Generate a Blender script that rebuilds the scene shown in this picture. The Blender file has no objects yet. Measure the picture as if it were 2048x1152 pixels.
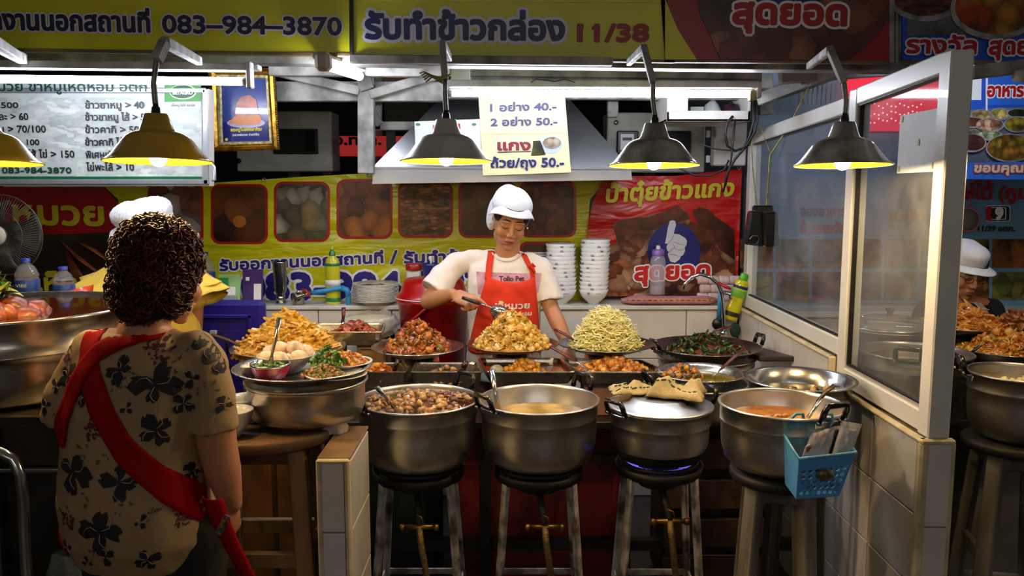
import bpy, bmesh, math, random
from math import pi, sin, cos, radians, sqrt
from mathutils import Vector, Matrix, Euler, noise
from mathutils.geometry import delaunay_2d_cdt
from mathutils.bvhtree import BVHTree
SC = bpy.context.scene
COL = SC.collection
# camera, world, exposure
FPX, PITCH, CAMZ = 1670.0, radians(7.07), 1.55
cam = bpy.data.cameras.new('camera')
cam.sensor_width = 36.0
cam.lens = 36.0 * FPX / 2048.0
cam.clip_start = 0.05
camo = bpy.data.objects.new('camera', cam)
COL.objects.link(camo)
camo.location = (0, 0, CAMZ)
camo.rotation_euler = (pi / 2 - PITCH, 0, 0)
SC.camera = camo
world = bpy.data.worlds.new('world')
SC.world = world
world.use_nodes = True
world.node_tree.nodes['Background'].inputs[0].default_value = (1.0, 0.90, 0.80, 1)
world.node_tree.nodes['Background'].inputs[1].default_value = 0.055
SC.view_settings.view_transform = 'Standard'
SC.view_settings.look = 'None'
SC.view_settings.exposure = 0.15
SC.view_settings.gamma = 1.0
SC.view_settings.use_curve_mapping = False
SC.cycles.use_denoising = True
SC.cycles.max_bounces = 7
SC.cycles.diffuse_bounces = 3
SC.cycles.glossy_bounces = 4
SC.cycles.transparent_max_bounces = 10
SC.cycles.sample_clamp_indirect = 6.0
SC.cycles.caustics_reflective = False
SC.cycles.caustics_refractive = False
TUBE_E = 54.0      # fluorescent tubes
BULB_E = 520.0     # tungsten bulbs in the enamel shades
# helpers
def ray(px, py):
 a = (px - 1024.0) / FPX
 b = (576.0 - py) / FPX
 return Vector((a, cos(PITCH) + b * sin(PITCH), -sin(PITCH) + b * cos(PITCH)))
def at(px, py, Y):
 r = ray(px, py)
 k = Y / r.y
 return Vector((r.x * k, Y, CAMZ + r.z * k))
def atz(px, py, Z):
 r = ray(px, py)
 k = (Z - CAMZ) / r.z
 return Vector((r.x * k, r.y * k, Z))
def zat(py, Y):
 return at(1024, py, Y).z
def xat(px, py, Y):
 return at(px, py, Y).x
def lin(c):
 return tuple(((v / 255.0) / 12.92 if v / 255.0 <= 0.04045 else ((v / 255.0 + 0.055) / 1.055) ** 2.4) for v in c) + (1.0,)
MATS = {}
def _new(name):
 m = bpy.data.materials.new(name)
 m.use_nodes = True
 nt = m.node_tree
 b = nt.nodes['Principled BSDF']
 return m, nt, b
def coords(nt, scale=(1, 1, 1), kind='Object'):
 tc = nt.nodes.new('ShaderNodeTexCoord')
 mp = nt.nodes.new('ShaderNodeMapping')
 mp.inputs['Scale'].default_value = scale
 nt.links.new(tc.outputs[kind], mp.inputs[0])
 return mp.outputs[0]
def noise_n(nt, vec, scale, detail=3, dist=0.0):
 n = nt.nodes.new('ShaderNodeTexNoise')
 n.inputs['Scale'].default_value = scale
 n.inputs['Detail'].default_value = detail
 n.inputs['Distortion'].default_value = dist
 nt.links.new(vec, n.inputs['Vector'])
 return n
def ramp(nt, fac, stops, interp='LINEAR'):
 r = nt.nodes.new('ShaderNodeValToRGB')
 cr = r.color_ramp
 cr.interpolation = interp
 while len(cr.elements) < len(stops):
  cr.elements.new(0.5)
 for e, (p, c) in zip(cr.elements, stops):
  e.position = p
  e.color = lin(c) if max(c) > 1.0 else tuple(c) + (1.0,)
 nt.links.new(fac, r.inputs[0])
 return r.outputs[0]
def bump(nt, b, h, strength=0.3, dist=0.01):
 bn = nt.nodes.new('ShaderNodeBump')
 bn.inputs['Strength'].default_value = strength
 bn.inputs['Distance'].default_value = dist
 nt.links.new(h, bn.inputs['Height'])
 nt.links.new(bn.outputs[0], b.inputs['Normal'])
def mat(name, c, rough=0.5, metal=0.0, var=0.12, vs=6.0, bmp=0.0, bs=40.0, spec=0.5, coat=0.0, alpha=1.0, trans=0.0, sss=0.0, stretch=(1, 1, 1), c2=None):
 if name in MATS:
  return MATS[name]
 m, nt, b = _new(name)
 v = coords(nt, stretch)
 n = noise_n(nt, v, vs, 4)
 d = c2 if c2 else tuple(x * (1 - var) for x in c)
 lo, hi = (0.35, 0.65)
 nt.links.new(ramp(nt, n.outputs[0], [(lo, d), (hi, tuple(max(0, x) for x in c))]), b.inputs['Base Color'])
 b.inputs['Roughness'].default_value = rough
 b.inputs['Metallic'].default_value = metal
 b.inputs['Specular IOR Level'].default_value = spec
 b.inputs['Coat Weight'].default_value = coat
 b.inputs['Alpha'].default_value = alpha
 b.inputs['Transmission Weight'].default_value = trans
 if sss:
  b.inputs['Subsurface Weight'].default_value = sss
  b.inputs['Subsurface Radius'].default_value = (0.02, 0.008, 0.004)
  b.inputs['Subsurface Scale'].default_value = 0.5
 if bmp:
  n2 = noise_n(nt, v, bs, 3)
  bump(nt, b, n2.outputs[0], bmp, 0.004)
 MATS[name] = m
 return m
def steel(name, c=(190, 186, 180), rough=0.28, dirt=0.25, ds=5.0, aniso=(3, 3, 40)):
 if name in MATS:
  return MATS[name]
 m, nt, b = _new(name)
 v = coords(nt, (1, 1, 1))
 n = noise_n(nt, v, ds, 5, 0.6)
 nt.links.new(ramp(nt, n.outputs[0], [(0.3, tuple(x * (1 - dirt) for x in c)), (0.62, c)]), b.inputs['Base Color'])
 b.inputs['Metallic'].default_value = 1.0
 v2 = coords(nt, aniso)
 n2 = noise_n(nt, v2, 9, 2)
 mr = nt.nodes.new('ShaderNodeMapRange')
 mr.inputs[3].default_value = rough * 0.8
 mr.inputs[4].default_value = rough * 1.3
 nt.links.new(n2.outputs[0], mr.inputs[0])
 nt.links.new(mr.outputs[0], b.inputs['Roughness'])
 bump(nt, b, n2.outputs[0], 0.06, 0.002)
 MATS[name] = m
 return m
def emit(name, c, e):
 if name in MATS:
  return MATS[name]
 m = bpy.data.materials.new(name)
 m.use_nodes = True
 nt = m.node_tree
 nt.nodes.clear()
 em = nt.nodes.new('ShaderNodeEmission')
 em.inputs[0].default_value = lin(c)
 em.inputs[1].default_value = e
 o = nt.nodes.new('ShaderNodeOutputMaterial')
 nt.links.new(em.outputs[0], o.inputs[0])
 MATS[name] = m
 return m
def glass(name, tint=(230, 235, 232), haze=0.12, gloss=0.12, rough=0.05, smear=0.5):
 """see-through sheet: mostly transparent, some reflection, a film of dirt"""
 if name in MATS:
  return MATS[name]
 m = bpy.data.materials.new(name)
 m.use_nodes = True
 nt = m.node_tree
 nt.nodes.clear()
 o = nt.nodes.new('ShaderNodeOutputMaterial')
 t = nt.nodes.new('ShaderNodeBsdfTransparent')
 t.inputs[0].default_value = lin(tint)
 g = nt.nodes.new('ShaderNodeBsdfGlossy')
 g.inputs['Roughness'].default_value = rough
 d = nt.nodes.new('ShaderNodeBsdfDiffuse')
 d.inputs[0].default_value = lin((200, 200, 205))
 v = coords(nt, (1, 1, 1))
 n = noise_n(nt, v, 3.0, 5, 1.0)
 mr = nt.nodes.new('ShaderNodeMapRange')
 mr.inputs[1].default_value = 0.3
 mr.inputs[2].default_value = 0.75
 mr.inputs[3].default_value = haze * (1 - smear)
 mr.inputs[4].default_value = haze * (1 + smear)
 nt.links.new(n.outputs[0], mr.inputs[0])
 m1 = nt.nodes.new('ShaderNodeMixShader')
 nt.links.new(mr.outputs[0], m1.inputs[0])
 nt.links.new(t.outputs[0], m1.inputs[1])
 nt.links.new(d.outputs[0], m1.inputs[2])
 fr = nt.nodes.new('ShaderNodeLayerWeight')
 fr.inputs[0].default_value = 0.5
 pw = nt.nodes.new('ShaderNodeMath')
 pw.operation = 'POWER'
 pw.inputs[1].default_value = 4.0
 nt.links.new(fr.outputs['Facing'], pw.inputs[0])
 ad = nt.nodes.new('ShaderNodeMath')
 ad.operation = 'MULTIPLY_ADD'
 ad.inputs[1].default_value = 0.3
 ad.inputs[2].default_value = gloss * 0.4
 nt.links.new(pw.outputs[0], ad.inputs[0])
 m2 = nt.nodes.new('ShaderNodeMixShader')
 nt.links.new(ad.outputs[0], m2.inputs[0])
 nt.links.new(m1.outputs[0], m2.inputs[1])
 nt.links.new(g.outputs[0], m2.inputs[2])
 nt.links.new(m2.outputs[0], o.inputs[0])
 MATS[name] = m
 return m
def food(name, cols, rough=0.35, coat=0.3, sss=0.0, bs=90.0):
 """loose pieces: each island takes its own tone"""
 if name in MATS:
  return MATS[name]
 m, nt, b = _new(name)
 g = nt.nodes.new('ShaderNodeNewGeometry')
 k = len(cols)
 r = ramp(nt, g.outputs['Random Per Island'], [(i / k, c) for i, c in enumerate(cols)])
 v = coords(nt)
 n = noise_n(nt, v, bs, 3)
 mx = nt.nodes.new('ShaderNodeMix')
 mx.data_type = 'RGBA'
 mx.blend_type = 'MULTIPLY'
 mx.inputs[0].default_value = 0.5
 nt.links.new(r, mx.inputs[6])
 nt.links.new(ramp(nt, n.outputs[0], [(0.3, (150, 130, 110)), (0.6, (255, 255, 255))]), mx.inputs[7])
 nt.links.new(mx.outputs[2], b.inputs['Base Color'])
 b.inputs['Roughness'].default_value = rough
 b.inputs['Coat Weight'].default_value = coat
 b.inputs['Coat Roughness'].default_value = 0.15
 bump(nt, b, n.outputs[0], 0.3, 0.003)
 MATS[name] = m
 return m
def foodprint(name, cols, scale=22.0, stretch=(1, 1, 1), dist=1.2, rough=0.35, seed=0.0, soft=1.0):
 """a printed food photograph (flat print)"""
 if name in MATS:
  return MATS[name]
 m, nt, b = _new(name)
 tc = nt.nodes.new('ShaderNodeTexCoord')
 mp = nt.nodes.new('ShaderNodeMapping')
 mp.inputs['Scale'].default_value = stretch
 mp.inputs['Location'].default_value = (seed, seed * 1.7, seed * 0.3)
 nt.links.new(tc.outputs['Object'], mp.inputs[0])
 n0 = noise_n(nt, mp.outputs[0], scale * 0.55, 8)
 add = nt.nodes.new('ShaderNodeVectorMath')
 add.operation = 'MULTIPLY_ADD'
 add.inputs[1].default_value = (dist * 1.3 / scale,) * 3
 nt.links.new(n0.outputs['Color'], add.inputs[0])
 nt.links.new(mp.outputs[0], add.inputs[2])
 vo = nt.nodes.new('ShaderNodeTexVoronoi')
 vo.inputs['Scale'].default_value = scale
 nt.links.new(add.outputs[0], vo.inputs['Vector'])
 k = len(cols)
 sep = nt.nodes.new('ShaderNodeSeparateColor')
 nt.links.new(vo.outputs['Color'], sep.inputs[0])
 r = ramp(nt, sep.outputs[0], [(i / k, c) for i, c in enumerate(cols)])
 sh = ramp(nt, vo.outputs['Distance'], [(0.0, (255, 250, 240)), (0.4, (220, 212, 200)), (0.8, (110, 90, 70))])
 mx = nt.nodes.new('ShaderNodeMix')
 mx.data_type = 'RGBA'
 mx.blend_type = 'MULTIPLY'
 mx.inputs[0].default_value = 0.8 * soft
 nt.links.new(r, mx.inputs[6])
 nt.links.new(sh, mx.inputs[7])
 n3 = noise_n(nt, mp.outputs[0], scale * 0.2, 3)
 mx2 = nt.nodes.new('ShaderNodeMix')
 mx2.data_type = 'RGBA'
 mx2.blend_type = 'MULTIPLY'
 mx2.inputs[0].default_value = 0.8 * soft
 nt.links.new(mx.outputs[2], mx2.inputs[6])
 nt.links.new(ramp(nt, n3.outputs[0], [(0.38, (120, 105, 95)), (0.58, (255, 255, 255))]), mx2.inputs[7])
 nt.links.new(mx2.outputs[2], b.inputs['Base Color'])
 b.inputs['Roughness'].default_value = rough
 MATS[name] = m
 return m
def wmat(o):
 M = Matrix.Identity(4)
 while o is not None:
  M = Matrix.LocRotScale(o.location, o.rotation_euler, o.scale) @ M
  o = o.parent
 return M
class MB:
 """collects shapes in world coordinates; build() links them as ONE mesh object"""
 def __init__(s, xf=None):
  s.v, s.f, s.s, s.xf = [], [], [], xf
 def add(s, vs, fs, smooth=False):
  k = len(s.v)
  if s.xf is not None:
   vs = [s.xf @ Vector(v) for v in vs]
  s.v += [Vector(v) for v in vs]
  s.f += [tuple(i + k for i in f) for f in fs]
  s.s += [smooth] * len(fs)
  return s
 def box(s, c, d, M=None, ch=0.0):
  c = Vector(c)
  h = Vector(d) / 2
  R = M.to_3x3() if M is not None else Matrix.Identity(3)
  if ch <= 0:
   vs = [c + R @ Vector((h.x * a, h.y * b, h.z * e)) for e in (-1, 1) for b in (-1, 1) for a in (-1, 1)]
   return s.add(vs, [(0, 2, 3, 1), (4, 5, 7, 6), (0, 1, 5, 4), (2, 6, 7, 3), (0, 4, 6, 2), (1, 3, 7, 5)])
  ch = min(ch, h.x * .9, h.y * .9, h.z * .9)
  bm = bmesh.new()
  for a in (-1, 1):
   for b in (-1, 1):
    for e in (-1, 1):
     for q in ((ch, ch, 0), (ch, 0, ch), (0, ch, ch)):
      bm.verts.new(c + R @ Vector(((h.x - q[0]) * a, (h.y - q[1]) * b, (h.z - q[2]) * e)))
  bmesh.ops.convex_hull(bm, input=bm.verts)
  bm.verts.index_update()
  s.add([v.co for v in bm.verts], [tuple(v.index for v in f.verts) for f in bm.faces])
  bm.free()
  return s
 def bx(s, x0, x1, y0, y1, z0, z1, ch=0.0):
  return s.box(((x0 + x1) / 2, (y0 + y1) / 2, (z0 + z1) / 2), (abs(x1 - x0), abs(y1 - y0), abs(z1 - z0)), None, ch)
 def bar(s, a, b, w, h, up=(0, 0, 1), ch=0.0):
  a, b = Vector(a), Vector(b)
  d = b - a
  L = d.length
  x = d.normalized()
  u = Vector(up)
  y = u.cross(x)
  if y.length < 1e-4:
   y = Vector((0, 1, 0)).cross(x)
  y.normalize()
  z = x.cross(y)
  M = Matrix((x, y, z)).transposed()
  return s.box((a + b) / 2, (L, w, h), M, ch)
 def tube(s, pts, r, n=8, cap=True, closed=False, flat=1.0):
  pts = [Vector(p) for p in pts]
  m = len(pts)
  rs = r if isinstance(r, (list, tuple)) else [r] * m
  vs, fs = [], []
  prev = None
  for i, p in enumerate(pts):
   if closed:
    t = pts[(i + 1) % m] - pts[i - 1]
   else:
    t = pts[min(i + 1, m - 1)] - pts[max(i - 1, 0)]
   t.normalize()
   if prev is None:
    q = Vector((0, 0, 1)) if abs(t.z) < 0.9 else Vector((0, 1, 0))
    u = (q - t * q.dot(t)).normalized()
   else:
    u = prev - t * prev.dot(t)
    u = u.normalized() if u.length > 1e-6 else prev
   prev = u
   w = t.cross(u)
   for k in range(n):
    a = 2 * pi * k / n
    vs.append(p + (u * cos(a) * flat + w * sin(a)) * rs[i])
  for i in range(m - 1 + (1 if closed else 0)):
   j = (i + 1) % m
   for k in range(n):
    l = (k + 1) % n
    fs.append((i * n + k, i * n + l, j * n + l, j * n + k))
  if cap and not closed:
   fs.append(tuple(range(n))[::-1])
   fs.append(tuple((m - 1) * n + k for k in range(n)))
  return s.add(vs, fs, True)
 def lathe(s, prof, c=(0, 0, 0), n=32, M=None, sx=1.0, sy=1.0):
  c = Vector(c)
  R = M.to_3x3() if M is not None else Matrix.Identity(3)
  vs, fs, idx = [], [], []
  for r, z in prof:
   if r <= 1e-6:
    idx.append([len(vs)] * n)
    vs.append(c + R @ Vector((0, 0, z)))
   else:
    idx.append([len(vs) + k for k in range(n)])
    vs += [c + R @ Vector((r * sx * cos(2 * pi * k / n), r * sy * sin(2 * pi * k / n), z)) for k in range(n)]
  for i in range(len(prof) - 1):
   a, b = idx[i], idx[i + 1]
   for k in range(n):
    l = (k + 1) % n
    q = []
    for t in (a[k], a[l], b[l], b[k]):
     if t not in q:
      q.append(t)
    if len(q) > 2:
     fs.append(tuple(q))
  return s.add(vs, fs, True)
 def ell(s, c, r, n=12, M=None):
  if not isinstance(r, (list, tuple, Vector)):
   r = (r, r, r)
  k = max(4, n // 2)
  R = M.to_3x3() if M is not None else Matrix.Identity(3)
  c = Vector(c)
  vs, fs = [c + R @ Vector((0, 0, -r[2]))], []
  for i in range(1, k):
   t = -pi / 2 + pi * i / k
   for j in range(n):
    a = 2 * pi * j / n
    vs.append(c + R @ Vector((r[0] * cos(t) * cos(a), r[1] * cos(t) * sin(a), r[2] * sin(t))))
  vs.append(c + R @ Vector((0, 0, r[2])))
  top = len(vs) - 1
  for j in range(n):
   l = (j + 1) % n
   fs.append((0, 1 + l, 1 + j))
   fs.append((top, 1 + (k - 2) * n + j, 1 + (k - 2) * n + l))
   for i in range(k - 2):
    fs.append((1 + i * n + j, 1 + i * n + l, 1 + (i + 1) * n + l, 1 + (i + 1) * n + j))
  return s.add(vs, fs, True)
 def prism(s, poly, d):
  """poly: list of 3D points in a plane, d: thickness vector"""
  d = Vector(d)
  n = len(poly)
  vs = [Vector(p) for p in poly] + [Vector(p) + d for p in poly]
  fs = [tuple(range(n))[::-1], tuple(range(n, 2 * n))]
  fs += [(i, (i + 1) % n, n + (i + 1) % n, n + i) for i in range(n)]
  return s.add(vs, fs)
 def grid(s, fn, nu, nv, smooth=True, thick=0.0, closed_u=False):
  """surface from fn(u, v) with u, v in 0..1, optionally given thickness along its normals"""
  P = [[Vector(fn(i / nu, j / nv)) for j in range(nv + 1)] for i in range(nu + 1)]
  vs = [p for r in P for p in r]
  fs = [(i * (nv + 1) + j, (i + 1) * (nv + 1) + j, (i + 1) * (nv + 1) + j + 1, i * (nv + 1) + j + 1) for i in range(nu) for j in range(nv)]
  if thick:
   N = []
   for i in range(nu + 1):
    for j in range(nv + 1):
     a = P[min(i + 1, nu)][j] - P[max(i - 1, 0)][j]
     b = P[i][min(j + 1, nv)] - P[i][max(j - 1, 0)]
     q = a.cross(b)
     N.append(q.normalized() if q.length > 1e-9 else Vector((0, 0, 1)))
   k = len(vs)
   vs = vs + [p - q * thick for p, q in zip(vs, N)]
   fs = fs + [tuple(x + k for x in reversed(f)) for f in fs]
   w = nv + 1
   for i in range(nu):
    fs.append((i * w, i * w + k, (i + 1) * w + k, (i + 1) * w))
    fs.append((i * w + nv, (i + 1) * w + nv, (i + 1) * w + nv + k, i * w + nv + k))
   for j in range(nv):
    fs.append((j, j + 1, j + 1 + k, j + k))
    fs.append((nu * w + j, nu * w + j + k, nu * w + j + 1 + k, nu * w + j + 1))
  return s.add(vs, fs, smooth)
 def build(s, name, m, parent=None, local=False):
  me = bpy.data.meshes.new(name)
  vs = s.v
  if parent is not None and not local:
   I = wmat(parent).inverted()
   vs = [I @ v for v in vs]
  me.from_pydata([tuple(v) for v in vs], [], s.f)
  me.polygons.foreach_set('use_smooth', s.s)
  if m is not None:
   me.materials.append(m)
  me.update()
  o = bpy.data.objects.new(name, me)
  COL.objects.link(o)
  if parent is not None:
   o.parent = parent
  return o
def solo(name, mb, m, base, label, cat, group=None, kind=None):
 """a thing that is one mesh; its origin sits at base"""
 o = mb.build(name, m)
 b = Vector(base)
 for v in o.data.vertices:
  v.co -= b
 o.location = b
 return tag(o, label, cat, group, kind)
def tag(o, label=None, cat=None, group=None, kind=None):
 for k, v in (('label', label), ('category', cat), ('group', group), ('kind', kind)):
  if v:
   o[k] = v
 return o
def thing(name, loc, label, cat, rz=0.0, group=None):
 o = bpy.data.objects.new(name, None)
 o.empty_display_size = 0.05
 COL.objects.link(o)
 o.location = loc
 o.rotation_euler = (0, 0, rz)
 return tag(o, label, cat, group)
def struct(name, mb, m):
 o = mb.build(name, m)
 o['kind'] = 'structure'
 return o
ORD = 'lowest second third fourth fifth sixth seventh eighth ninth tenth eleventh twelfth thirteenth fourteenth fifteenth sixteenth seventeenth eighteenth nineteenth twentieth twenty-first topmost'.split()
def nth(i, n):
 return 'topmost' if i == n - 1 else 'lowest' if i == 0 else ORD[i] + ' from the bottom'
def kids(o):
 return [c for c in bpy.data.objects if c.parent == o]
def copy_tree(o, loc=None, label=None, rz=None, parent=None, ks=None):
 c = o.copy()
 COL.objects.link(c)
 if parent is not None:
  c.parent = parent
 if loc is not None:
  c.location = loc
 if rz is not None:
  c.rotation_euler = (0, 0, rz)
 if label:
  c['label'] = label
 for k in kids(o):
  if k != c:
   copy_tree(k, parent=c)
 return c
# lettering
_GL = {}
def outlines(body, res=3):
 if body in _GL:
  return _GL[body]
 c = bpy.data.curves.new('t', 'FONT')
 c.body = body
 c.size = 1.0
 c.resolution_u = res
 c.fill_mode = 'NONE'
 o = bpy.data.objects.new('t', c)
 COL.objects.link(o)
 dg = bpy.context.evaluated_depsgraph_get()
 me = bpy.data.meshes.new_from_object(o.evaluated_get(dg), depsgraph=dg)
 vs = [Vector((v.co.x, v.co.y)) for v in me.vertices]
 nx = {}
 for e in me.edges:
  a, b = e.vertices
  nx.setdefault(a, []).append(b)
  nx.setdefault(b, []).append(a)
 loops, seen = [], set()
 for a in range(len(vs)):
  if a in seen or a not in nx:
   continue
  lp, p, q = [a], None, a
  seen.add(a)
  while True:
   c2 = [w for w in nx[q] if w != p and w not in seen]
   if not c2:
    break
   p, q = q, c2[0]
   seen.add(q)
   lp.append(q)
  # edge order decides the winding; vertices of a loop are stored in drawing order
  lp.sort()
  loops.append([vs[i] for i in lp])
 bpy.data.objects.remove(o)
 bpy.data.curves.remove(c)
 bpy.data.meshes.remove(me)
 _GL[body] = loops
 return loops
def _wind(p, loops):
 w = 0
 for L in loops:
  n = len(L)
  for i in range(n):
   a, b = L[i], L[(i + 1) % n]
   if a.y <= p.y:
    if b.y > p.y and (b.x - a.x) * (p.y - a.y) - (p.x - a.x) * (b.y - a.y) > 0:
     w += 1
   elif b.y <= p.y and (b.x - a.x) * (p.y - a.y) - (p.x - a.x) * (b.y - a.y) < 0:
    w -= 1
 return w
_FILL = {}
def filled(body):
 """non-zero fill of the glyph outlines, glyph group by glyph group"""
 if body in _FILL:
  return _FILL[body]
 loops = [l for l in outlines(body) if len(l) > 2]
 # cluster the loops whose boxes touch
 bb = [(min(p.x for p in l), max(p.x for p in l)) for l in loops]
 order = sorted(range(len(loops)), key=lambda i: bb[i][0])
 groups, cur, mx = [], [], -1e9
 for i in order:
  if cur and bb[i][0] > mx:
   groups.append(cur)
   cur = []
   mx = -1e9
  cur.append(loops[i])
  mx = max(mx, bb[i][1])
 if cur:
  groups.append(cur)
 V, T = [], []
 for g in groups:
  pts, ed = [], []
  for L in g:
   k = len(pts)
   pts += L
   ed += [(k + i, k + (i + 1) % len(L)) for i in range(len(L))]
  r = delaunay_2d_cdt(pts, ed, [], 0, 1e-5)
  ov, of = r[0], r[2]
  k = len(V)
  V += [(p.x, p.y) for p in ov]
  for f in of:
   c = (ov[f[0]] + ov[f[1]] + ov[f[2]]) / 3.0
   if _wind(c, g) != 0:
    T.append(tuple(k + i for i in f))
 _FILL[body] = (V, T, loops)
 return _FILL[body]
def _ext(loops):
 xs = [p.x for l in loops for p in l]
 ys = [p.y for l in loops for p in l]
 return min(xs), max(xs), min(ys), max(ys)
def lettering(parent, body, p0, p1, h, m, bold=0.0, halo=0.0, hm=None, off=0.003, up=None, n=None, name='lettering', slant=0.0, drape=None, ref=None):
 """letters from world point p0 to p1 on the baseline, base letters h metres tall"""
 V, T, loops = filled(body)
 x0, x1, y0, y1 = _ext(loops)
 ch = ref if ref else ('0' if body[0].isascii() or body[0] in '0123456789' else 'ก')
 rh = _ext(outlines(ch))
 k = h / (rh[3] - max(rh[2], 0))
 p0, p1 = Vector(p0), Vector(p1)
 u = p1 - p0
 sx = u.length / (x1 - x0)
 u.normalize()
 up = Vector(up) if up is not None else Vector((0, 0, 1))
 nn = Vector(n) if n is not None else up.cross(u) * -1.0
 if n is None:
  nn = u.cross(up)
 nn.normalize()
 def W(x, y, o):
  q = p0 + u * ((x - x0) * sx + slant * y * k) + up * (y * k) + nn * o
  if drape:
   q = drape(q, o)
  return q
 out = []
 jit = [0.0]
 def stroke(w, o, mm, nm):
  mb = MB()
  for L in loops:
   N = len(L)
   A = [Vector(((p.x - x0) * sx + slant * p.y * k, p.y * k)) for p in L]
   for i in range(N):
    a, b = A[i], A[(i + 1) % N]
    d = b - a
    if d.length < 1e-7:
     continue
    d.normalize()
    e = Vector((-d.y, d.x))
    q = [a + e * w - d * w * .4, a - e * w - d * w * .4, a - d * w * .95, b - e * w + d * w * .4, b + e * w + d * w * .4, b + d * w * .95]
    q = [q[0], q[2], q[1], q[3], q[5], q[4]]
    pts = []
    jit[0] = (jit[0] + .618034) % 1.0
    for t in q:
     r = p0 + u * t.x + up * t.y + nn * (o + jit[0] * .0004)
     pts.append(drape(r, o) if drape else r)
    mb.add(pts, [(0, 1, 2, 3, 4, 5)])
  return mb
 if halo:
  mb = stroke(halo, off, hm, 'halo')
  mb.add([W(x, y, off + .0005) for x, y in V], T)
  out.append(mb.build('letter_outline', hm, parent))
 mb = MB()
 if bold:
  mb = stroke(bold, off + 0.0015, m, name)
 mb.add([W(x, y, off + (0.0020 if (halo or bold) else 0.0)) for x, y in V], T)
 out.append(mb.build(name, m, parent))
 return out
def pxtext(parent, body, x0, y0, x1, y1, Y, hpx, m, Y1=None, **kw):
 """lettering on an upright board, given by the end points of its baseline"""
 Y1 = Y if Y1 is None else Y1
 a, b = at(x0, y0, Y), at(x1, y1, Y1)
 h = (at(x0, y0 - hpx, Y) - a).z
 for q in ('bold', 'halo'):
  if q in kw:
   kw[q] = kw[q] * Y / FPX
 return lettering(parent, body, a, b, h, m, **kw)
def rrect(x0, y0, x1, y1, r, n=5):
 """rounded rectangle outline in pixels"""
 P = []
 for cx, cy, a0 in ((x1 - r, y0 + r, -90), (x1 - r, y1 - r, 0), (x0 + r, y1 - r, 90), (x0 + r, y0 + r, 180)):
  for i in range(n + 1):
   a = radians(a0 + 90 * i / n)
   P.append((cx + r * cos(a), cy + r * sin(a)))
 return P
def pxpoly(mb, pts, Y, d=0.003, off=0.0):
 mb.prism([at(x, y, Y) + Vector((0, -off, 0)) for x, y in pts], (0, -d, 0))
 return mb
def organic(name, mb, m, parent, voxel=0.005, smooth=3, fac=0.5, disp=None):
 """closed shapes fused into one continuous skin"""
 me = bpy.data.meshes.new(name)
 me.from_pydata([tuple(v) for v in mb.v], [], mb.f)
 o = bpy.data.objects.new(name, me)
 COL.objects.link(o)
 r = o.modifiers.new('r', 'REMESH')
 r.mode = 'VOXEL'
 r.voxel_size = voxel
 r.use_smooth_shade = True
 if smooth:
  q = o.modifiers.new('s', 'SMOOTH')
  q.factor = fac
  q.iterations = smooth
 dg = bpy.context.evaluated_depsgraph_get()
 nm = bpy.data.meshes.new_from_object(o.evaluated_get(dg), depsgraph=dg)
 bpy.data.objects.remove(o)
 bpy.data.meshes.remove(me)
 if disp:
  nr = [v.normal.copy() for v in nm.vertices]
  for v, q in zip(nm.vertices, nr):
   v.co += q * disp(v.co)
 bv = BVHTree.FromPolygons([v.co.copy() for v in nm.vertices], [tuple(p.vertices) for p in nm.polygons])
 if parent is not None:
  I = wmat(parent).inverted()
  nm.transform(I)
 nm.materials.clear()
 nm.materials.append(m)
 nm.polygons.foreach_set('use_smooth', [True] * len(nm.polygons))
 nm.name = name
 o = bpy.data.objects.new(name, nm)
 COL.objects.link(o)
 if parent is not None:
  o.parent = parent
 return o, bv
def draper(bv, d=(0, 1, 0), back=1.0):
 """moves a point along d onto the surface in bv, then o metres out of it"""
 d = Vector(d).normalized()
 def f(q, o=0.004):
  q = Vector(q)
  hit = bv.ray_cast(q - d * back, d, back * 3)
  if hit[0] is None:
   k = bv.find_nearest(q)[0]
   return k - d * o
  return hit[0] - d * o
 return f
def wrinkle(scale, amp, seed=0, st=(1, 1, 1)):
 def f(p):
  return amp * noise.noise(Vector((p.x * st[0] * scale + seed, p.y * st[1] * scale, p.z * st[2] * scale)))
 return f
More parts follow.
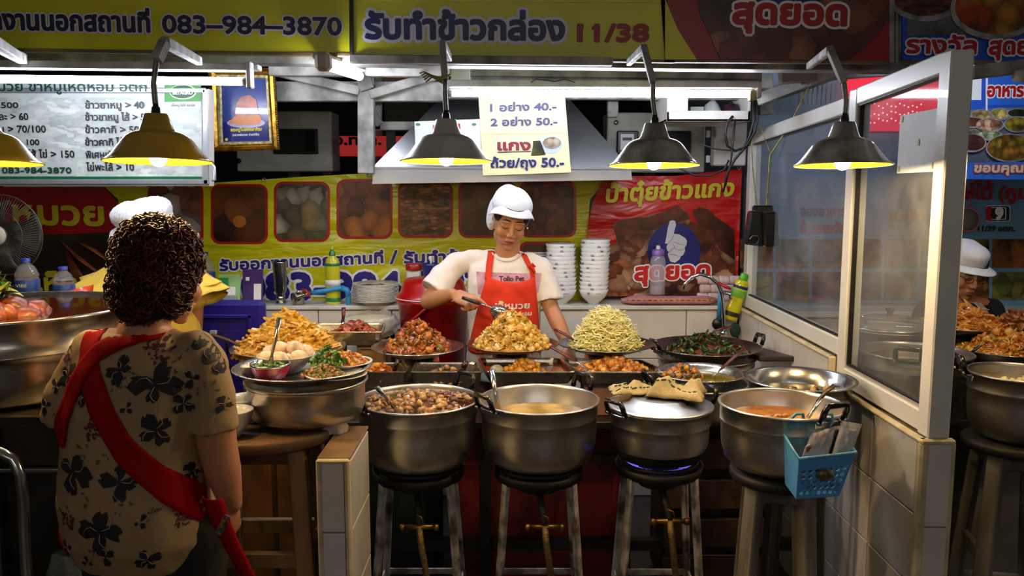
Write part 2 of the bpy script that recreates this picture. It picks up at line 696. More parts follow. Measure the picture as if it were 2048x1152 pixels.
# loose food
def piece(mb, c, kind, sz, rnd):
 R = Euler((rnd.uniform(-.7, .7), rnd.uniform(-.7, .7), rnd.uniform(0, 2 * pi))).to_matrix()
 if kind == 'strip':       # a bent baton
  L, w = sz * rnd.uniform(.7, 1.2), sz * .11
  b = rnd.uniform(-.25, .25) * L
  vs, fs = [], []
  for i, t in enumerate((-.5, -.17, .17, .5)):
   y = b * (1 - 4 * t * t)
   k = .6 if i in (0, 3) else 1.0
   for a in ((-1, -1), (1, -1), (1, 1), (-1, 1)):
    vs.append(c + R @ Vector((t * L, y + a[0] * w * k, a[1] * w * .8 * k)))
  for i in range(3):
   for j in range(4):
    l = (j + 1) % 4
    fs.append((i * 4 + j, i * 4 + l, i * 4 + 4 + l, i * 4 + 4 + j))
  fs += [(3, 2, 1, 0), (12, 13, 14, 15)]
  mb.add(vs, fs, False)
 elif kind == 'noodle':
  L, w = sz * rnd.uniform(.8, 1.6), sz * .045
  a, b = rnd.uniform(-.35, .35) * L, rnd.uniform(-.2, .2) * L
  pts = [c + R @ Vector((t * L, a * (1 - 4 * t * t) + b * sin(t * 7), .1 * b * cos(t * 5))) for t in (-.5, -.25, 0, .25, .5)]
  mb.tube(pts, [w * .9, w * 1.3, w * 1.4, w * 1.3, w * .9], 4)
 elif kind == 'flake':     # a thin curved slice
  a, b = sz * rnd.uniform(.5, 1), sz * rnd.uniform(.3, .6)
  th = sz * .09
  cu = rnd.uniform(.2, .6)
  R = Euler((rnd.uniform(-1, 1), rnd.uniform(-1, 1), rnd.uniform(0, 2 * pi))).to_matrix()
  n = 6
  top, bot = [], []
  for k in range(n):
   t = 2 * pi * k / n
   x, y = a * .5 * cos(t) * rnd.uniform(.8, 1.1), b * .5 * sin(t) * rnd.uniform(.8, 1.1)
   z = cu * x * x / a * 2
   top.append(c + R @ Vector((x, y, z + th)))
   bot.append(c + R @ Vector((x, y, z)))
  ct, cb = c + R @ Vector((0, 0, th * 1.2)), c - R @ Vector((0, 0, th * .3))
  vs = top + bot + [ct, cb]
  fs = []
  for k in range(n):
   l = (k + 1) % n
   fs += [(k, l, 2 * n), (n + l, n + k, 2 * n + 1), (k, n + k, n + l, l)]
  mb.add(vs, fs, False)
 elif kind == 'chunk':
  r = [sz * rnd.uniform(.3, .55) for _ in range(3)]
  R = Euler((rnd.uniform(-1.5, 1.5), rnd.uniform(-1.5, 1.5), rnd.uniform(0, 6))).to_matrix()
  k = len(mb.v)
  mb.ell(c, r, 8, R)
  for i in range(k, len(mb.v)):
   d = mb.v[i] - c
   mb.v[i] = c + d * rnd.uniform(.8, 1.2)
 elif kind == 'leaf':
  L, w = sz * rnd.uniform(.8, 1.3), sz * rnd.uniform(.25, .45)
  R = Euler((rnd.uniform(-1.1, 1.1), rnd.uniform(-1.1, 1.1), rnd.uniform(0, 6.28))).to_matrix()
  cu = rnd.uniform(-.5, .5)
  row = [(-.5, .05), (-.2, .8), (.15, 1.0), (.5, .05)]
  vs = []
  for t, q in row:
   for y in (-1, 0, 1):
    vs.append(c + R @ Vector((t * L, y * q * w * .5, cu * L * t * t + abs(y) * w * .18 * q)))
  fs = []
  for i in range(3):
   for j in range(2):
    fs.append((i * 3 + j, i * 3 + j + 1, i * 3 + 4 + j, i * 3 + 3 + j))
  vs2 = [v + R @ Vector((0, 0, sz * .02)) for v in vs]
  k = len(vs)
  fs = fs + [tuple(x + k for x in reversed(f)) for f in fs]
  mb.add(vs + vs2, fs, True)
 elif kind == 'ring':
  r = sz * rnd.uniform(.3, .45)
  R = Euler((rnd.uniform(-1.2, 1.2), rnd.uniform(-1.2, 1.2), rnd.uniform(0, 6.28))).to_matrix()
  a0, a1 = rnd.uniform(0, 6), rnd.uniform(3.2, 5.6)
  pts = [c + R @ Vector((r * cos(a0 + a1 * t / 6), r * sin(a0 + a1 * t / 6), 0)) for t in range(7)]
  mb.tube(pts, sz * .09, 5)
 elif kind == 'disc':
  R = Euler((rnd.uniform(-.8, .8), rnd.uniform(-.8, .8), rnd.uniform(0, 6.28))).to_matrix()
  r, t = sz * .5, sz * .08
  mb.lathe([(0, -t), (r * .92, -t), (r, 0), (r * .92, t), (0, t)], c, 9, Matrix(R), 1.0, .72)
def heap(c, rx, ry, H, n, kinds, sz, seed=1, power=1.3, base=True, sunk=0.6, top=1.0):
 """a heap of loose pieces on an elliptical footing"""
 rnd = random.Random(seed)
 mb = MB()
 c = Vector(c)
 if base:
  pr = [(0, H * .86)] + [(t, H * .88 * (1 - t ** power)) for t in (.15, .3, .45, .6, .75, .88, .97)]
  k = len(mb.v)
  mb.lathe([(r, z) for r, z in pr] + [(.97, 0), (0, 0)], c, 22, None, rx, ry)
  for i in range(k, len(mb.v)):
   v = mb.v[i]
   d = noise.noise(v * 40 + Vector((seed, 0, 0))) * sz * .35
   mb.v[i] = v + Vector((0, 0, d if v.z > c.z + .001 else 0))
 for i in range(n):
  t = sqrt(rnd.random()) * top
  a = rnd.uniform(0, 2 * pi)
  z = H * (1 - t ** power) + rnd.uniform(-.3, .25) * sz
  p = c + Vector((rx * t * cos(a), ry * t * sin(a), max(z, sz * .08)))
  k = kinds[int(rnd.random() * len(kinds))]
  piece(mb, p, k, sz * rnd.uniform(.8, 1.15), rnd)
 return mb
# the setting
M_concrete = mat('dark_concrete', (84, 78, 72), .45, var=.4, vs=3, bmp=.3)
M_dark = mat('dark_wall', (40, 38, 36), .8, var=.4, vs=2)
M_tile = mat('white_tile', (226, 218, 206), .22, var=.07, vs=5, coat=.3)
M_grout = mat('grout', (150, 135, 110), .9, var=.3, vs=20)
M_white = mat('white_paint', (222, 218, 208), .4, var=.1, vs=7)
M_alu = mat('white_aluminium', (228, 225, 216), .35, var=.05, vs=5, coat=.2)
M_beam = mat('worn_white_steel', (176, 174, 166), .55, var=.45, vs=9, bmp=.2)
M_black = mat('black_plastic', (18, 17, 17), .35, var=.3, coat=.2)
M_blackm = mat('black_iron', (24, 22, 21), .6, var=.5, vs=14, bmp=.4)
M_rub = mat('black_rubber', (14, 14, 14), .5)
struct('floor', MB().bx(-5, 6, -4.3, 9, -.05, 0), M_concrete)
struct('ceiling', MB().bx(-5, 6, 3.1, 9, 3.0, 3.05), M_dark)
struct('wall_opposite', MB().bx(-5, 6, -4.3, -4.2, 0, 3.0), mat('cream_wall', (222, 216, 206), .7, var=.15, vs=1))
struct('wall_rear', MB().bx(-5, 6, 8.0, 8.1, 0, 3.0), M_dark)
struct('wall_outer_left', MB().bx(-3.6, -3.5, 2.4, 8, 0, 3.0), M_dark)
struct('wall_outer_right', MB().bx(4.4, 4.5, 2.4, 8, 0, 3.0), M_dark)
# back wall of the stall: a low tiled wall with a ledge
ZL = .965            # ledge height
YB = 4.02            # front of the low wall
wb = MB()
wb.bx(-2.6, 1.10, YB + .012, 4.36, 0, ZL - .02)
wbo = struct('wall_back', wb, M_grout)
MB().bx(-2.6, 1.10, YB - .012, 4.36, ZL - .02, ZL, .004).build('ledge', M_white, wbo)
xs = [xat(p, 660, YB) for p in (1226,)][0]
tw = (xat(1373, 660, YB) - xat(1226, 660, YB))
proto = None
x = xs - 11 * tw
rt = random.Random(3)
while x < 1.10:
 for j in range(4):
  z1 = ZL - .024 - j * .24
  x1 = min(x + tw - .004, 1.098)
  dz = .004
  MB().bx(x, x1, YB - rt.uniform(0, .0015), YB + .013, max(z1 - .24 + dz, .005), z1, .002).build('tile', M_tile, wbo)
 x += tw
# white backing sheet behind the banners
struct('wall_back_panel', MB().bx(-2.6, 1.12, 4.30, 4.34, ZL, zat(372, 4.3)), M_white)
# right side: tiled low wall with a step, glazed screen on top
XR = 1.10
YF, YS = 2.17, 2.83
wr = struct('wall_right', MB().bx(XR + .012, XR + .085, YF + .012, YS, 0, .865).bx(XR + .012, XR + .085, YS, 4.36, 0, .955), M_grout)
# left face of the partition
ys = [YF + .002, 2.50, 2.83]
for a, b in ((YF + .03, 2.475), (2.48, YS - .004)):
 for j in range(4):
  z1 = .858 - j * .205
  MB().bx(XR + rt.uniform(0, .0015), XR + .013, a, b - .004, max(z1 - .201, .004), z1, .002).build('tile', M_tile, wr)
y = YS + .02
while y < YB - .02:
 b = min(y + .40, YB - .015)
 for j in range(4):
  z1 = .948 - j * .24
  MB().bx(XR + rt.uniform(0, .0015), XR + .013, y, b - .004, max(z1 - .236, .004), z1, .002).build('tile', M_tile, wr)
 y += .40
# end face tiles toward the aisle
for j in range(4):
 z1 = .858 - j * .235
 MB().bx(XR + .018, XR + .082, YF, YF + .013, max(z1 - .231, .004), z1, .002).build('tile', M_tile, wr)
M_trim = mat('cream_edge_trim', (232, 214, 170), .35, var=.2, vs=12)
t = MB()
t.bx(XR - .004, XR + .02, YF - .004, YF + .022, 0, .862, .006)
t.bx(XR + .08, XR + .092, YF - .002, YF + .02, 0, .862, .004)
t.bx(XR - .005, XR + .09, YF - .004, YF + .02, .856, .872, .005)
t.bx(XR - .006, XR + .016, YF, YS, .858, .872, .005)
t.bx(XR - .006, XR + .016, YS, YB, .948, .962, .005)
t.bx(XR - .006, XR + .018, YS - .006, YS + .016, .862, .962, .005)
t.build('edge_trim', M_trim, wr)
# glazed screen
ZT0, ZT1 = 1.865, 1.80
def rail(mb, y0, z0, y1, z1, w=.05, h=.055):
 mb.bar((XR + .045, y0, z0), (XR + .045, y1, z1), w, h, ch=.004)
YM = 2.80
sc = thing('glazed_screen', (XR + .045, YF + .02, .872), 'tall white aluminium framed glass screen standing on the tiled partition wall', 'screen')
p0 = MB(); p0.bx(XR + .015, XR + .075, YF + .005, YF + .065, .872, 1.89, .004); p0.build('frame_post', M_alu, sc)
p1 = MB(); p1.bx(XR + .02, XR + .07, YM - .03, YM + .03, .872, 1.86, .004); p1.build('frame_post', M_alu, sc)
p2 = MB(); p2.bx(XR + .02, XR + .07, YB - .06, YB, .962, 1.80, .004); p2.build('frame_post', M_alu, sc)
r0 = MB(); rail(r0, YF + .065, 1.865, YM - .03, 1.835, .05, .055); r0.build('top_rail', M_alu, sc)
r1 = MB(); rail(r1, YM + .03, 1.815, YB - .06, 1.765, .05, .055); r1.build('top_rail', M_alu, sc)
r2 = MB(); rail(r2, YF + .065, .905, YM - .03, .905, .05, .06); r2.build('bottom_rail', M_alu, sc)
r3 = MB(); rail(r3, YM + .03, .995, YB - .06, .995, .05, .06); r3.build('bottom_rail', M_alu, sc)
gk = MB()
for (a, b, c, d) in ((YF + .065, YM - .03, .945, 1.84), (YM + .03, YB - .06, 1.025, 1.79)):
 pass
M_glass = glass('screen_glass', (214, 222, 226), .16, .10, .06, .7)
g = MB(); g.add([(XR + .045, YF + .06, .94), (XR + .045, YM - .02, .94), (XR + .045, YM - .02, 1.83), (XR + .045, YF + .06, 1.86)], [(0, 1, 2, 3)])
g.build('glass_pane', M_glass, sc)
g = MB(); g.add([(XR + .045, YM + .02, 1.02), (XR + .045, YB - .05, 1.02), (XR + .045, YB - .05, 1.76), (XR + .045, YM + .02, 1.80)], [(0, 1, 2, 3)])
g.build('glass_pane', M_glass, sc)
gk = MB()
gk.bx(XR + .030, XR + .044, YM - .038, YM - .030, .945, 1.83)
gk.bar((XR + .03, YF + .07, 1.838), (XR + .03, YM - .03, 1.806), .006, .006)
gk.bx(XR + .030, XR + .044, YF + .065, YM - .03, .945, .950)
gk.bar((XR + .03, YM + .03, 1.786), (XR + .03, YB - .06, 1.738), .006, .006)
gk.bx(XR + .030, XR + .044, YM + .03, YB - .06, 1.025, 1.030)
gk.build('gasket', M_rub, sc)
# paper sheet taped to the front pane
sh = thing('paper_sheet', (XR + .03, 2.2, 1.3), 'blank white paper sheet taped to the front glass pane', 'paper')
def scr(px, py, X=XR + .040):
 r = ray(px, py); k = X / r.x
 return Vector((X, r.y * k, CAMZ + r.z * k))
q = [scr(1803, 232), scr(1880, 216), scr(1877, 343), scr(1796, 347)]
MB().prism([v - Vector((.002, 0, 0)) for v in q], (-.0015, 0, 0)).build('sheet', mat('sheet_white', (225, 228, 226), .6, var=.04), sh)
M_tape = mat('yellowed_tape', (188, 178, 120), .5, var=.3)
for (a, b) in ((1807, 239), (1840, 285), (1801, 338), (1870, 331)):
 c = scr(a, b) - Vector((.005, 0, 0))
 MB().box(c, (.001, .012, .017)).build('tape', M_tape, sh)
# left tiled post beside the first pot
XP0, XP1 = xat(634, 990, 2.1), xat(700, 990, 2.1)
wl = struct('wall_left_stub', MB().bx(XP0 + .006, XP1 - .006, 2.1 + .012, 2.40, 0, .835), M_grout)
for j in range(4):
 z1 = .828 - j * .19
 MB().bx(XP0 + .012, XP1 - .016, 2.1, 2.113, max(z1 - .186, .004), z1, .002).build('tile', M_tile, wl)
 for a, b in ((2.13, 2.40),):
  MB().bx(XP1 - .014, XP1 - .001, a, b - .004, max(z1 - .186, .004), z1, .002).build('tile', M_tile, wl)
t = MB()
t.bx(XP0 - .001, XP0 + .012, 2.096, 2.11, 0, .838, .004)
t.bx(XP1 - .014, XP1, 2.096, 2.125, 0, .838, .005)
t.bx(XP0 - .001, XP1, 2.096, 2.11, .828, .84, .004)
t.build('edge_trim', M_trim, wl)
MB().bx(XP0, XP1, 2.11, 2.40, .835, .842, .002).build('cap', mat('worn_wood_top', (120, 92, 60), .5, var=.4, vs=9), wl)
# steel frame over the stall
fr = thing('roof_frame', (0, 3.2, 1.95), 'worn white painted steel framework under the big sign boards', 'frame')
def fbar(a, b, Y, w, d=.05, Y1=None, name='beam', m=None, par=None):
 p, q = at(a[0], a[1], Y), at(b[0], b[1], Y if Y1 is None else Y1)
 mb = MB(); mb.bar(p, q, d, w, up=(0, 0, 1) if abs((q - p).normalized().z) < .9 else (1, 0, 0), ch=.003)
 return mb.build(name, m or M_beam, par or fr)
fbar((-60, 112), (1810, 136), 3.12, .036, .09)
fbar((-60, 131), (520, 136), 3.05, .02, .05)
fbar((700, 118), (1225, 124), 2.98, .028, .04)
fbar((940, 145), (1520, 152), 3.35, .035, .06)
fbar((940, 160), (1520, 166), 3.36, .03, .05)
fbar((540, 140), (900, 142), 3.6, .05, .05)
fbar((545, 184), (890, 184), 3.75, .085, .06)
fbar((735, 186), (1520, 190), 3.8, .05, .06)
fbar((733, 150), (733, 347), 3.72, .07, .05)
fbar((722, 140), (736, 180), 3.7, .06, .05)
fbar((560, 145), (720, 182), 3.7, .04, .04)
fbar((880, 148), (740, 190), 3.7, .04, .04)
fbar((737, 215), (760, 250), 3.85, .035, .03)
fbar((758, 155), (755, 260), 3.95, .035, .03)
fbar((745, 252), (880, 252), 3.95, .04, .03)
fbar((1520, 200), (1700, 132), 3.6, .05, .05, 3.3)
fbar((1560, 155), (1800, 137), 3.4, .05, .05)
fbar((1940, 146), (2090, 128), 2.9, .045, .05)
fbar((1530, 150), (1530, 230), 3.9, .06, .05)
fbar((1225, 190), (1225, 235), 3.95, .05, .05)
# rods of a barred vent in the gap on the right
for i in range(9):
 x = 1600 + i * 9
 fbar((x, 160 + i), (x - 2, 210), 4.0, .008, .008, name='rod')
# overhead signs
YS1 = 3.0
M_yel = mat('sign_yellow', (214, 212, 22), .35, var=.06, vs=3)
M_navy = mat('print_navy', (26, 30, 112), .4, var=.05)
M_navyd = mat('print_dark_navy', (22, 24, 58), .4, var=.05)
M_lilac = mat('print_lilac', (226, 222, 240), .4, var=.03)
M_wprint = mat('print_white', (240, 240, 242), .4, var=.03)
M_redp = mat('print_red', (190, 16, 14), .4, var=.08)
M_crim = mat('print_crimson', (170, 12, 18), .4, var=.05)
M_blkp = mat('print_black', (22, 22, 24), .4)
M_yprint = mat('print_yellow', (214, 204, 44), .4, var=.05)
M_bluep = mat('print_blue', (24, 84, 190), .4, var=.08)
def board(name, px, Y, label, m, cat='sign', depth=.05, fm=None, base=None):
 """px: four corner pixels (tl, tr, br, bl) of an upright board's face"""
 P = [at(a, b, Y) for a, b in px]
 r = thing(name, base or (P[2] + P[3]) / 2, label, cat)
 MB().prism(P, (0, depth, 0)).build('panel', m, r)
 return r
b1 = board('sign_board', [(-40, -60), (699, -60), (701, 106), (-40, 95)], YS1, 'long yellow overhead sign board ending with a phone number in dark blue', M_yel)
pxtext(b1, 'กงานนอกสถานที่', -18, 58, 300, 64, YS1, 30, M_navyd, bold=2.0, halo=5, hm=M_lilac, off=.002)
pxtext(b1, '083–984–3870', 327, 65, 683, 70, YS1, 34, M_navyd, bold=1.6, halo=4.5, hm=M_lilac, off=.002)
MB().prism([at(-40, 97, YS1 - .01), at(702, 107, YS1 - .01), at(702, 112, YS1 - .01), at(-40, 102, YS1 - .01)], (0, .03, 0)).build('edge_strip', mat('brown_edge', (120, 96, 60), .6, var=.3), b1)
b2 = board('sign_board', [(705, -60), (1350, -60), (1350, 122), (705, 108)], YS1, 'yellow overhead sign board reading 11/38 in red after large dark blue Thai letters', M_yel)
pxtext(b2, 'รับทำข้าวกล่อง', 733, 76, 1127, 80, YS1, 37, mat('print_teal_navy', (16, 34, 84), .4), bold=3.0, halo=8.5, hm=M_lilac, off=.002)
pxtext(b2, '11/38', 1156, 82, 1296, 82, YS1, 32, mat('print_dark_red', (150, 10, 12), .4), bold=2.6, off=.002)
mb = MB()
for x in (1161, 1189):
 pxpoly(mb, [(x, 50), (x + 6, 48), (x + 6, 58), (x - 6, 60), (x - 6, 55)], YS1 - .001, .002)
mb.build('numeral_flags', MATS['print_dark_red'], b2)
MB().prism([at(702, 108, YS1 - .01), at(1350, 120, YS1 - .01), at(1350, 125, YS1 - .01), at(702, 113, YS1 - .01)], (0, .03, 0)).build('edge_strip', MATS['brown_edge'], b2)
mb = MB(); pxpoly(mb, [(702, -60), (1330, -60), (1327, 6), (702, 2)], YS1, .003); mb.build('lighter_strip', mat('sign_yellow_light', (222, 220, 50), .35), b2)
b3 = board('sign_board', [(1330, -60), (1779, -60), (1779, 124), (1330, 120)], YS1 - .005, 'overhead sign board with dark stewed meat photograph behind red and white Thai lettering', mat('sign_red', (168, 14, 14), .35, var=.2, vs=2))
mb = MB(); mb.prism([at(x, y, YS1 - .006) for x, y in [(1330, -60), (1320, -30), (1335, 10), (1356, 60), (1395, 122), (1330, 120)]], (0, -.002, 0)); mb.build('yellow_field', M_yel, b3)
fp = foodprint('print_stew', [(96, 40, 18), (140, 66, 30), (70, 24, 12), (180, 120, 80), (110, 50, 22)], 9, dist=1.6, seed=3)
mb = MB(); pxpoly(mb, [(1398, -60), (1395, 0), (1400, 30), (1420, 70), (1440, 118), (1700, 121), (1745, 80), (1779, 40), (1779, -60)], YS1 - .006, .003); mb.build('meat_photograph', fp, b3)
mb = MB(); pxpoly(mb, [(1560, -60), (1490, -20), (1495, 8), (1600, 10), (1650, 0), (1650, -60)], YS1 - .010, .001); mb.build('blue_disc', M_navy, b3)
pxtext(b3, 'สุดยอด', 1467, 46, 1690, 50, YS1 - .01, 38, M_crim, bold=3.5, halo=8, hm=M_wprint, off=.002)
MB().prism([at(1330, 119, YS1 - .01), at(1780, 122, YS1 - .01), at(1780, 127, YS1 - .01), at(1330, 124, YS1 - .01)], (0, .03, 0)).build('edge_strip', MATS['brown_edge'], b3)
pb = thing('sign_post', at(1792, 125, YS1), 'narrow grey steel post between the stew sign and the blue sign', 'post')
for k, (a, b) in enumerate(((1779, 1789), (1791, 1797), (1799, 1805))):
 MB().prism([at(a, -60, YS1 - .01 + .01 * k), at(b, -60, YS1 - .01 + .01 * k), at(b, 124, YS1 - .01 + .01 * k), at(a, 124, YS1 - .01 + .01 * k)], (0, .04, 0)).build('channel', M_beam, pb)
pc = thing('sign_post', at(701, 100, YS1), 'thin dark joint strip between the two yellow overhead signs', 'strip')
MB().prism([at(698, -60, YS1 - .012), at(705, -60, YS1 - .012), at(706, 107, YS1 - .012), at(699, 107, YS1 - .012)], (0, .03, 0)).build('channel', M_blackm, pc)
b4 = board('sign_board', [(1806, -60), (2100, -60), (2100, 122), (1804, 120)], YS1, 'blue overhead sign board with curry photographs at the right edge', M_bluep)
mb = MB(); pxpoly(mb, [(1814, -60), (2100, -60), (2100, 70), (1814, 72)], YS1, .002); mb.build('photograph', mat('print_steel_grey', (110, 112, 118), .35, var=.5, vs=8), b4)
def ringpoly(cx, cy, rx, ry, n=36):
 return [(cx + rx * cos(2 * pi * i / n), cy + ry * sin(2 * pi * i / n)) for i in range(n)]
mb = MB(); pxpoly(mb, ringpoly(1850, -5, 75, 48), YS1 - .002, .002); mb.build('printed_dish', mat('print_dish', (170, 172, 178), .35, var=.4, vs=20), b4)
mb = MB(); pxpoly(mb, ringpoly(1850, -12, 68, 44), YS1 - .004, .002); mb.build('printed_meat', foodprint('print_meat', [(120, 50, 26), (168, 80, 46), (80, 30, 16)], 30, (1, 1, 3), seed=2), b4)
mb = MB(); pxpoly(mb, ringpoly(1990, 18, 90, 62), YS1 - .006, .002); mb.build('printed_dish', MATS['print_dish'], b4)
mb = MB(); pxpoly(mb, ringpoly(1992, 14, 82, 54), YS1 - .008, .002); mb.build('printed_curry', foodprint('print_curry', [(190, 60, 16), (170, 140, 40), (196, 80, 20), (120, 110, 40), (200, 66, 16)], 16, seed=5), b4)
pxtext(b4, 'รางวัล', 1813, 105, 1950, 107, YS1 - .008, 25, M_crim, bold=1.8, halo=5, hm=M_lilac, off=.002)
pxtext(b4, 'สุดยอด', 1978, 108, 2110, 108, YS1 - .008, 25, M_crim, bold=1.8, halo=5, hm=M_lilac, off=.002)
MB().prism([at(1800, 121, YS1 - .01), at(2100, 123, YS1 - .01), at(2100, 129, YS1 - .01), at(1800, 127, YS1 - .01)], (0, .03, 0)).build('edge_strip', MATS['brown_edge'], b4)
# menu board on the left
YMB = 3.45
mb0 = board('menu_board', [(-60, 172), (418, 178), (418, 372), (-60, 372)], YMB, 'white framed menu board with Thai dishes and prices over a faded noodle photograph', M_alu, depth=.06)
fpm = foodprint('print_pale_noodles', [(222, 234, 228), (206, 222, 214), (236, 242, 238), (186, 202, 198), (214, 218, 218)], 14, (1, 1, 2.5), dist=3, seed=4, soft=.3)
mb = MB(); pxpoly(mb, [(-60, 182), (404, 186), (404, 357), (-60, 357)], YMB - .001, .003); mb.build('picture', fpm, mb0)
mb = MB(); pxpoly(mb, [(-60, 160), (330, 160), (330, 195), (-60, 195)], YMB - .004, .001); mb.build('title_band', mat('print_pale_grey', (215, 226, 222), .4), mb0)
mb = MB(); pxpoly(mb, [(-60, 324), (155, 324), (155, 352), (-60, 352)], YMB - .004, .001); mb.build('phone_band', MATS['print_pale_grey'], mb0)
mb = MB(); pxpoly(mb, [(-60, 353), (404, 353), (404, 359), (-60, 359)], YMB - .004, .001); mb.build('green_band', mat('print_green', (20, 110, 62), .4), mb0)
M_dgreen = mat('print_dark_green', (16, 72, 52), .4)
M_ink = mat('print_charcoal', (36, 40, 42), .4)
pxtext(mb0, 'มวย ขาหมูเห็ดหอม อตก', -2, 182, 294, 183, YMB - .006, 14, M_dgreen, bold=.5)
for (s, x0, x1, y, hh) in (('500', 4, 38, 216, 11), ('ละ > 60', 0, 58, 240, 11), ('น > 70/100', 0, 93, 265, 11), ('> 100', 36, 80, 290, 11), ('ไส้ ไข่ > 150', 56, 150, 315, 11),
     ('ข้าวขาหมู > 40', 172, 289, 217, 11), ('ข้าวขาหมู ไส้ > 50', 172, 300, 241, 11), ('ข้าวคากิ > 50', 172, 279, 266, 11), ('ข้าวคากิ ไส้ > 60', 172, 290, 291, 11),
     ('พิเศษเพิ่มไข่ > 10', 173, 290, 316, 11), ('ไข่พะโล้ > 10', 174, 269, 341, 11)):
 pxtext(mb0, s, x0, y, x1, y, YMB - .004, hh, M_ink, bold=.45)
pxtext(mb0, '083-984-3870', 6, 346, 144, 346, YMB - .006, 11, M_dgreen, bold=.45)
# green badge
mb = MB(); pxpoly(mb, rrect(329, 166, 402, 216, 5), YMB - .004, .002); mb.build('badge_plate', M_wprint, mb0)
mb = MB(); pxpoly(mb, [(329, 166), (402, 166), (402, 203), (329, 204)], YMB - .006, .001); mb.build('badge_field', mat('badge_green', (52, 150, 60), .4), mb0)
mb = MB(); pxpoly(mb, ringpoly(366, 184, 27, 15), YMB - .007, .001); mb.build('badge_ring', mat('badge_pale', (220, 236, 190), .4), mb0)
mb = MB(); pxpoly(mb, ringpoly(365, 183.5, 24.5, 13), YMB - .008, .001); mb.build('badge_oval', mat('badge_deep', (8, 84, 52), .4), mb0)
pxtext(mb0, 'BETAGRO', 347, 189, 386, 189, YMB - .010, 7, M_wprint, bold=.5)
pxtext(mb0, 'เนื้อหมู ไข่ไก่ อนามัย', 344, 213, 391, 213, YMB - .006, 4, M_ink, bold=.1)
# inner bevelled frame
M_al2 = mat('satin_aluminium', (205, 210, 216), .3, .7, var=.08)
f = MB()
for a, b in (((-60, 364), (418, 364)), ((-60, 181), (412, 181)), ((410, 178), (412, 370))):
 p, q = at(a[0], a[1], YMB - .004), at(b[0], b[1], YMB - .004)
 f.bar(p, q, .012, .022, up=(0, 0, 1) if abs((q - p).normalized().z) < .9 else (1, 0, 0), ch=.004)
f.build('frame', M_al2, mb0)
clip = MB(); clip.tube([at(415, 325, YMB), at(424, 326, YMB - .02), at(429, 335, YMB - .02), at(430, 360, YMB - .02), at(424, 361, YMB - .02)], .006, 6)
clip.build('wall_clip', M_al2, mb0)
# framed picture
YPF = 3.62
pf = thing('framed_picture', at(488, 300, YPF), 'ornate gold framed picture of a seated monk hanging beside the menu board', 'picture')
o0, o1 = (418, 136, 548, 138, 558, 298, 428, 302), (444, 158, 532, 158, 540, 282, 447, 284)
M_gold = mat('gilt', (205, 150, 46), .3, .85, var=.4, vs=30, bmp=.3, bs=120)
M_gold2 = mat('pale_gilt', (232, 214, 150), .4, .5, var=.4, vs=60, bmp=.8, bs=220)
def quad4(o, k=0, q=None):
 return [(o[0], o[1]), (o[2], o[3]), (o[4], o[5]), (o[6], o[7])]
A, B = quad4(o0), quad4(o1)
def lerp2(a, b, t):
 return (a[0] + (b[0] - a[0]) * t, a[1] + (b[1] - a[1]) * t)
prof = [(0, .0), (.06, -.018), (.35, -.026), (.62, -.012), (.66, -.016), (.9, -.018), (1, -.006)]
for nm, rng, mm in (('gilt_frame', prof[:4], M_gold), ('beaded_inner_frame', prof[3:], M_gold2)):
 mb = MB()
 rows = []
 for t, d in rng:
  rows.append([at(*lerp2(A[i], B[i], t), YPF) + Vector((0, d, 0)) for i in range(4)])
 vs = [p for r in rows for p in r]
 fs = []
 for i in range(len(rows) - 1):
  for j in range(4):
   l = (j + 1) % 4
   fs.append((i * 4 + j, i * 4 + l, i * 4 + 4 + l, i * 4 + 4 + j))
 mb.add(vs, fs)
 mb.build(nm, mm, pf)
mb = MB()
rb = random.Random(4)
for i in range(4):
 a, b = A[i], A[(i + 1) % 4]
 n = 34
 for k in range(n):
  p = lerp2(a, b, k / n)
  mb.ell(at(*p, YPF) + Vector((0, -.006, 0)), .0042, 4)
bb = mb.build('bead_edge', M_gold, pf)
bb['kind'] = 'stuff'
mb = MB(); mb.prism([at(x, y, YPF) for x, y in A], (0, .02, 0)); mb.build('backing', M_blackm, pf)
mb = MB(); pxpoly(mb, B, YPF - .0, .003); mb.build('print_ground', mat('picture_blue', (60, 80, 160), .2, var=.3, vs=4, coat=.6), pf)
mb = MB(); pxpoly(mb, [(446, 245), (536, 242), (539, 280), (448, 282)], YPF - .004, .001); mb.build('blue_foot', mat('picture_navy', (30, 36, 120), .2, var=.2, coat=.6), pf)
mb = MB(); pxpoly(mb, ringpoly(492, 246, 38, 10), YPF - .005, .001); mb.build('cushion_print', mat('pic_lilac', (176, 170, 210), .3, coat=.6), pf)
mb = MB(); pxpoly(mb, [(470, 228), (474, 206), (483, 193), (500, 190), (512, 200), (518, 228), (508, 242), (480, 242)], YPF - .006, .001); mb.build('robe_print', mat('pic_pink', (206, 120, 104), .3, var=.3, vs=30, coat=.6), pf)
mb = MB(); pxpoly(mb, [(458, 246), (470, 232), (520, 230), (524, 240), (518, 249), (480, 251)], YPF - .007, .001); mb.build('lap_print', mat('pic_orange', (214, 120, 34), .3, var=.2, coat=.6), pf)
pxtext(pf, 'พระครูวิมลธรรมาภิรม', 462, 263, 524, 261, YPF - .006, 5, M_yprint, bold=.3)
pxtext(pf, '(หลวงพ่อทอง ปาสาทิโก)', 466, 272, 519, 271, YPF - .006, 4, M_wprint, bold=.1)
mb = MB(); pxpoly(mb, ringpoly(453, 279, 3, 3), YPF - .006, .001); mb.build('seal_print', M_yprint, pf)
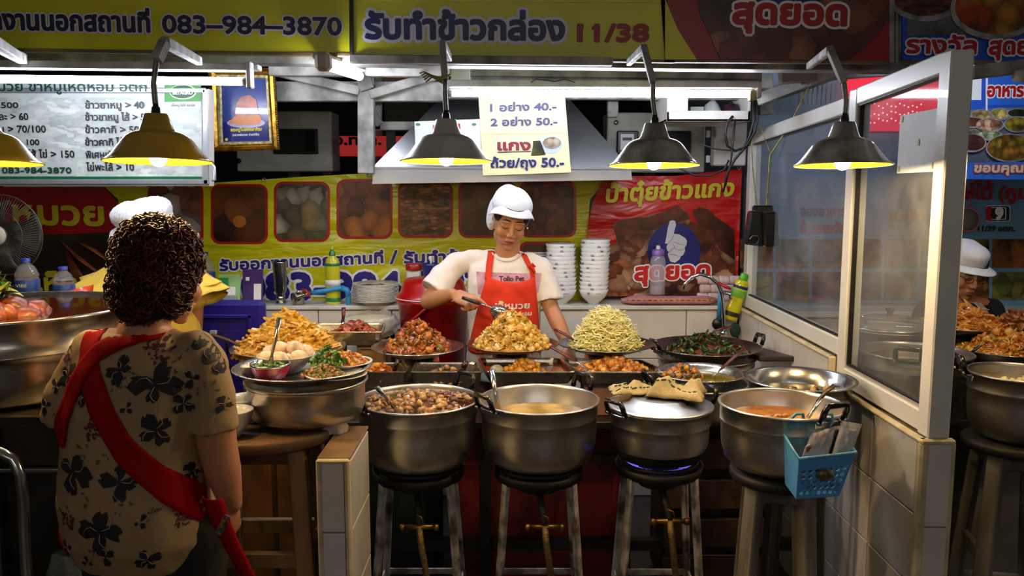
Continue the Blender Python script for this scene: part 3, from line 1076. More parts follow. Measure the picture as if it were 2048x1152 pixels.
# extractor hood
YH = 3.72
M_hood = steel('hood_steel', (206, 210, 216), .3, .12, 2)
hd = thing('extractor_hood', at(1000, 362, YH), 'wide tapering stainless steel extractor hood over the back of the stall', 'hood')
A0, A1, A2, A3 = at(745, 335, YH), at(1262, 337, YH), at(1264, 358, YH), at(745, 366, YH)
dk = Vector((0, .42, 0))
mb = MB(); mb.prism([A0, A1, A2, A3], dk); mb.build('hood_rim', M_hood, hd)
T0, T1 = at(902, 175, YH + .2), at(1118, 175, YH + .2)
mb = MB(); mb.add([A0, A1, T1, T0, A0 + dk, A1 + dk, T1 + Vector((0, .2, 0)), T0 + Vector((0, .2, 0))], [(0, 1, 2, 3), (1, 5, 6, 2), (4, 0, 3, 7), (5, 4, 7, 6), (3, 2, 6, 7)])
mb.build('hood_canopy', M_hood, hd)
mb = MB(); mb.bar(A0 + Vector((0, -.004, 0)), A1 + Vector((0, -.004, 0)), .006, .008); mb.bar(A3 + Vector((0, -.004, 0)), A2 + Vector((0, -.004, 0)), .008, .008)
mb.build('folded_seam', M_hood, hd)
mb = MB(); mb.bx(T0.x, T1.x, YH + .2, YH + .4, T0.z, T0.z + .5); mb.build('flue', M_hood, hd)
def canopy_pt(px, py, off=.006):
 """point on the sloping front of the hood"""
 n = (A1 - A0).cross(T0 - A0).normalized()
 r = ray(px, py)
 o = Vector((0, 0, CAMZ))
 k = (A0 - o).dot(n) / r.dot(n)
 p = o + r * k
 return p - n * off * (1 if n.y > 0 else -1)
pcard = thing('price_card', at(1050, 345, YH - .03), 'cream price card reading 40 and 50 hung on the steel hood', 'sign')
YC = YH - .03
C = [(957, 193), (1130, 193), (1142, 345), (966, 351)]
mb = MB(); mb.prism([at(x, y, YC) for x, y in C], (0, .004, 0)); mb.build('card', mat('card_cream', (238, 232, 176), .45, var=.1, vs=60, stretch=(6, 1, .2)), pcard)
mb = MB(); pxpoly(mb, [(963, 266), (1134, 264), (1134, 267), (963, 269)], YC, .002); mb.build('fold', mat('card_fold', (214, 204, 150), .5), pcard)
M_ind = mat('print_indigo', (40, 36, 110), .4)
pxtext(pcard, '1 อย่าง 40.-', 981, 223, 1112, 220, YC, 14, M_ind, bold=.9)
pxtext(pcard, '2 อย่าง 50.-', 982, 252, 1114, 250, YC, 14, M_ind, bold=.9)
pxtext(pcard, 'แกง', 996, 300, 1060, 300, YC, 15, mat('print_maroon', (140, 30, 26), .4), bold=1.6, halo=2.5, hm=M_wprint)
mb = MB(); pxpoly(mb, [(995, 304), (1062, 302), (1062, 303.5), (995, 305.5)], YC, .003); mb.build('underline', M_ink, pcard)
pxtext(pcard, 'ถ้วย/ถุง 50.-', 982, 335, 1127, 333, YC, 14, M_ind, bold=.9)
mb = MB(); pxpoly(mb, ringpoly(1102, 289, 23, 18), YC, .002); mb.build('printed_bowl', mat('print_bowl', (190, 206, 214), .4, var=.1), pcard)
mb = MB(); pxpoly(mb, ringpoly(1104, 286, 18, 12), YC - .002, .002); mb.build('printed_soup', foodprint('print_soup', [(236, 226, 190), (200, 120, 60), (150, 160, 70), (240, 234, 214)], 30, seed=7), pcard)
mb = MB(); pxpoly(mb, [(1066, 282), (1080, 281), (1084, 290), (1091, 309), (1062, 311), (1066, 292)], YC - .004, .002); mb.build('printed_parcel', foodprint('print_parcel', [(70, 84, 30), (110, 110, 50), (50, 60, 24)], 40, seed=9), pcard)
wc = thing('notice_card', at(895, 300, YC), 'white notice card with green corner marks half hidden by a lamp on the hood', 'sign')
mb = MB(); mb.prism([at(x, y, YC + .006) for x, y in [(829, 243), (960, 238), (962, 300), (831, 300)]], (0, .004, 0)); mb.build('card', mat('card_white', (222, 226, 232), .4, var=.04), wc)
mb = MB()
for a in (836, 948):
 pxpoly(mb, ringpoly(a, 249, 5, 3, 8), YC + .006, .002)
mb.build('corner_print', mat('corner_green', (60, 130, 90), .5), wc)
mb = MB(); pxpoly(mb, [(865, 262), (866, 250), (920, 247), (921, 258)], YC + .006, .002); mb.build('red_print', M_redp, wc)
# banners on the back wall
YN = 4.22
def glossy_banner(name, c, rough=.3):
 m, nt, b = _new(name)
 v = coords(nt, (1.5, 1, 5))
 n = noise_n(nt, v, 1.6, 3, .5)
 nt.links.new(ramp(nt, n.outputs[0], [(.3, tuple(x * .93 for x in c)), (.7, c)]), b.inputs['Base Color'])
 b.inputs['Roughness'].default_value = rough
 bump(nt, b, n.outputs[0], .8, .05)
 MATS[name] = m
 return m
M_by = glossy_banner('banner_yellow', (206, 204, 18))
M_br = glossy_banner('banner_red', (196, 18, 20))
bn = thing('vinyl_banner', at(800, 603, YN), 'long yellow vinyl banner with framed dish photographs and phone number behind the cook', 'banner')
def P(*pts):
 return list(pts)
mb = MB(); mb.prism([at(x, y, YN) for x, y in P((236, 380), (420, 366), (600, 354), (742, 346), (1215, 356), (1180, 400), (1172, 520), (1166, 603), (240, 608))], (0, .004, 0)); mb.build('yellow_sheet', M_by, bn)
# lower half overlaps the upper one along a fold
mb = MB(); mb.prism([at(x, y, YN - .004) for x, y in P((240, 505), (425, 498), (760, 483), (1172, 474), (1172, 484), (1166, 603), (240, 608))], (0, -.003, 0)); mb.build('lower_sheet', M_by, bn)
M_pr = mat('photo_border_red', (176, 22, 16), .3, var=.1)
foods = [
 ('print_rib', [(120, 70, 40), (220, 214, 206), (90, 46, 26), (150, 90, 60)], 10, 2),
 ('print_egg_stew', [(84, 44, 14), (120, 66, 20), (60, 32, 12), (140, 80, 30)], 5, 4),
 ('print_fish', [(120, 122, 96), (190, 190, 170), (60, 66, 50), (150, 120, 70), (90, 96, 70)], 14, 6),
 ('print_tofu', [(170, 96, 30), (200, 120, 44), (120, 56, 20), (180, 110, 50), (96, 44, 16)], 12, 8),
 ('print_bamboo', [(190, 120, 60), (214, 150, 86), (150, 84, 40), (60, 84, 40), (170, 110, 60)], 30, 10),
 ('print_curry_pork', [(130, 80, 36), (160, 110, 60), (90, 50, 24), (150, 96, 40)], 12, 12),
 ('print_basil_pork', [(112, 40, 22), (140, 60, 34), (90, 30, 18), (160, 90, 60)], 22, 14)]
boxes = [(296, 370, 402, 486), (427, 373, 531, 483), (553, 368, 655, 479), (678, 363, 780, 473), (801, 368, 901, 471), (922, 366, 1026, 471), (1044, 366, 1148, 470)]
for (nm, cols, scl, sd), (a, b, c, d) in zip(foods, boxes):
 st = (1, 1, 3) if nm == 'print_bamboo' else (1, 1, 1)
 mb = MB(); pxpoly(mb, rrect(a - 5, b - 5, c + 5, d + 5, 18), YN - .0005, .002); mb.build('photo_border', M_pr, bn)
 mb = MB(); pxpoly(mb, rrect(a, b, c, d, 15), YN - .003, .002); mb.build('dish_photograph', foodprint(nm, cols, scl, st, seed=sd), bn)
mb = MB(); pxpoly(mb, ringpoly(479, 443, 13, 12), YN - .006, .001); mb.build('printed_egg', mat('print_egg', (190, 116, 30), .3, var=.2), bn)
mb = MB(); pxpoly(mb, rrect(1040, 483, 1150, 560, 14), YN - .008, .002); mb.build('photo_border', M_pr, bn)
mb = MB(); pxpoly(mb, rrect(1045, 488, 1146, 556, 12), YN - .011, .002); mb.build('dish_photograph', MATS['print_curry_pork'], bn)
M_nv = mat('banner_navy', (38, 30, 128), .35, var=.05)
pxtext(bn, 'รับออกงานนอกสถานที่', 441, 541, 766, 525, YN - .009, 16, M_nv, bold=1.3, halo=3.6, hm=M_wprint)
pxtext(bn, '/', 781, 527, 795, 525, YN - .009, 24, M_nv, bold=1.2, halo=3, hm=M_wprint)
pxtext(bn, 'รับทำข้าวกล่อง', 809, 526, 1045, 522, YN - .009, 17, M_nv, bold=1.4, halo=3.6, hm=M_wprint)
pxtext(bn, '083-984-3870', 487, 600, 1022, 596, YN - .009, 52, M_nv, bold=4.0, halo=8.5, hm=M_wprint)
M_eyelet = steel('eyelet_steel', (200, 198, 190), .3, .2)
mb = MB()
for a, b in ((528, 359), (545, 613), (736, 350)):
 mb.tube([at(a, b, YN - .012) + Vector((.008 * cos(t * pi / 4), 0, .008 * sin(t * pi / 4))) for t in range(8)], .0025, 5, closed=True)
mb.build('eyelet', M_eyelet, bn)
br = thing('vinyl_banner', at(1320, 600, YN - .02), 'red vinyl banner with fried meat photograph and white thumbs-up hand on a blue disc', 'banner')
YR = YN - .02
cur = [(1212, 352), (1196, 380), (1184, 410), (1176, 450), (1172, 500), (1168, 560), (1166, 593)]
mb = MB(); mb.prism([at(x, y, YR) for x, y in cur + [(1474, 590), (1484, 338), (1350, 352)]], (0, .004, 0)); mb.build('red_sheet', M_br, br)
fm = foodprint('print_fried_pork', [(150, 70, 36), (110, 44, 24), (190, 110, 66), (90, 30, 18), (220, 180, 150), (130, 54, 26)], 16, (1, 1, 1.2), dist=2.2, seed=21)
fm2 = foodprint('print_fried_dark', [(130, 50, 34), (96, 34, 24), (110, 44, 30)], 12, (1, 1, 1.2), dist=2.2, seed=25)
mb = MB(); pxpoly(mb, [(1226, 450), (1240, 440), (1290, 432), (1330, 424), (1356, 410), (1366, 418), (1382, 433), (1376, 440), (1400, 450), (1430, 460), (1470, 500), (1474, 590), (1168, 593), (1170, 540), (1200, 500), (1235, 486)], YR - .001, .002); mb.build('meat_photograph', fm, br)
mb = MB(); pxpoly(mb, [(1226, 452), (1240, 440), (1300, 434), (1356, 410), (1372, 425), (1380, 438), (1340, 450), (1300, 462), (1250, 472), (1232, 466)], YR - .004, .001); mb.build('meat_photograph', fm2, br)
mb = MB(); pxpoly(mb, [(1384, 422), (1400, 414), (1420, 420), (1432, 434), (1468, 458), (1470, 520), (1440, 500), (1420, 460), (1396, 448)], YR - .004, .001); mb.build('meat_photograph', fm2, br)
mb = MB(); pxpoly(mb, ringpoly(1348, 503, 53, 57), YR - .006, .001); mb.build('blue_disc', mat('disc_blue', (30, 34, 122), .3, var=.1), br)
hand = [(545, 410), (560, 404), (576, 408), (582, 430), (568, 482), (600, 486), (636, 508), (645, 525), (642, 548), (632, 560), (634, 580), (624, 604), (610, 612), (602, 630), (575, 650), (548, 642), (540, 622), (534, 600), (540, 588), (530, 575), (526, 558), (534, 540), (518, 538), (526, 500), (534, 450)]
hp = [(1150 + x / 2.88, 300 + y / 2.88) for x, y in hand]
mb = MB(); pxpoly(mb, [(1341 + (x - 1341) * 1.06, 500 + (y - 500) * 1.05) for x, y in hp], YR - .008, .0008); mb.build('hand_outline', M_ink, br)
mb = MB(); pxpoly(mb, hp, YR - .009, .0008); mb.build('thumbs_up_hand', mat('hand_white', (214, 216, 228), .4, var=.03), br)
mb = MB()
for L in ([(540, 588), (575, 560), (566, 545)], [(534, 540), (562, 512), (560, 502), (572, 492)], [(570, 530), (600, 540), (640, 550)], [(574, 566), (604, 578), (630, 570)], [(548, 600), (575, 602), (605, 615)]):
 for a, b in zip(L[:-1], L[1:]):
  mb.bar(at(1150 + a[0] / 2.88, 300 + a[1] / 2.88, YR - .011), at(1150 + b[0] / 2.88, 300 + b[1] / 2.88, YR - .011), .001, .0035, up=(0, 1, 0))
mb.build('hand_linework', M_ink, br)
pxtext(br, 'ป้าตุ๋ยข้าวแกง', 1212, 404, 1465, 391, YR - .003, 25, mat('letter_gold', (220, 206, 40), .4), bold=1.8, slant=.1)
pxtext(br, 'สุดยอด', 1270, 560, 1418, 555, YR - .010, 25, mat('letter_red', (206, 24, 22), .4), bold=2.2, halo=5, hm=M_wprint)
mb = MB(); mb.tube([at(1478, 336, YR - .004) + Vector((.008 * cos(t * pi / 4), 0, .008 * sin(t * pi / 4))) for t in range(8)], .003, 5, closed=True)
mb.build('eyelet', M_eyelet, br)
bl = thing('vinyl_banner', at(100, 600, YN), 'dark red and green banner with mushroom pork leg picture behind the fan', 'banner')
mb = MB(); mb.prism([at(x, y, YN) for x, y in [(-160, 374), (236, 374), (240, 603), (-160, 603)]], (0, .004, 0)); mb.build('photo_sheet', foodprint('print_greens', [(40, 60, 30), (70, 84, 44), (90, 50, 30), (30, 40, 24), (110, 100, 60)], 6, (1, 1, .7), dist=2, seed=31), bl)
mb = MB(); mb.prism([at(x, y, YN - .002) for x, y in [(-160, 374), (208, 374), (222, 390), (243, 415), (242, 462), (150, 468), (-160, 470)]], (0, -.002, 0)); mb.build('red_field', mat('banner_dark_red', (178, 14, 20), .35, var=.15, vs=3), bl)
mb = MB(); mb.prism([at(x, y, YN - .002) for x, y in [(210, 374), (300, 374), (300, 395), (262, 400), (236, 398)]], (0, -.002, 0)); mb.build('yellow_corner', M_by, bl)
for i, (a, b, c, r, g) in enumerate((((120, 480), (165, 520), (215, 560), 13, 0), ((150, 480), (190, 500), (228, 530), 14, 0), ((130, 500), (150, 545), (190, 600), 11, 1))):
 mb = MB(); mb.tube([at(*a, YN - .005), at(*b, YN - .006), at(*c, YN - .005)], [.01, r * .0026, .008], 8, flat=.15)
 mb.build('printed_shoot', mat('print_shoot%d' % g, ((170, 96, 60), (120, 60, 34))[g], .4, var=.3, vs=20), bl)
pxtext(bl, 'หมวย', 30, 447, 208, 450, YN - .005, 36, M_yprint, bold=2.4)
pxtext(bl, 'เห็ดหอม', 74, 580, 262, 578, YN - .009, 24, M_yprint, bold=1.8)
pxtext(bl, '(อตก.)', 82, 600, 160, 598, YN - .009, 12, M_yprint, bold=1.2)
# electrical boxes behind
M_box = mat('cream_enamel_box', (196, 194, 176), .5, var=.2, vs=5)
def ebox(px, Y, dep, label, gauge=None, group=None, m=None):
 a, b = at(px[0], px[3], Y), at(px[2], px[1], Y)
 r = thing('meter_box', ((a.x + b.x) / 2, Y, a.z), label, 'electric box')
 MB().bx(a.x, b.x, Y, Y + dep, a.z, b.z, .006).build('casing', m or M_box, r)
 MB().bx((a.x + b.x) / 2 - .03, (a.x + b.x) / 2 + .03, Y + dep - .03, Y + dep, 0, a.z + .01).build('mounting_post', M_beam, r)
 return r
m1 = ebox((474, 222, 662, 343), 4.45, .2, 'cream electricity meter box behind the gold framed picture')
p = at(552, 290, 4.45), at(636, 258, 4.45)
a, b = at(548, 308, 4.45), at(636, 258, 4.45)
MB().bx(a.x, b.x, 4.435, 4.45, a.z, b.z, .004).build('window_frame', M_black, m1)
MB().bx(a.x + .012, b.x - .012, 4.432, 4.436, a.z + .012, b.z - .012).build('window_pane', mat('dark_pane', (30, 32, 34), .1, coat=.5), m1)
mb = MB(); mb.lathe([(0, 0), (.012, 0), (.014, .006), (0, .01)], at(478, 322, 4.44), 12, Matrix.Rotation(pi / 2, 4, 'X')); mb.build('lock', M_black, m1)
m2 = ebox((1213, 225, 1412, 345), 4.30, .2, 'cream box with a domestic electricity dial behind the third lamp')
a, b = at(1232, 308, 4.3), at(1276, 262, 4.3)
MB().bx(a.x, b.x, 4.27, 4.3, a.z, b.z, .006).build('window_frame', M_black, m2)
a2, b2_ = at(1240, 300, 4.27), at(1268, 268, 4.27)
MB().bx(a2.x, b2_.x, 4.262, 4.27, a2.z, b2_.z, .002).build('dial_plate', M_wprint, m2)
a3, b3_ = at(1245, 281, 4.262), at(1264, 275, 4.262)
MB().bx(a3.x, b3_.x, 4.260, 4.262, a3.z, b3_.z).build('counter', M_black, m2)
a, b = at(1332, 312, 4.3), at(1380, 262, 4.3)
MB().bx(a.x, b.x, 4.28, 4.3, a.z, b.z, .004).build('window_frame', M_black, m2)
mb = MB(); mb.lathe([(0, 0), (.010, 0), (.012, .006), (0, .01)], at(1232, 245, 4.29), 12, Matrix.Rotation(pi / 2, 4, 'X')); mb.build('lock', M_eyelet, m2)
m3 = thing('cable_box', at(1452, 332, 4.2), 'plain white cable box with two hinges above the red banner', 'electric box')
a, b = at(1420, 332, 4.2), at(1486, 240, 4.2)
MB().bx(a.x, b.x, 4.12, 4.2, a.z, b.z, .006).build('casing', M_white, m3)
for py in (268, 318):
 c = at(1416, py, 4.12)
 MB().box(c, (.02, .01, .035), None, .003).build('hinge', M_white, m3)
bs = thing('back_board', at(780, 300, 4.9), 'dim grey panel beyond the steel post behind the hood', 'board')
a, b = at(770, 262, 4.9), at(880, 205, 4.9)
MB().bx(a.x, b.x, 4.9, 4.94, a.z, b.z, .003).build('panel', mat('dim_grey', (120, 122, 116), .7, var=.1), bs)
MB().bx(a.x, a.x + .05, 4.94, 4.98, 0, b.z).build('post', M_beam, bs)
ns = thing('market_sign', at(700, 320, 5.4), 'dim red market sign with black Thai letters far behind the hood', 'sign')
a, b = at(640, 312, 5.4), at(812, 272, 5.4)
MB().bx(a.x, b.x, 5.4, 5.45, a.z, b.z, .003).build('panel', emit('dim_red_lit', (190, 52, 50), .45), ns)
MB().bx(a.x, a.x + .05, 5.45, 5.49, 0, b.z).build('post', M_beam, ns)
pxtext(ns, 'อ.ทชา.', 668, 289, 762, 289, 5.39, 14, M_black, bold=1.4)
# the back of the market, brownish panel above the frame
cb = thing('ceiling_panel', at(800, 155, 5.6), 'lit tan ceiling panel glimpsed above the steel frame', 'panel')
a, b = at(745, 182, 5.6), at(885, 138, 5.6)
MB().bx(a.x, b.x, 5.6, 5.63, a.z, b.z, .003).build('panel', mat('tan_panel', (190, 140, 100), .7), cb)
MB().bx(a.x, a.x + .05, 5.63, 5.67, 0, b.z).build('post', M_beam, cb)
# white tray shelf under the frame
ws = thing('wall_shelf', at(1420, 243, 3.9), 'small open white shelf hung under the tube light with odds and ends', 'shelf')
A_, B_ = at(1333, 243, 3.62), at(1502, 200, 3.62)
mb = MB()
mb.bx(A_.x, B_.x, 3.62, 3.94, A_.z, A_.z + .012, .002)
mb.build('bottom', M_white, ws)
mb = MB(); mb.bx(A_.x, B_.x, 3.62, 3.632, A_.z, A_.z + .045, .002); mb.build('front_lip', M_white, ws)
MB().bx(B_.x - .012, B_.x, 3.62, 3.94, A_.z, A_.z + .11, .002).build('side', M_white, ws)
MB().bx(A_.x, A_.x + .012, 3.62, 3.94, A_.z, A_.z + .11, .002).build('side', M_white, ws)
MB().bx(A_.x, A_.x + .09, 3.618, 3.63, A_.z + .04, A_.z + .11, .002).build('end_panel', M_white, ws)
for i, (nm, x, lab, cat, mm, pr) in enumerate((
 ('paper_box', 1392, 'small grey carton on the hanging white shelf', 'box', mat('carton_grey', (170, 175, 165), .6), None),
 ('plastic_bag', 1424, 'crumpled clear plastic bag on the hanging white shelf', 'bag', mat('pale_bag', (200, 205, 205), .3, var=.2), 1),
 ('dark_pouch', 1462, 'dark purple pouch on the hanging white shelf', 'pouch', mat('dark_purple', (60, 26, 50), .5, var=.4, vs=30), 2))):
 c = at(x, 226, 3.75)
 c.z = A_.z + .012
 if pr is None:
  mb = MB(); mb.box(c + Vector((0, 0, .03)), (.06, .05, .06), None, .003)
  solo(nm, mb, mm, c, lab, cat)
 else:
  mb = MB(); mb.lathe([(0, 0), (.04, .0), (.045, .03), (.03, .07), (.01, .09 if pr == 1 else .075), (0, .085)], c, 11)
  for k in range(len(mb.v)):
   v = mb.v[k]; mb.v[k] = v + Vector((noise.noise(v * 30) * .012, noise.noise(v * 30 + Vector((5, 0, 0))) * .012, 0))
  solo(nm, mb, mm, c, lab, cat)
# fluorescent lights
M_tube = emit('tube_glow', (235, 240, 255), TUBE_E)
M_fix = mat('fitting_white', (205, 203, 196), .4, var=.2, vs=12)
def tubelight(a, b, Y, label, r=.0135, Y1=None, body=True, up=.035, capm=None, bl=1.0):
 Y1 = Y if Y1 is None else Y1
 p, q = at(a[0], a[1], Y), at(b[0], b[1], Y1)
 d = (q - p).normalized()
 r_ = thing('tube_light', (p + q) / 2 + Vector((0, 0, up)), label, 'light', group='fluorescent tube lights')
 mb = MB(); mb.tube([p, q], r, 14); mb.build('tube', M_tube, r_)
 mb = MB()
 mb.tube([p - d * .004, p - d * .02], r * 1.08, 12); mb.build('end_cap', capm or M_fix, r_)
 mb = MB(); mb.tube([q + d * .004, q + d * .02], r * 1.08, 12); mb.build('end_cap', capm or M_fix, r_)
 if body:
  mb = MB(); mb.bar(p + Vector((0, 0.0, up)) - d * .03, q + Vector((0, 0.0, up)) + d * .03, .034, .03, ch=.004); mb.build('housing', M_fix, r_)
  for s, c in ((1, q), (-1, p)):
   mb = MB(); mb.box(c + d * s * .03 + Vector((0, 0, up * .45)), (.02, .036, up * 1.9), None, .004); mb.build('lamp_holder', M_fix, r_)
 return r_
tubelight((-60, 157), (483, 163), 3.0, 'long fluorescent tube light above the menu board', up=.048)
tb = tubelight((906, 186), (1500, 188), 3.3, 'long fluorescent tube light over the cook between the lamps', up=.034)
mb = MB(); mb.bar(at(906, 170, 3.33), at(1520, 174, 3.33), .03, .02, ch=.003); mb.build('ballast_strip', M_blackm, tb)
mb = MB(); mb.box(at(1503, 192, 3.3), (.022, .03, .04), None, .003); mb.build('yellowed_clip', mat('yellowed_plastic', (200, 176, 110), .4, var=.3), tb)
mb = MB(); mb.tube([at(1062, 165, 3.28), at(1072, 158, 3.28), at(1110, 163, 3.28), at(1130, 158, 3.28), at(1150, 165, 3.28)], .002, 5); mb.build('loose_wire', M_rub, tb)
t3 = tubelight((652, 129), (718, 152), 2.9, 'short encased fluorescent light pointing away under the joint of the two yellow signs', r=.018, Y1=3.55, body=False)
p, q = at(652, 125, 2.9), at(720, 148, 3.55)
d = (q - p).normalized()
mb = MB(); mb.bar(p + Vector((-.01, 0, .018)) - d * .06, q + Vector((0, 0, .02)), .05, .02, ch=.006); mb.build('housing', M_fix, t3)
mb = MB(); mb.bar(p - d * .07, p - d * .005, .05, .062, ch=.012); mb.build('end_housing', mat('fitting_beige', (190, 176, 156), .4, var=.1), t3)
# lamps across the aisle, behind the viewer
ab = thing('aisle_beam', (0, -3.2, 2.8), 'steel beam across the aisle carrying three fluorescent tube lights', 'beam')
MB().bx(-3.2, 3.2, -3.23, -3.17, 2.78, 2.84).build('beam', M_beam, ab)
for x in (-3.2, 3.14):
 MB().bx(x, x + .06, -3.23, -3.17, 0, 2.78).build('post', M_beam, ab)
M_tube2 = emit('aisle_tube_glow', (246, 242, 240), 50.0)
for x0, lab in ((-2.2, 'fluorescent tube light at the customer\'s end of the aisle beam'), (-.6, 'middle fluorescent tube light on the aisle beam'), (1.0, 'fluorescent tube light at the far end of the aisle beam')):
 r = thing('tube_light', (x0 + .6, -3.2, 2.78), lab, 'light')
 MB().tube([(x0, -3.2, 2.72), (x0 + 1.2, -3.2, 2.72)], .014, 10).build('tube', M_tube2, r)
 MB().bx(x0 - .02, x0 + 1.22, -3.22, -3.18, 2.74, 2.78).build('housing', M_fix, r)
# market light in the gap over the screen
tg_ = tubelight((1560, 165), (1800, 158), 4.6, 'bright fluorescent tube light seen through the gap above the glass screen', body=True)
for px in (1600, 1780):
 MB().tube([at(px, 158, 4.6), Vector((xat(px, 158, 4.6), 4.6, 3.0))], .006, 6).build('hanger_rod', M_beam, tg_)
# two stub fittings under the yellow sign at the left
for px, lab in ((0, 'short steel light bracket at the far left under the yellow sign'),):
 pass
# enamel lamps
M_enY = mat('mustard_enamel', (196, 152, 14), .28, var=.12, vs=8, coat=.5)
M_lin = mat('yellow_lining', (250, 214, 30), .5, var=.05)
M_aged = mat('aged_grey_enamel', (210, 204, 190), .25, .4, var=.45, vs=10, coat=.5)
M_pale = mat('silver_paint', (226, 222, 212), .35, .5, var=.15, vs=8, coat=.3)
M_bulb = emit('bulb_glow', (255, 222, 168), BULB_E)
def shade_prof():
 o = [(.160, 0), (.160, .003), (.148, .010), (.137, .021), (.127, .034), (.116, .048), (.106, .062), (.095, .075), (.082, .084), (.068, .090), (.054, .093), (.053, .097)]
 return o
def lamp(px, py, Y, label, ms, arm, conduit, armw=.022):
 c = at(px, py, Y)
 r = thing('pendant_lamp', c, label, 'lamp', group='enamel pendant lamps over the food')
 pr = shade_prof()
 TL = Matrix.Rotation(-.05, 4, 'X')
 XF = Matrix.Translation(c) @ Matrix.Scale(.8, 4)
 w = c
 c = Vector((0, 0, 0))
 mb = MB(xf=XF); mb.lathe(pr + [(.051, .0965)] + [(a - .003, b - .002) for a, b in pr[::-1][1:-1]], c, 48, TL); sd = mb.build('lamp_shade', ms, r)
 mb = MB(xf=XF); mb.lathe([(a - .0035, max(b - .003, .0005)) for a, b in pr[1:]] + [(.001, .09)], c, 48, TL); mb.build('shade_lining', M_lin, sd)
 mb = MB(xf=XF); mb.tube([c + TL @ Vector((.160 * cos(2 * pi * k / 48), .160 * sin(2 * pi * k / 48), .001)) for k in range(48)], .0028, 6, closed=True); mb.build('rolled_rim', ms, sd)
 mb = MB(xf=XF); mb.lathe([(.054, .094), (.050, .100), (.043, .120), (.036, .142), (.033, .146), (.012, .147), (0, .147)], c, 32); mb.build('neck', ms, r)
 mb = MB(xf=XF); mb.lathe([(.015, .144), (.013, .165), (.009, .168), (.008, .178), (0, .178)], c, 16); mb.build('cable_grip', M_black, r)
 mb = MB(xf=XF); mb.lathe([(.016, .090), (.014, .050), (.013, .045)], c, 14); so = mb.build('bulb_socket', M_black, r)
 mb = MB(xf=XF); mb.ell(c + Vector((0, 0, .012)), (.026, .026, .028), 16); mb.lathe([(.022, .026), (.013, .046), (0, .046)], c, 14); mb.build('bulb', M_bulb, so)
 c = w
 # arm
 pts = [at(x, y, yy) for x, y, yy in arm]
 mb = MB()
 for a, b in zip(pts[:-1], pts[1:]):
  mb.bar(a, b, armw, armw * 1.3, up=(0, 1, 0) if abs((b - a).normalized().z) > .8 else (0, 0, 1), ch=.003)
 mb.build('bracket_arm', M_beam, r)
 cp = [at(x, y, yy) for x, y, yy in conduit] + [c + Vector((0, 0, .140))]
 # corrugated sleeve
 mb = MB()
 L = []
 n = 46
 for i in range(n + 1):
  t = i / n * (len(cp) - 1)
  k = min(int(t), len(cp) - 2)
  L.append(cp[k].lerp(cp[k + 1], t - k))
 mb.tube(L, [.0068 + .0012 * (i % 2) for i in range(n + 1)], 8)
 mb.build('corrugated_conduit', mat('conduit_grey', (150, 146, 136), .4, .4, var=.3, vs=30), r)
 return r
lamp(317, 323, 2.10, 'mustard yellow enamel lamp hanging in front of the menu board', M_enY, [(398, 122, 2.96), (330, 84, 2.14), (313, 122, 2.10)], [(313, 122, 2.10), (307, 165, 2.10)], .022)
lamp(-29, 326, 2.10, 'mustard yellow enamel lamp cut by the left edge of the view', M_enY, [(45, 118, 2.96), (-20, 76, 2.14), (-34, 122, 2.10)], [(-34, 122, 2.10), (-38, 165, 2.10)], .022)
lamp(893, 323, 2.36, 'pale grey enamel lamp hanging before the extractor hood and notice card', M_pale, [(900, 118, 3.0), (885, 88, 2.38), (890, 160, 2.36)], [(890, 160, 2.36), (890, 190, 2.36)], .018)
lamp(1308, 331, 2.38, 'scuffed grey enamel lamp hanging to the right of the price card', M_aged, [(1258, 125, 2.99), (1288, 96, 2.40), (1306, 166, 2.38)], [(1306, 166, 2.38), (1306, 200, 2.38)], .018)
lamp(1685, 331, 2.30, 'scuffed grey enamel lamp hanging beside the glazed screen', M_aged, [(1618, 132, 2.99), (1660, 100, 2.32), (1688, 166, 2.30)], [(1688, 166, 2.30), (1692, 200, 2.30)], .018)
# spare bracket at the left edge
sp = thing('light_bracket', at(20, 115, 2.9), 'grey box section bracket poking out under the yellow sign above the tube', 'bracket')
mb = MB(); mb.bar(at(-30, 80, 2.66), at(46, 118, 2.98), .03, .034, ch=.003); mb.build('arm', M_beam, sp)
# raffia tie on the second lamp's bracket
rf = MB()
c = at(889, 156, 2.34)
for i in range(5):
 rf.tube([c + Vector((-.004, -.012, -.004 * i)), c + Vector((-.03 - .006 * i, -.02, .002 + .003 * i)), c + Vector((-.05 - .004 * i, -.01, -.012 + .006 * i))], .0025, 5)
rf.tube([c + Vector((.016 * cos(k * .8), -.004 + .016 * sin(k * .8), .008 * sin(k))) for k in range(9)], .0035, 5)
solo('raffia_knot', rf, mat('raffia', (186, 178, 96), .6, var=.3, vs=30), c, 'yellow raffia string knotted round the bracket of the pale lamp', 'string')
# hanging cables and raffia by the screen
cab = thing('power_cables', at(1500, 215, 3.5), 'looped black power cables hanging from the end of the tube light', 'cable')
for pts, rr in (([(1508, 200), (1508, 240), (1500, 270), (1488, 295), (1470, 302), (1455, 292), (1450, 270), (1454, 246), (1466, 232)], .006),
   ([(1512, 200), (1515, 240), (1510, 262), (1494, 290), (1470, 318), (1455, 345), (1450, 372)], .006),
   ([(1470, 240), (1465, 290), (1462, 320), (1455, 350), (1446, 385)], .0045),
   ([(1400, 288), (1430, 298), (1470, 302), (1500, 290), (1505, 260)], .003),
   ([(1356, 335), (1390, 352), (1420, 352), (1448, 340), (1458, 320)], .004)):
 mb = MB(); mb.tube([at(x, y, 3.6) for x, y in pts], rr, 7); mb.build('cable', M_rub, cab)
rs = thing('raffia_strings', at(1625, 145, 3.4), 'long yellow raffia strings tied to the frame and hanging by the screen', 'string')
M_raf = MATS['raffia']
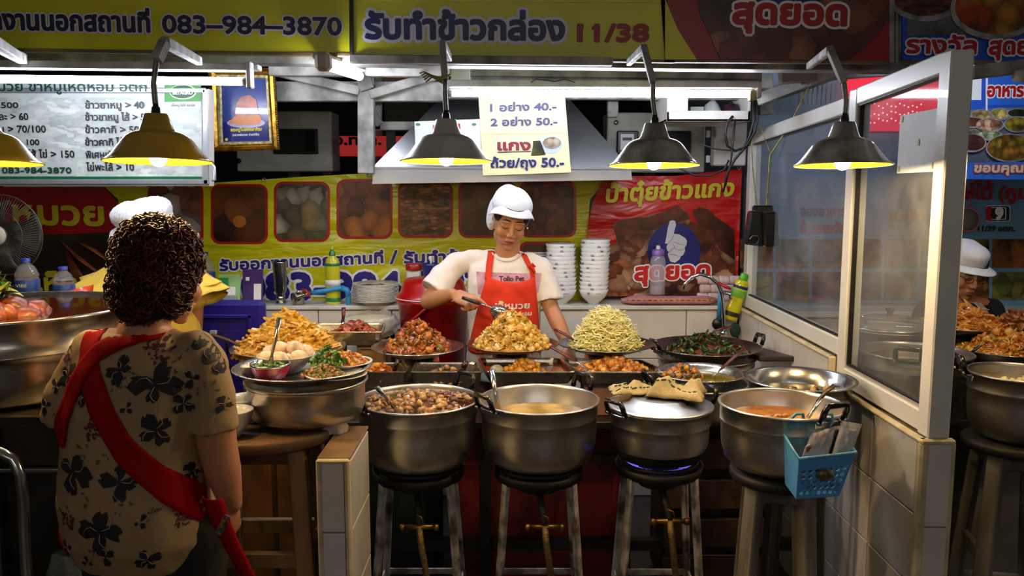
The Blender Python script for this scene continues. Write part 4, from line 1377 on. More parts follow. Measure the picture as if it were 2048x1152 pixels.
for pts, rr in (([(1630, 146, 3.4), (1580, 250, 3.5), (1540, 310, 3.6), (1534, 400, 3.7), (1532, 418, 3.7)], .004),
   ([(1502, 260, 3.7), (1505, 330, 3.7), (1512, 400, 3.7), (1516, 418, 3.7)], .003),
   ([(1512, 230, 3.7), (1540, 305, 3.65)], .002),
   ([(1600, 160, 3.4), (1625, 143, 3.4), (1650, 150, 3.4), (1640, 158, 3.4)], .006), ([(1603, 168, 3.4), (1625, 146, 3.4), (1645, 142, 3.4)], .006)):
 mb = MB(); mb.tube([at(*p) for p in pts], rr, 5); mb.build('strand', M_raf, rs)
hc = thing('black_holder', at(1525, 495, 3.7), 'black plastic holder hanging on raffia strings beside the red banner', 'holder')
M_bg = mat('glossy_black', (12, 12, 13), .18, coat=.5)
mb = MB(); c = at(1512, 457, 3.7); mb.box(c, (.085, .06, .15), Matrix.Rotation(.12, 4, 'Y'), .008); mb.build('body', M_bg, hc)
mb = MB(); c = at(1538, 458, 3.68); mb.box(c, (.065, .07, .15), Matrix.Rotation(-.08, 4, 'Y'), .008); mb.build('body', M_bg, hc)
mb = MB(); c = at(1526, 420, 3.7); mb.box(c, (.09, .03, .04), None, .006); mb.build('clasp', M_bg, hc)
mb = MB(); mb.tube([at(1509, 480, 3.66) + Vector((.02 * cos(t * .7), 0, .02 * sin(t * .7))) for t in range(9)], .005, 6, closed=True); mb.build('ring', M_bg, hc)
# things on the back ledge
M_mel = mat('white_melamine', (232, 230, 224), .2, var=.03, coat=.4)
M_stl = steel('polished_steel', (200, 200, 198), .2, .15)
def lx(px, Y=4.1):
 return Vector((xat(px, 610, Y), Y, ZL))
# cards with stand
def card(px, Y, w, h, m, label, tilt=-.15):
 c = lx(px, Y)
 r = thing('payment_card', c, label, 'card')
 R = Matrix.Rotation(tilt, 4, 'X')
 MB().box(c + Vector((0, 0, h / 2)), (w, .004, h), R, .001).build('card', m, r)
 return r, c, R
g1, c, R = card(460, 4.0, .106, .155, mat('card_green', (150, 200, 130), .4, var=.05), 'pale green payment card standing in a grey holder at the end of the ledge')
MB().box(c + Vector((-.022, -.012, .118)), (.044, .002, .044), R).build('round_print', mat('card_round_green', (28, 140, 70), .4), g1)
MB().box(c + Vector((.006, -.016, .03)), (.07, .02, .05), None, .006).build('holder', mat('grey_holder', (150, 160, 176), .35), g1)
MB().box(c + Vector((.0, -.004, .075)), (.06, .002, .04), R, .0).build('white_print', M_wprint, g1)
g2, c, R = card(507, 4.04, .10, .175, mat('card_purple', (62, 26, 110), .4, var=.05), 'tall purple payment card beside the green one')
MB().box(c + Vector((.024, -.006, .06)), (.036, .003, .09), R).build('white_print', M_wprint, g2)
MB().box(c + Vector((-.02, -.012, .13)), (.018, .003, .018), R).build('white_print', M_wprint, g2)
# steel tumbler
c = lx(562, 4.08)
t = thing('steel_tumbler', c, 'tall stainless steel tumbler on the ledge left of the tap', 'tumbler')
MB().lathe([(0, 0), (.026, 0), (.027, .006), (.021, .02), (.022, .05), (.030, .07), (.0345, .205), (.0355, .21), (.0335, .21), (.029, .075), (0, .06)], c, 32).build('body', M_stl, t)
MB().lathe([(.0215, .018), (.0235, .022), (.0235, .034), (.0215, .038)], c, 32).build('base_ring', M_stl, t)
# steel tea drainer
c = lx(597, 4.06)
t = thing('water_dispenser', c, 'small domed steel pot under the blue pipe tap', 'pot')
MB().lathe([(0, 0), (.029, 0), (.029, .04), (.026, .052), (.016, .060), (0, .062)], c, 28).build('body', M_stl, t)
MB().lathe([(.008, .06), (.007, .07), (0, .072)], c, 12).build('knob', M_stl, t)
# blue pipe with tap
M_pvc = mat('blue_pvc', (52, 150, 214), .35, var=.06)
pp = [at(697, 618, 4.05), at(697, 592, 4.05), at(694, 580, 4.05), at(683, 576, 4.05), at(640, 583, 4.05), at(622, 586, 4.05)]
r = thing('water_tap', pp[0], 'blue plastic water pipe with a brass tap and red lever over the ledge', 'tap')
MB().tube(pp, .0115, 12).build('pipe', M_pvc, r)
MB().tube([pp[1] + Vector((0, 0, .0)), pp[2], pp[3]], .0145, 12).build('elbow_joint', M_pvc, r)
M_br_ = mat('chromed_brass', (200, 180, 140), .2, .9, var=.2)
MB().tube([at(624, 586, 4.05), at(606, 590, 4.03), at(594, 594, 4.02), at(590, 606, 4.02)], [.011, .010, .009, .008], 12).build('spout', M_br_, r)
MB().tube([at(608, 588, 4.03), at(606, 578, 4.02)], .007, 10).build('valve_stem', M_br_, r)
MB().tube([at(604, 578, 4.02), at(612, 580, 4.01), at(621, 596, 4.0)], [.006, .007, .005], 8, flat=.6).build('lever', mat('lever_red', (190, 24, 26), .3, coat=.4), r)
# detergent bottle
def bottle(name, c, prof, m, label, cat='bottle', parts=(), n=28, sx=1.0, sy=.7, M=None):
 r = thing(name, c, label, cat)
 MB().lathe(prof, c, n, M, sx, sy).build('body', m, r)
 for nm, pf, mm in parts:
  MB().lathe(pf, c, n, M, sx, sy).build(nm, mm, r)
 return r
M_lemon = mat('lemon_plastic', (206, 204, 40), .25, var=.05, coat=.4)
M_lg = mat('bottle_green', (40, 130, 70), .3, coat=.3)
c = lx(667, 4.08)
bottle('dish_soap_bottle', c, [(0, 0), (.034, 0), (.037, .006), (.037, .10), (.034, .115), (.036, .13), (.036, .20), (.030, .222), (.016, .236), (.014, .24), (0, .24)], M_lemon, 'yellow dish soap bottle with green bands standing by the blue pipe',
 parts=(('green_band', [(.0375, .012), (.0382, .013), (.0382, .032), (.0375, .033)], M_lg), ('green_band', [(.0365, .188), (.0372, .189), (.0368, .202), (.036, .203)], M_lg),
   ('label_panel', [(.0372, .09), (.0378, .09), (.0372, .12), (.0365, .12)], M_wprint),
   ('cap', [(.015, .236), (.015, .256), (.009, .262), (.008, .27), (0, .272)], M_lg), ('nozzle', [(.008, .27), (.007, .28), (.004, .286), (0, .288)], M_lemon)), sy=.72)
# stack of plates
def plate_prof(r, d=.02):
 return [(0, .002), (r * .55, .002), (r * .62, .0), (r * .66, .003), (r * .9, d * .8), (r, d), (r, d + .003), (r * .9, d * .8 + .003), (r * .64, .008), (0, .006)]
c0 = lx(752, 4.08)
proto = None
for i in range(13):
 c = c0 + Vector((rt.uniform(-.002, .002), 0, i * .0068))
 if proto is None:
  proto = solo('plate', MB().lathe(plate_prof(.113), c, 36), M_mel, c, 'white plate, lowest of the stack beside the red bucket', 'plate', 'white plates stacked beside the red bucket')
 else:
  copy_tree(proto, c, 'white plate, %s of the stack beside the red bucket' % nth(i, 13))
c = c0 + Vector((0, 0, 13 * .0068 + .012))
mb = MB(); mb.grid(lambda u, v: c + Vector(((u - .5) * .18, (v - .5) * .14, .012 * noise.noise(Vector((u * 5, v * 5, 2))) + .010 * (1 - (2 * u - 1) ** 2))), 14, 12, thick=.003)
solo('folded_cloth', mb, mat('cloth_beige', (196, 184, 160), .9, var=.3, vs=20, bmp=.5, bs=200), c, 'crumpled beige cloth on top of the stack of white plates', 'cloth')
# plates wrapped in a plastic bag, in front of the ledge on a stand
cbx = at(738, 655, 3.72)
zsh = zat(668, 3.72)
kst = thing('side_shelf', (cbx.x, 3.72, 0), 'black iron shelf holding the plates in the plastic bag', 'shelf')
MB().bx(cbx.x - .16, cbx.x + .09, 3.58, 3.92, zsh - .02, zsh, .003).build('shelf_top', M_blackm, kst)
for sx_ in (-.15, .08):
 for yy in (3.60, 3.90):
  MB().bx(cbx.x + sx_ - .01, cbx.x + sx_ + .01, yy - .01, yy + .01, 0, zsh - .02).build('leg', M_blackm, kst)
M_cream = mat('cream_melamine', (226, 216, 180), .3, var=.05, coat=.3)
proto = None
for i in range(5):
 c = Vector((cbx.x, 3.72, zsh + .002 + i * .013))
 if proto is None:
  proto = solo('square_dish', MB().lathe([(0, 0), (.07, 0), (.10, .018), (.104, .018), (.10, .021), (.07, .004), (0, .004)], c, 32), M_cream, c, 'cream melamine dish, lowest in the clear plastic bag', 'dish', 'cream dishes in the plastic bag')
 else:
  copy_tree(proto, c, 'cream melamine dish, %s in the clear plastic bag' % nth(i, 5))
M_bagc = mat('translucent_plastic', (222, 226, 228), .15, var=.1, vs=20, coat=.6, alpha=.55, bmp=.6, bs=60)
mb = MB()
def bagf(u, v):
 a = u * 2 * pi
 r = (.118 + .014 * noise.noise(Vector((cos(a) * 2, sin(a) * 2, v * 4)))) * (1 + .12 * sin(v * pi))
 return Vector((cbx.x + r * cos(a), 3.72 + r * sin(a), zsh + .001 + v * .085 + .02 * noise.noise(Vector((cos(a) * 3, sin(a) * 3, 7))) * v))
mb.grid(bagf, 40, 10)
solo('plastic_bag', mb, M_bagc, (cbx.x, 3.72, zsh), 'clear plastic bag wrapped round the cream dishes under the plates', 'bag')
# small jars behind the cook
c = lx(829, 4.12)
c.z += 0
j = thing('jar', c + Vector((0, 0, 0)), 'white jar with a red lid behind the red bucket', 'jar')
MB().bx(c.x - .036, c.x + .036, c.y - .03, c.y + .03, c.z, c.z + .165, .008).build('body', M_mel, j)
MB().lathe([(.041, .165), (.042, .168), (.042, .192), (.038, .197), (0, .198)], c, 24).build('lid', mat('lid_red', (176, 40, 36), .3, coat=.3), j)
c = lx(862, 4.1)
j = thing('cup', c, 'blue plastic cup holding clear spoons beside the jar with the red lid', 'cup')
MB().lathe([(0, 0), (.038, 0), (.040, .19), (.042, .2), (.038, .2), (.035, .01), (0, .01)], c, 26).build('body', mat('cup_blue', (40, 50, 130), .25, coat=.4), j)
MB().tube([c + Vector((0, 0, .1)), c + Vector((.002, 0, .205)), c + Vector((.0, 0, .225)), c + Vector((0, 0, .235))], [.003, .004, .012, .006], 8, flat=.4).build('spoon', M_mel, j)
# red bucket with lid
YBK = 3.80
cb_ = at(868, 680, YBK)
M_bucket = mat('bucket_red', (188, 14, 20), .28, var=.1, vs=3, coat=.3)
zb0 = .62
rz_ = zat(604, YBK - .15)
bk = thing('bucket', (cb_.x, YBK, zb0), 'large round red plastic bucket with domed lid behind the cook\'s arm', 'bucket')
Rb = .165
MB().lathe([(0, 0), (Rb * .78, 0), (Rb * .98, rz_ - zb0 - .02), (Rb * 1.04, rz_ - zb0 - .015), (Rb * 1.04, rz_ - zb0), (Rb * .96, rz_ - zb0), (Rb * .74, .01), (0, .01)], (cb_.x, YBK, zb0), 44).build('body', M_bucket, bk)
MB().lathe([(Rb * 1.05, 0), (Rb * 1.05, .012), (Rb * .92, .028), (Rb * .84, .075), (Rb * .76, .088), (0, .092)], (cb_.x, YBK, rz_), 44).build('lid', M_bucket, bk)
MB().tube([Vector((cb_.x + Rb * 1.055 * cos(2 * pi * k / 40), YBK + Rb * 1.055 * sin(2 * pi * k / 40), rz_ + .004)) for k in range(40)], .0025, 6, closed=True).build('white_rim_line', M_mel, bk)
h0, h1 = at(866, 607, YBK - .18), at(797, 663, YBK - .16)
MB().tube([h0, h0.lerp(h1, .12) + Vector((0, 0, .002)), h0.lerp(h1, .5), h1], [.008, .015, .013, .012], 10, flat=.6).build('handle', mat('handle_red', (150, 16, 34), .3, coat=.3), bk)
bs_ = thing('stand', (cb_.x, YBK, 0), 'low dark stand carrying the red bucket', 'stand')
MB().bx(cb_.x - .16, cb_.x + .16, YBK - .15, YBK + .15, zb0 - .03, zb0, .003).build('top', M_blackm, bs_)
for a in (-.14, .14):
 for b in (-.13, .13):
  MB().bx(cb_.x + a - .012, cb_.x + a + .012, YBK + b - .012, YBK + b + .012, 0, zb0 - .03).build('leg', M_blackm, bs_)
# bowls
def bowl_prof(r=.074, h=.072):
 return [(0, .0), (.028, 0), (.030, .008), (.034, .010), (r * .82, h * .52), (r, h), (r - .002, h + .001), (r * .80, h * .52 + .003), (.03, .014), (0, .012)]
M_porc = mat('white_bowl', (236, 235, 230), .16, var=.03, coat=.5)
M_shop = mat('bowl_print', (60, 30, 30), .4)
def bowls(px, n, lab, grp, seed, Y=4.09, step=.0205):
 rr = random.Random(seed)
 c0 = lx(px, Y)
 first = None
 for i in range(n):
  c = c0 + Vector((rr.uniform(-.0015, .0015) + i * .0006 * (seed - 6), 0, i * step))
  if first is None:
   r = thing('rice_bowl', c, 'white rice bowl, lowest of the stack ' + lab, 'bowl', group=grp)
   MB().lathe(bowl_prof(), c, 36).build('bowl', M_porc, r)
   mb = MB()
   for k in range(3):
    a = -pi / 2 - .5 + k * .07
    for q in range(2):
     p = c + Vector((.0742 * cos(a), .0742 * sin(a), .062 - q * .005))
     mb.box(p, (.004, .001, .003), Matrix.Rotation(a + pi / 2, 4, 'Z'))
   mb.build('mark_print', M_shop, r)
   mb = MB()
   for k in range(5):
    a = -pi / 2 + .1 + k * .06
    p = c + Vector((.0738 * cos(a), .0738 * sin(a), .058))
    mb.box(p, (.0046, .001, .0012), Matrix.Rotation(a + pi / 2, 4, 'Z'))
   mb.build('line_print', M_shop, r)
   first = r
  else:
   copy_tree(first, c, 'white rice bowl, %s of the stack ' % nth(i, n) + lab, rz=rr.uniform(-.8, .8))
bowls(1123, 12, 'nearest the cook', 'white rice bowls stacked nearest the cook', 5)
bowls(1187, 13, 'beside the red banner', 'white rice bowls stacked beside the red banner', 7)
c0 = lx(1078, 4.2)
first = None
for i in range(22):
 c = c0 + Vector((0, 0, i * .0115))
 if first is None:
  first = solo('steel_plate', MB().lathe([(0, 0), (.06, 0), (.066, .008), (.066, .0095), (.058, .003), (0, .003)], c, 28), M_mel, c, 'small white dish, lowest of the stack behind the cook\'s shoulder', 'dish', 'small dishes stacked behind the cook')
 else:
  copy_tree(first, c, 'small white dish, %s of the stack behind the cook\'s shoulder' % nth(i, 22))
# water bottle
c = lx(1314, 4.13); c.z += .04
M_clear = mat('clear_bottle', (225, 225, 235), .05, var=.02, alpha=.28, coat=.8)
M_lav = mat('lavender_cap', (150, 110, 200), .35, coat=.2)
bottle('water_bottle', c, [(0, 0), (.036, 0), (.039, .006), (.039, .06), (.036, .075), (.039, .09), (.039, .165), (.034, .185), (.026, .196), (.026, .2)], M_clear, 'clear drinking bottle with a lavender cap standing on the pink towel',
 parts=(('water', [(0, .004), (.036, .004), (.0365, .048), (0, .048)], mat('water_in_bottle', (190, 176, 180), .05, alpha=.45)), ('cap', [(.030, .196), (.031, .20), (.030, .222), (.020, .228), (0, .228)], M_lav), ('spout', [(.012, .228), (.011, .24), (.006, .246), (0, .246)], M_mel)), sy=1.0)
# pink towel
c = lx(1340, 4.07)
M_tow = mat('pink_towel', (206, 140, 150), .95, var=.12, vs=20, bmp=.7, bs=260)
mb = MB()
L0, L1 = xat(1243, 610, 4.04), xat(1440, 606, 4.04)
def towf(u, v):
 a = v * 2 * pi
 s = min(1, 6 * min(u, 1 - u) + .35)
 x = L0 + (L1 - L0) * u
 return Vector((x, 4.07 + .062 * cos(a) * s, ZL + .020 * (1 + sin(a) * s) + .002 * noise.noise(Vector((u * 20, a, 0)))))
mb.grid(towf, 40, 14)
tw_ = thing('folded_towel', c, 'folded pink towel with a red and yellow edge lying on the ledge', 'towel')
mb.build('towel', M_tow, tw_)
mb = MB()
for i in range(17):
 x = L0 + .02 + (L1 - L0 - .03) * i / 17
 mb.box((x + .006, 4.07 - .0625, ZL + .026 - .0006 * (i % 3) + .003), (.016 if i % 3 else .008, .002, .004))
mb.build('red_edging', mat('edging_red', (150, 20, 24), .8), tw_)
mb = MB(); mb.bx(L0 + .012, L1 - .004, 4.07 - .0622, 4.07 - .0612, ZL + .0255, ZL + .0315); mb.build('yellow_edging', mat('edging_gold', (214, 170, 60), .8), tw_)
# tissue rolls stacked
M_tis = mat('tissue_pink', (236, 208, 208), .8, var=.1, vs=40, bmp=.5, bs=120)
first = None
for r_ in range(3):
 for k in range(4):
  c = lx(1404 + k * 21 + 5 * (r_ % 2), 4.18) + Vector((0, 0, .0 + r_ * .043))
  if first is None:
   mb = MB(); mb.lathe([(0, -.026), (.018, -.026), (.0215, -.02), (.0215, .02), (.018, .026), (0, .026)], c + Vector((0, 0, .0215)), 16, Matrix.Rotation(pi / 2, 4, 'Y'))
   first = solo('napkin_pack', mb, M_tis, c, 'pale pink napkin roll, bottom row of the pile, first from the water bottle', 'napkins', 'pale pink napkin rolls stacked behind the faucet')
  else:
   copy_tree(first, c, 'pale pink napkin roll, %s row of the pile, %s from the water bottle' % (('bottom', 'middle', 'top')[r_], ('first', 'second', 'third', 'fourth')[k]))
# faucet
c = at(1447, 668, 3.93)
fa = thing('faucet', c, 'tall chrome swan neck faucet with a red lever in the back corner', 'faucet')
M_chr = steel('chrome', (215, 215, 215), .12, .1)
MB().tube([at(1449, 668, 3.93), at(1447, 620, 3.93), at(1444, 590, 3.93), at(1436, 568, 3.93), at(1420, 554, 3.93), at(1400, 548, 3.93), at(1382, 555, 3.93), at(1370, 568, 3.93), at(1367, 578, 3.93)], .009, 12).build('spout', M_chr, fa)
MB().tube([at(1437, 566, 3.92), at(1452, 574, 3.9), at(1462, 578, 3.9)], [.007, .009, .006], 10).build('lever', mat('lever_red', (190, 24, 26), .3), fa)
MB().tube([at(1446, 585, 3.92), at(1460, 588, 3.9), at(1462, 598, 3.9)], [.011, .009, .007], 10).build('valve', M_chr, fa)
MB().tube([at(1441, 576, 3.935), at(1438, 640, 3.96)], .010, 10).build('blue_hose', M_pvc, fa)
MB().lathe([(0, 0), (.022, 0), (.022, .01), (.012, .02), (0, .02)], c, 16).build('base', M_chr, fa)
# black ladles and brushes hanging in the corner
lb = thing('black_ladle', at(1437, 655, 3.98), 'round black plastic ladle hanging by the faucet', 'ladle')
MB().ell(at(1437, 648, 3.97), (.032, .016, .032), 16).build('bowl', M_black, lb)
MB().tube([at(1437, 640, 3.98), at(1437, 618, 3.98)], [.010, .008], 8).build('handle', M_black, lb)
mb = MB(); mb.ell(at(1470, 660, 3.95), (.026, .02, .036), 14)
solo('green_scourer', mb, mat('scourer_green', (30, 60, 50), .9, var=.4, vs=60), at(1470, 674, 3.95), 'dark green scourer in the back corner under the yellow bottle', 'scourer')
# tilted yellow bottle
c = Vector((xat(1459, 638, 3.97), 3.96, zat(640, 3.96)))
R = Matrix.Rotation(.28, 4, 'Y')
yb = bottle('cleaner_bottle', c, [(0, 0), (.030, 0), (.034, .008), (.036, .06), (.031, .10), (.034, .13), (.035, .17), (.028, .195), (.020, .2), (0, .2)], mat('cleaner_yellow', (222, 216, 10), .25, coat=.4), 'bright yellow cleaner bottle with a green cap leaning in the corner',
 parts=(('cap', [(.021, .198), (.022, .2), (.019, .228), (.014, .234), (0, .234)], mat('cap_green', (90, 190, 40), .3, coat=.3)), ('label_panel', [(.0345, .115), (.0352, .117), (.0352, .15), (.0345, .152)], mat('label_green', (120, 190, 60), .4)),
   ('label_print', [(.0357, .158), (.0362, .160), (.0355, .170), (.035, .172)], M_navy), ('label_print', [(.0362, .02), (.0366, .022), (.0366, .04), (.0362, .042)], M_ink)), sy=.6, M=R)
# cardboard / dark shelf edge in the corner behind the steel basin
dt = MB(); dt.bar(at(1500, 700, 3.6), at(1560, 718, 3.2), .16, .02, ch=.004)
solo('dark_tray', dt, mat('dark_wood_tray', (50, 40, 34), .5, var=.3), at(1530, 712, 3.4), 'dark flat tray edge between the greens pan and the tiled wall', 'tray')
# counters and supports
M_wood = mat('worn_stool_wood', (150, 116, 74), .6, var=.5, vs=7, bmp=.5, bs=50, stretch=(1, 1, .15))
M_woodd = mat('old_dark_wood', (96, 66, 40), .6, var=.5, vs=7, bmp=.5, bs=50, stretch=(1, 1, .15))
M_gwood = mat('weathered_grey_wood', (150, 138, 118), .75, var=.5, vs=9, bmp=.8, bs=60, stretch=(1, 1, .2))
M_pot = steel('brushed_aluminium', (232, 226, 216), .3, .22, 4)
M_pot2 = steel('pan_steel', (232, 222, 206), .25, .2, 4)
M_wok = steel('dark_pan_steel', (150, 146, 142), .28, .5, 6)
M_hand = mat('bakelite_black', (16, 15, 15), .25, coat=.5)
# the counter under the trays
ZC = .70
ct = thing('serving_counter', (0.05, 3.1, 0), 'dark steel counter carrying the trays and pans between the cook and the pots', 'counter')
X0c, X1c = xat(600, 800, 3.0), xat(1690, 800, 3.0)
MB().bx(X0c, X1c - .08, 2.93, 3.39, ZC - .03, ZC, .004).build('top', mat('dark_counter_steel', (60, 56, 52), .4, .7, var=.4, vs=5), ct)
for xx in (X0c + .05, -.1, .42, X1c - .14):
 for yy in (2.98, 3.36):
  MB().bx(xx - .02, xx + .02, yy - .02, yy + .02, 0, ZC - .03).build('leg', M_blackm, ct)
MB().bx(X0c + .02, X1c - .1, 3.0, 3.04, .18, .22).build('cross_rail', M_blackm, ct)
# red cabinet under the counter
M_rust = mat('oxide_red', (124, 22, 10), .55, var=.3, vs=3)
rc = thing('red_cabinet', (.1, 3.2, 0), 'low dark red cabinet under the counter behind the burner stands', 'cabinet')
MB().bx(xat(915, 1000, 3.1), xat(1245, 1000, 3.1), 3.08, 3.36, .02, .62, .006).build('body', M_rust, rc)
MB().bx(xat(905, 1000, 3.1), xat(1250, 1000, 3.1), 3.06, 3.38, .62, .65, .004).build('lid', M_rust, rc)
MB().bx(xat(1185, 945, 3.06), xat(1230, 945, 3.06), 3.055, 3.08, .5, .535, .002).build('wooden_block', M_woodd, rc)
gc = thing('gas_cylinder', (-.42, 3.15, 0), 'dark green gas cylinder in the shade behind the first pot stand', 'cylinder')
MB().lathe([(0, .02), (.13, .02), (.15, .06), (.15, .42), (.13, .5), (.05, .54), (0, .54)], (-.42, 3.15, 0), 28).build('body', mat('cylinder_green', (24, 44, 36), .4, var=.3), gc)
MB().lathe([(.08, .52), (.085, .6), (.078, .6), (.075, .52)], (-.42, 3.15, 0), 24).build('collar', M_blackm, gc)
bc = thing('wooden_crate', (.75, 3.1, 0), 'dark brown wooden crate under the counter right of the red cabinet', 'crate')
for k in range(4):
 MB().bx(.56, .98, 2.96, 2.98, .06 + k * .15, .17 + k * .15, .003).build('slat', M_woodd, bc)
for xx in (.57, .95):
 MB().bx(xx, xx + .03, 2.98, 3.3, .02, .64, .003).build('corner_post', M_woodd, bc)
MB().bx(.58, .97, 3.27, 3.3, .04, .62, .003).build('back_board', M_woodd, bc)
# pots
def pot(px, py, rpx, Y, H, label, band=.05, m=None, handles=(), belly=1.0, level=.045, liquid=None, lid=False, n=56, name='cooking_pot', group=None, cat='pot'):
 c = at(px, py, Y)
 R = rpx * c.y / FPX / ray(px, py).y
 r = thing(name, c - Vector((0, 0, H)), label, cat, group=group)
 b = c - Vector((0, 0, H))
 w = .003
 Rb = R * .965 * belly
 o = [(R * .60, 0), (R * .78, .012), (R * .90, H * .18), (Rb * .985, H * .35), (Rb, H * .55), (Rb, H - band - .004), (Rb + .004, H - band), (R * .985, H - band + .004), (R * .985, H - .006), (R + .003, H - .004), (R + .004, H), (R, H + .003), (R - .004, H)]
 i = [(R * .985 - w, H - .008), (R * .985 - w, H - band), (Rb - w, H - band - .006), (Rb - w, H * .5), (R * .88, H * .2), (R * .7, .02), (0, .012)]
 MB().lathe([(0, 0)] + o + i, b, n).build('body', m or M_pot, r)
 if liquid:
  MB().lathe([(Rb - w - .001, H - level), (0, H - level + .001)], b, n).build('soup', liquid, r)
 for a in handles:
  handle(r, c, R, a, H)
 return r, c, R, b
def handle(r, c, R, a, H, w=.038, out=.030, up=.040, z=-.010):
 d = Vector((cos(a), sin(a), 0))
 s = Vector((-sin(a), cos(a), 0))
 base = c + d * (R + .001) + Vector((0, 0, z))
 pts = [base + s * -w + d * out * .6 + Vector((0, 0, up * .2)), base + s * -w + d * out + Vector((0, 0, up)), base + s * -w * .85 + d * out * 1.15 + Vector((0, 0, up * 1.35)),
  base + s * w * .85 + d * out * 1.15 + Vector((0, 0, up * 1.35)), base + s * w + d * out + Vector((0, 0, up)), base + s * w + d * out * .6 + Vector((0, 0, up * .2))]
 h = MB().tube(pts, .0085, 10).build('handle', M_hand, r)
 MB().box(base + d * .003 + Vector((0, 0, -.006)), (.006, w * 2.3, .016), Matrix.Rotation(a, 4, 'Z'), .002).build('bracket', M_stl, h)
 for q in (-1, 1):
  MB().tube([base + s * q * w, base + s * q * w + d * .012 + Vector((0, 0, .002)), base + s * q * w + d * out + Vector((0, 0, up * .35))], .0055, 8).build('pin', M_stl, h)
def mkliq(name, c, rough=.08):
 m = mat(name, c, rough, var=.3, vs=14, coat=.6)
 return m
def spoon(name, pts, rs, label, m=None, hm=None, cat='ladle', bowl=None, hpts=None):
 """a ladle lying in a dish: steel rod with coloured grip"""
 base = pts[0]
 r = thing(name, base, label, cat)
 MB().tube(pts, rs, 8, flat=.6).build('shaft', m or M_stl, r)
 if hpts:
  MB().tube(hpts, [.006, .008, .0085, .006][:len(hpts)], 10, flat=.6).build('grip', hm or M_hand, r)
 if bowl is not None:
  MB().ell(bowl, (.028, .022, .010), 14).build('ladle_bowl', m or M_stl, r)
 return r
M_gripr = mat('grip_maroon', (90, 26, 22), .3, coat=.4)
Y1 = 2.64
p1, c1, R1, b1_ = pot(836, 797, 120, Y1, .215, 'big aluminium pot of brown mushroom stew nearest the tiled post', handles=(radians(220), radians(50)), liquid=mkliq('brown_stew', (70, 36, 12)), level=.012)
p2, c2, R2, b2p = pot(1078, 797, 119, Y1, .215, 'big aluminium pot with thin yellow curry between the mushroom pot and the lidded pot', handles=(radians(218), radians(45)), liquid=mkliq('yellow_broth', (200, 150, 30)), level=.062)
p3, c3, R3, b3p = pot(1320, 812, 101, Y1, .175, 'smaller aluminium pot covered by a plate and a cloth', handles=(radians(214), radians(25)))
p4, c4, R4, b4p = pot(1563, 806, 121, 2.28, .186, 'big aluminium pot of orange curry with the blue basket hooked on its handle', handles=(radians(-66),), liquid=mkliq('orange_curry', (216, 130, 26)), level=.05)
# mushrooms
M_mush = food('mushroom_stew_pieces', [(176, 116, 50), (212, 156, 80), (150, 96, 40), (226, 184, 110), (120, 76, 34)], .25, .6)
mb = heap((c1.x, c1.y, c1.z - .022), R1 * .88, R1 * .88, .010, 190, ['chunk', 'flake', 'chunk', 'chunk'], .031, 11, power=4, base=False)
solo('mushroom_stew', mb, M_mush, (c1.x, c1.y, c1.z - .02), 'brown mushrooms and meat floating in the first big pot', 'food', kind='stuff')
spoon('soup_ladle', [c1 + Vector((-.07, -.06, -.02)), c1 + Vector((-.088, -.085, .02)), c1 + Vector((-.115, -.11, .065))], [.010, .008, .011], 'steel ladle leaning in the mushroom stew pot')
spoon('soup_ladle', [c2 + Vector((-.13, .03, -.07)), c2 + Vector((-.145, .06, .02)), c2 + Vector((-.155, .09, .07))], [.009, .008, .011], 'steel ladle leaning inside the thin yellow curry pot')
M_ccur = food('curry_chunks', [(214, 150, 30), (226, 170, 50), (196, 120, 24)], .25, .6)
mb = heap((c4.x - .0, c4.y - .06, c4.z - .052), .11, .045, .018, 60, ['chunk'], .032, 12, power=2, base=False)
solo('chicken_curry', mb, M_ccur, (c4.x, c4.y - .07, c4.z - .052), 'orange curry chunks floating in the pot with the blue basket', 'food', kind='stuff')
mb = heap((c2.x - .10, c2.y - .06, c2.z - .062), .04, .03, .012, 10, ['chunk'], .03, 13, power=2, base=False)
solo('curry_piece', mb, M_ccur, (c2.x - .1, c2.y - .06, c2.z - .062), 'few yellow curry pieces in the thin curry pot', 'food', kind='stuff')
spoon('wooden_ladle', [c4 + Vector((.06, -.02, -.05)), c4 + Vector((.11, .0, .012))], [.006, .008], 'dark wooden handled ladle sticking out of the orange curry pot', hpts=[c4 + Vector((.10, -.0, .004)), c4 + Vector((.128, .01, .03)), c4 + Vector((.152, .018, .046))], hm=mat('dark_grip_wood', (60, 36, 22), .4, var=.4))
# cover plate and cloth
pl = thing('cover_plate', c3 + Vector((0, 0, .002)), 'shallow aluminium plate turned over as a lid on the smaller pot', 'lid')
MB().lathe([(R3 * 1.04, .0), (R3 * 1.045, .004), (R3 * .98, .007), (R3 * .62, .016), (R3 * .55, .026), (R3 * .5, .027), (0, .028), (0, .025), (R3 * .5, .024), (R3 * .6, .012), (R3 * 1.0, .0)], c3 + Vector((0, 0, .003)), 52).build('lid', steel('lid_aluminium', (226, 226, 224), .35, .06, 3), pl)
M_rag = mat('cream_rag', (206, 186, 140), .95, var=.15, vs=20, bmp=.8, bs=200)
def ragf(ox, oy, w, d, h, sd, rot):
 def f(u, v):
  x, y = (u - .5) * w, (v - .5) * d
  n1 = noise.noise(Vector((u * 2.6 + sd, v * 2.6, sd)))
  n2 = noise.noise(Vector((u * 7 + sd, v * 5, sd)))
  e = 1 - max(abs(2 * u - 1), abs(2 * v - 1)) ** 3
  z = h * e * (.55 + .9 * n1) + .007 * n2 + .008
  return Vector((c3.x + ox + x * cos(rot) - y * sin(rot) + .012 * n2, c3.y + oy + x * sin(rot) + y * cos(rot) + .014 * n1, c3.z + .031 + max(z, .002)))
 return f
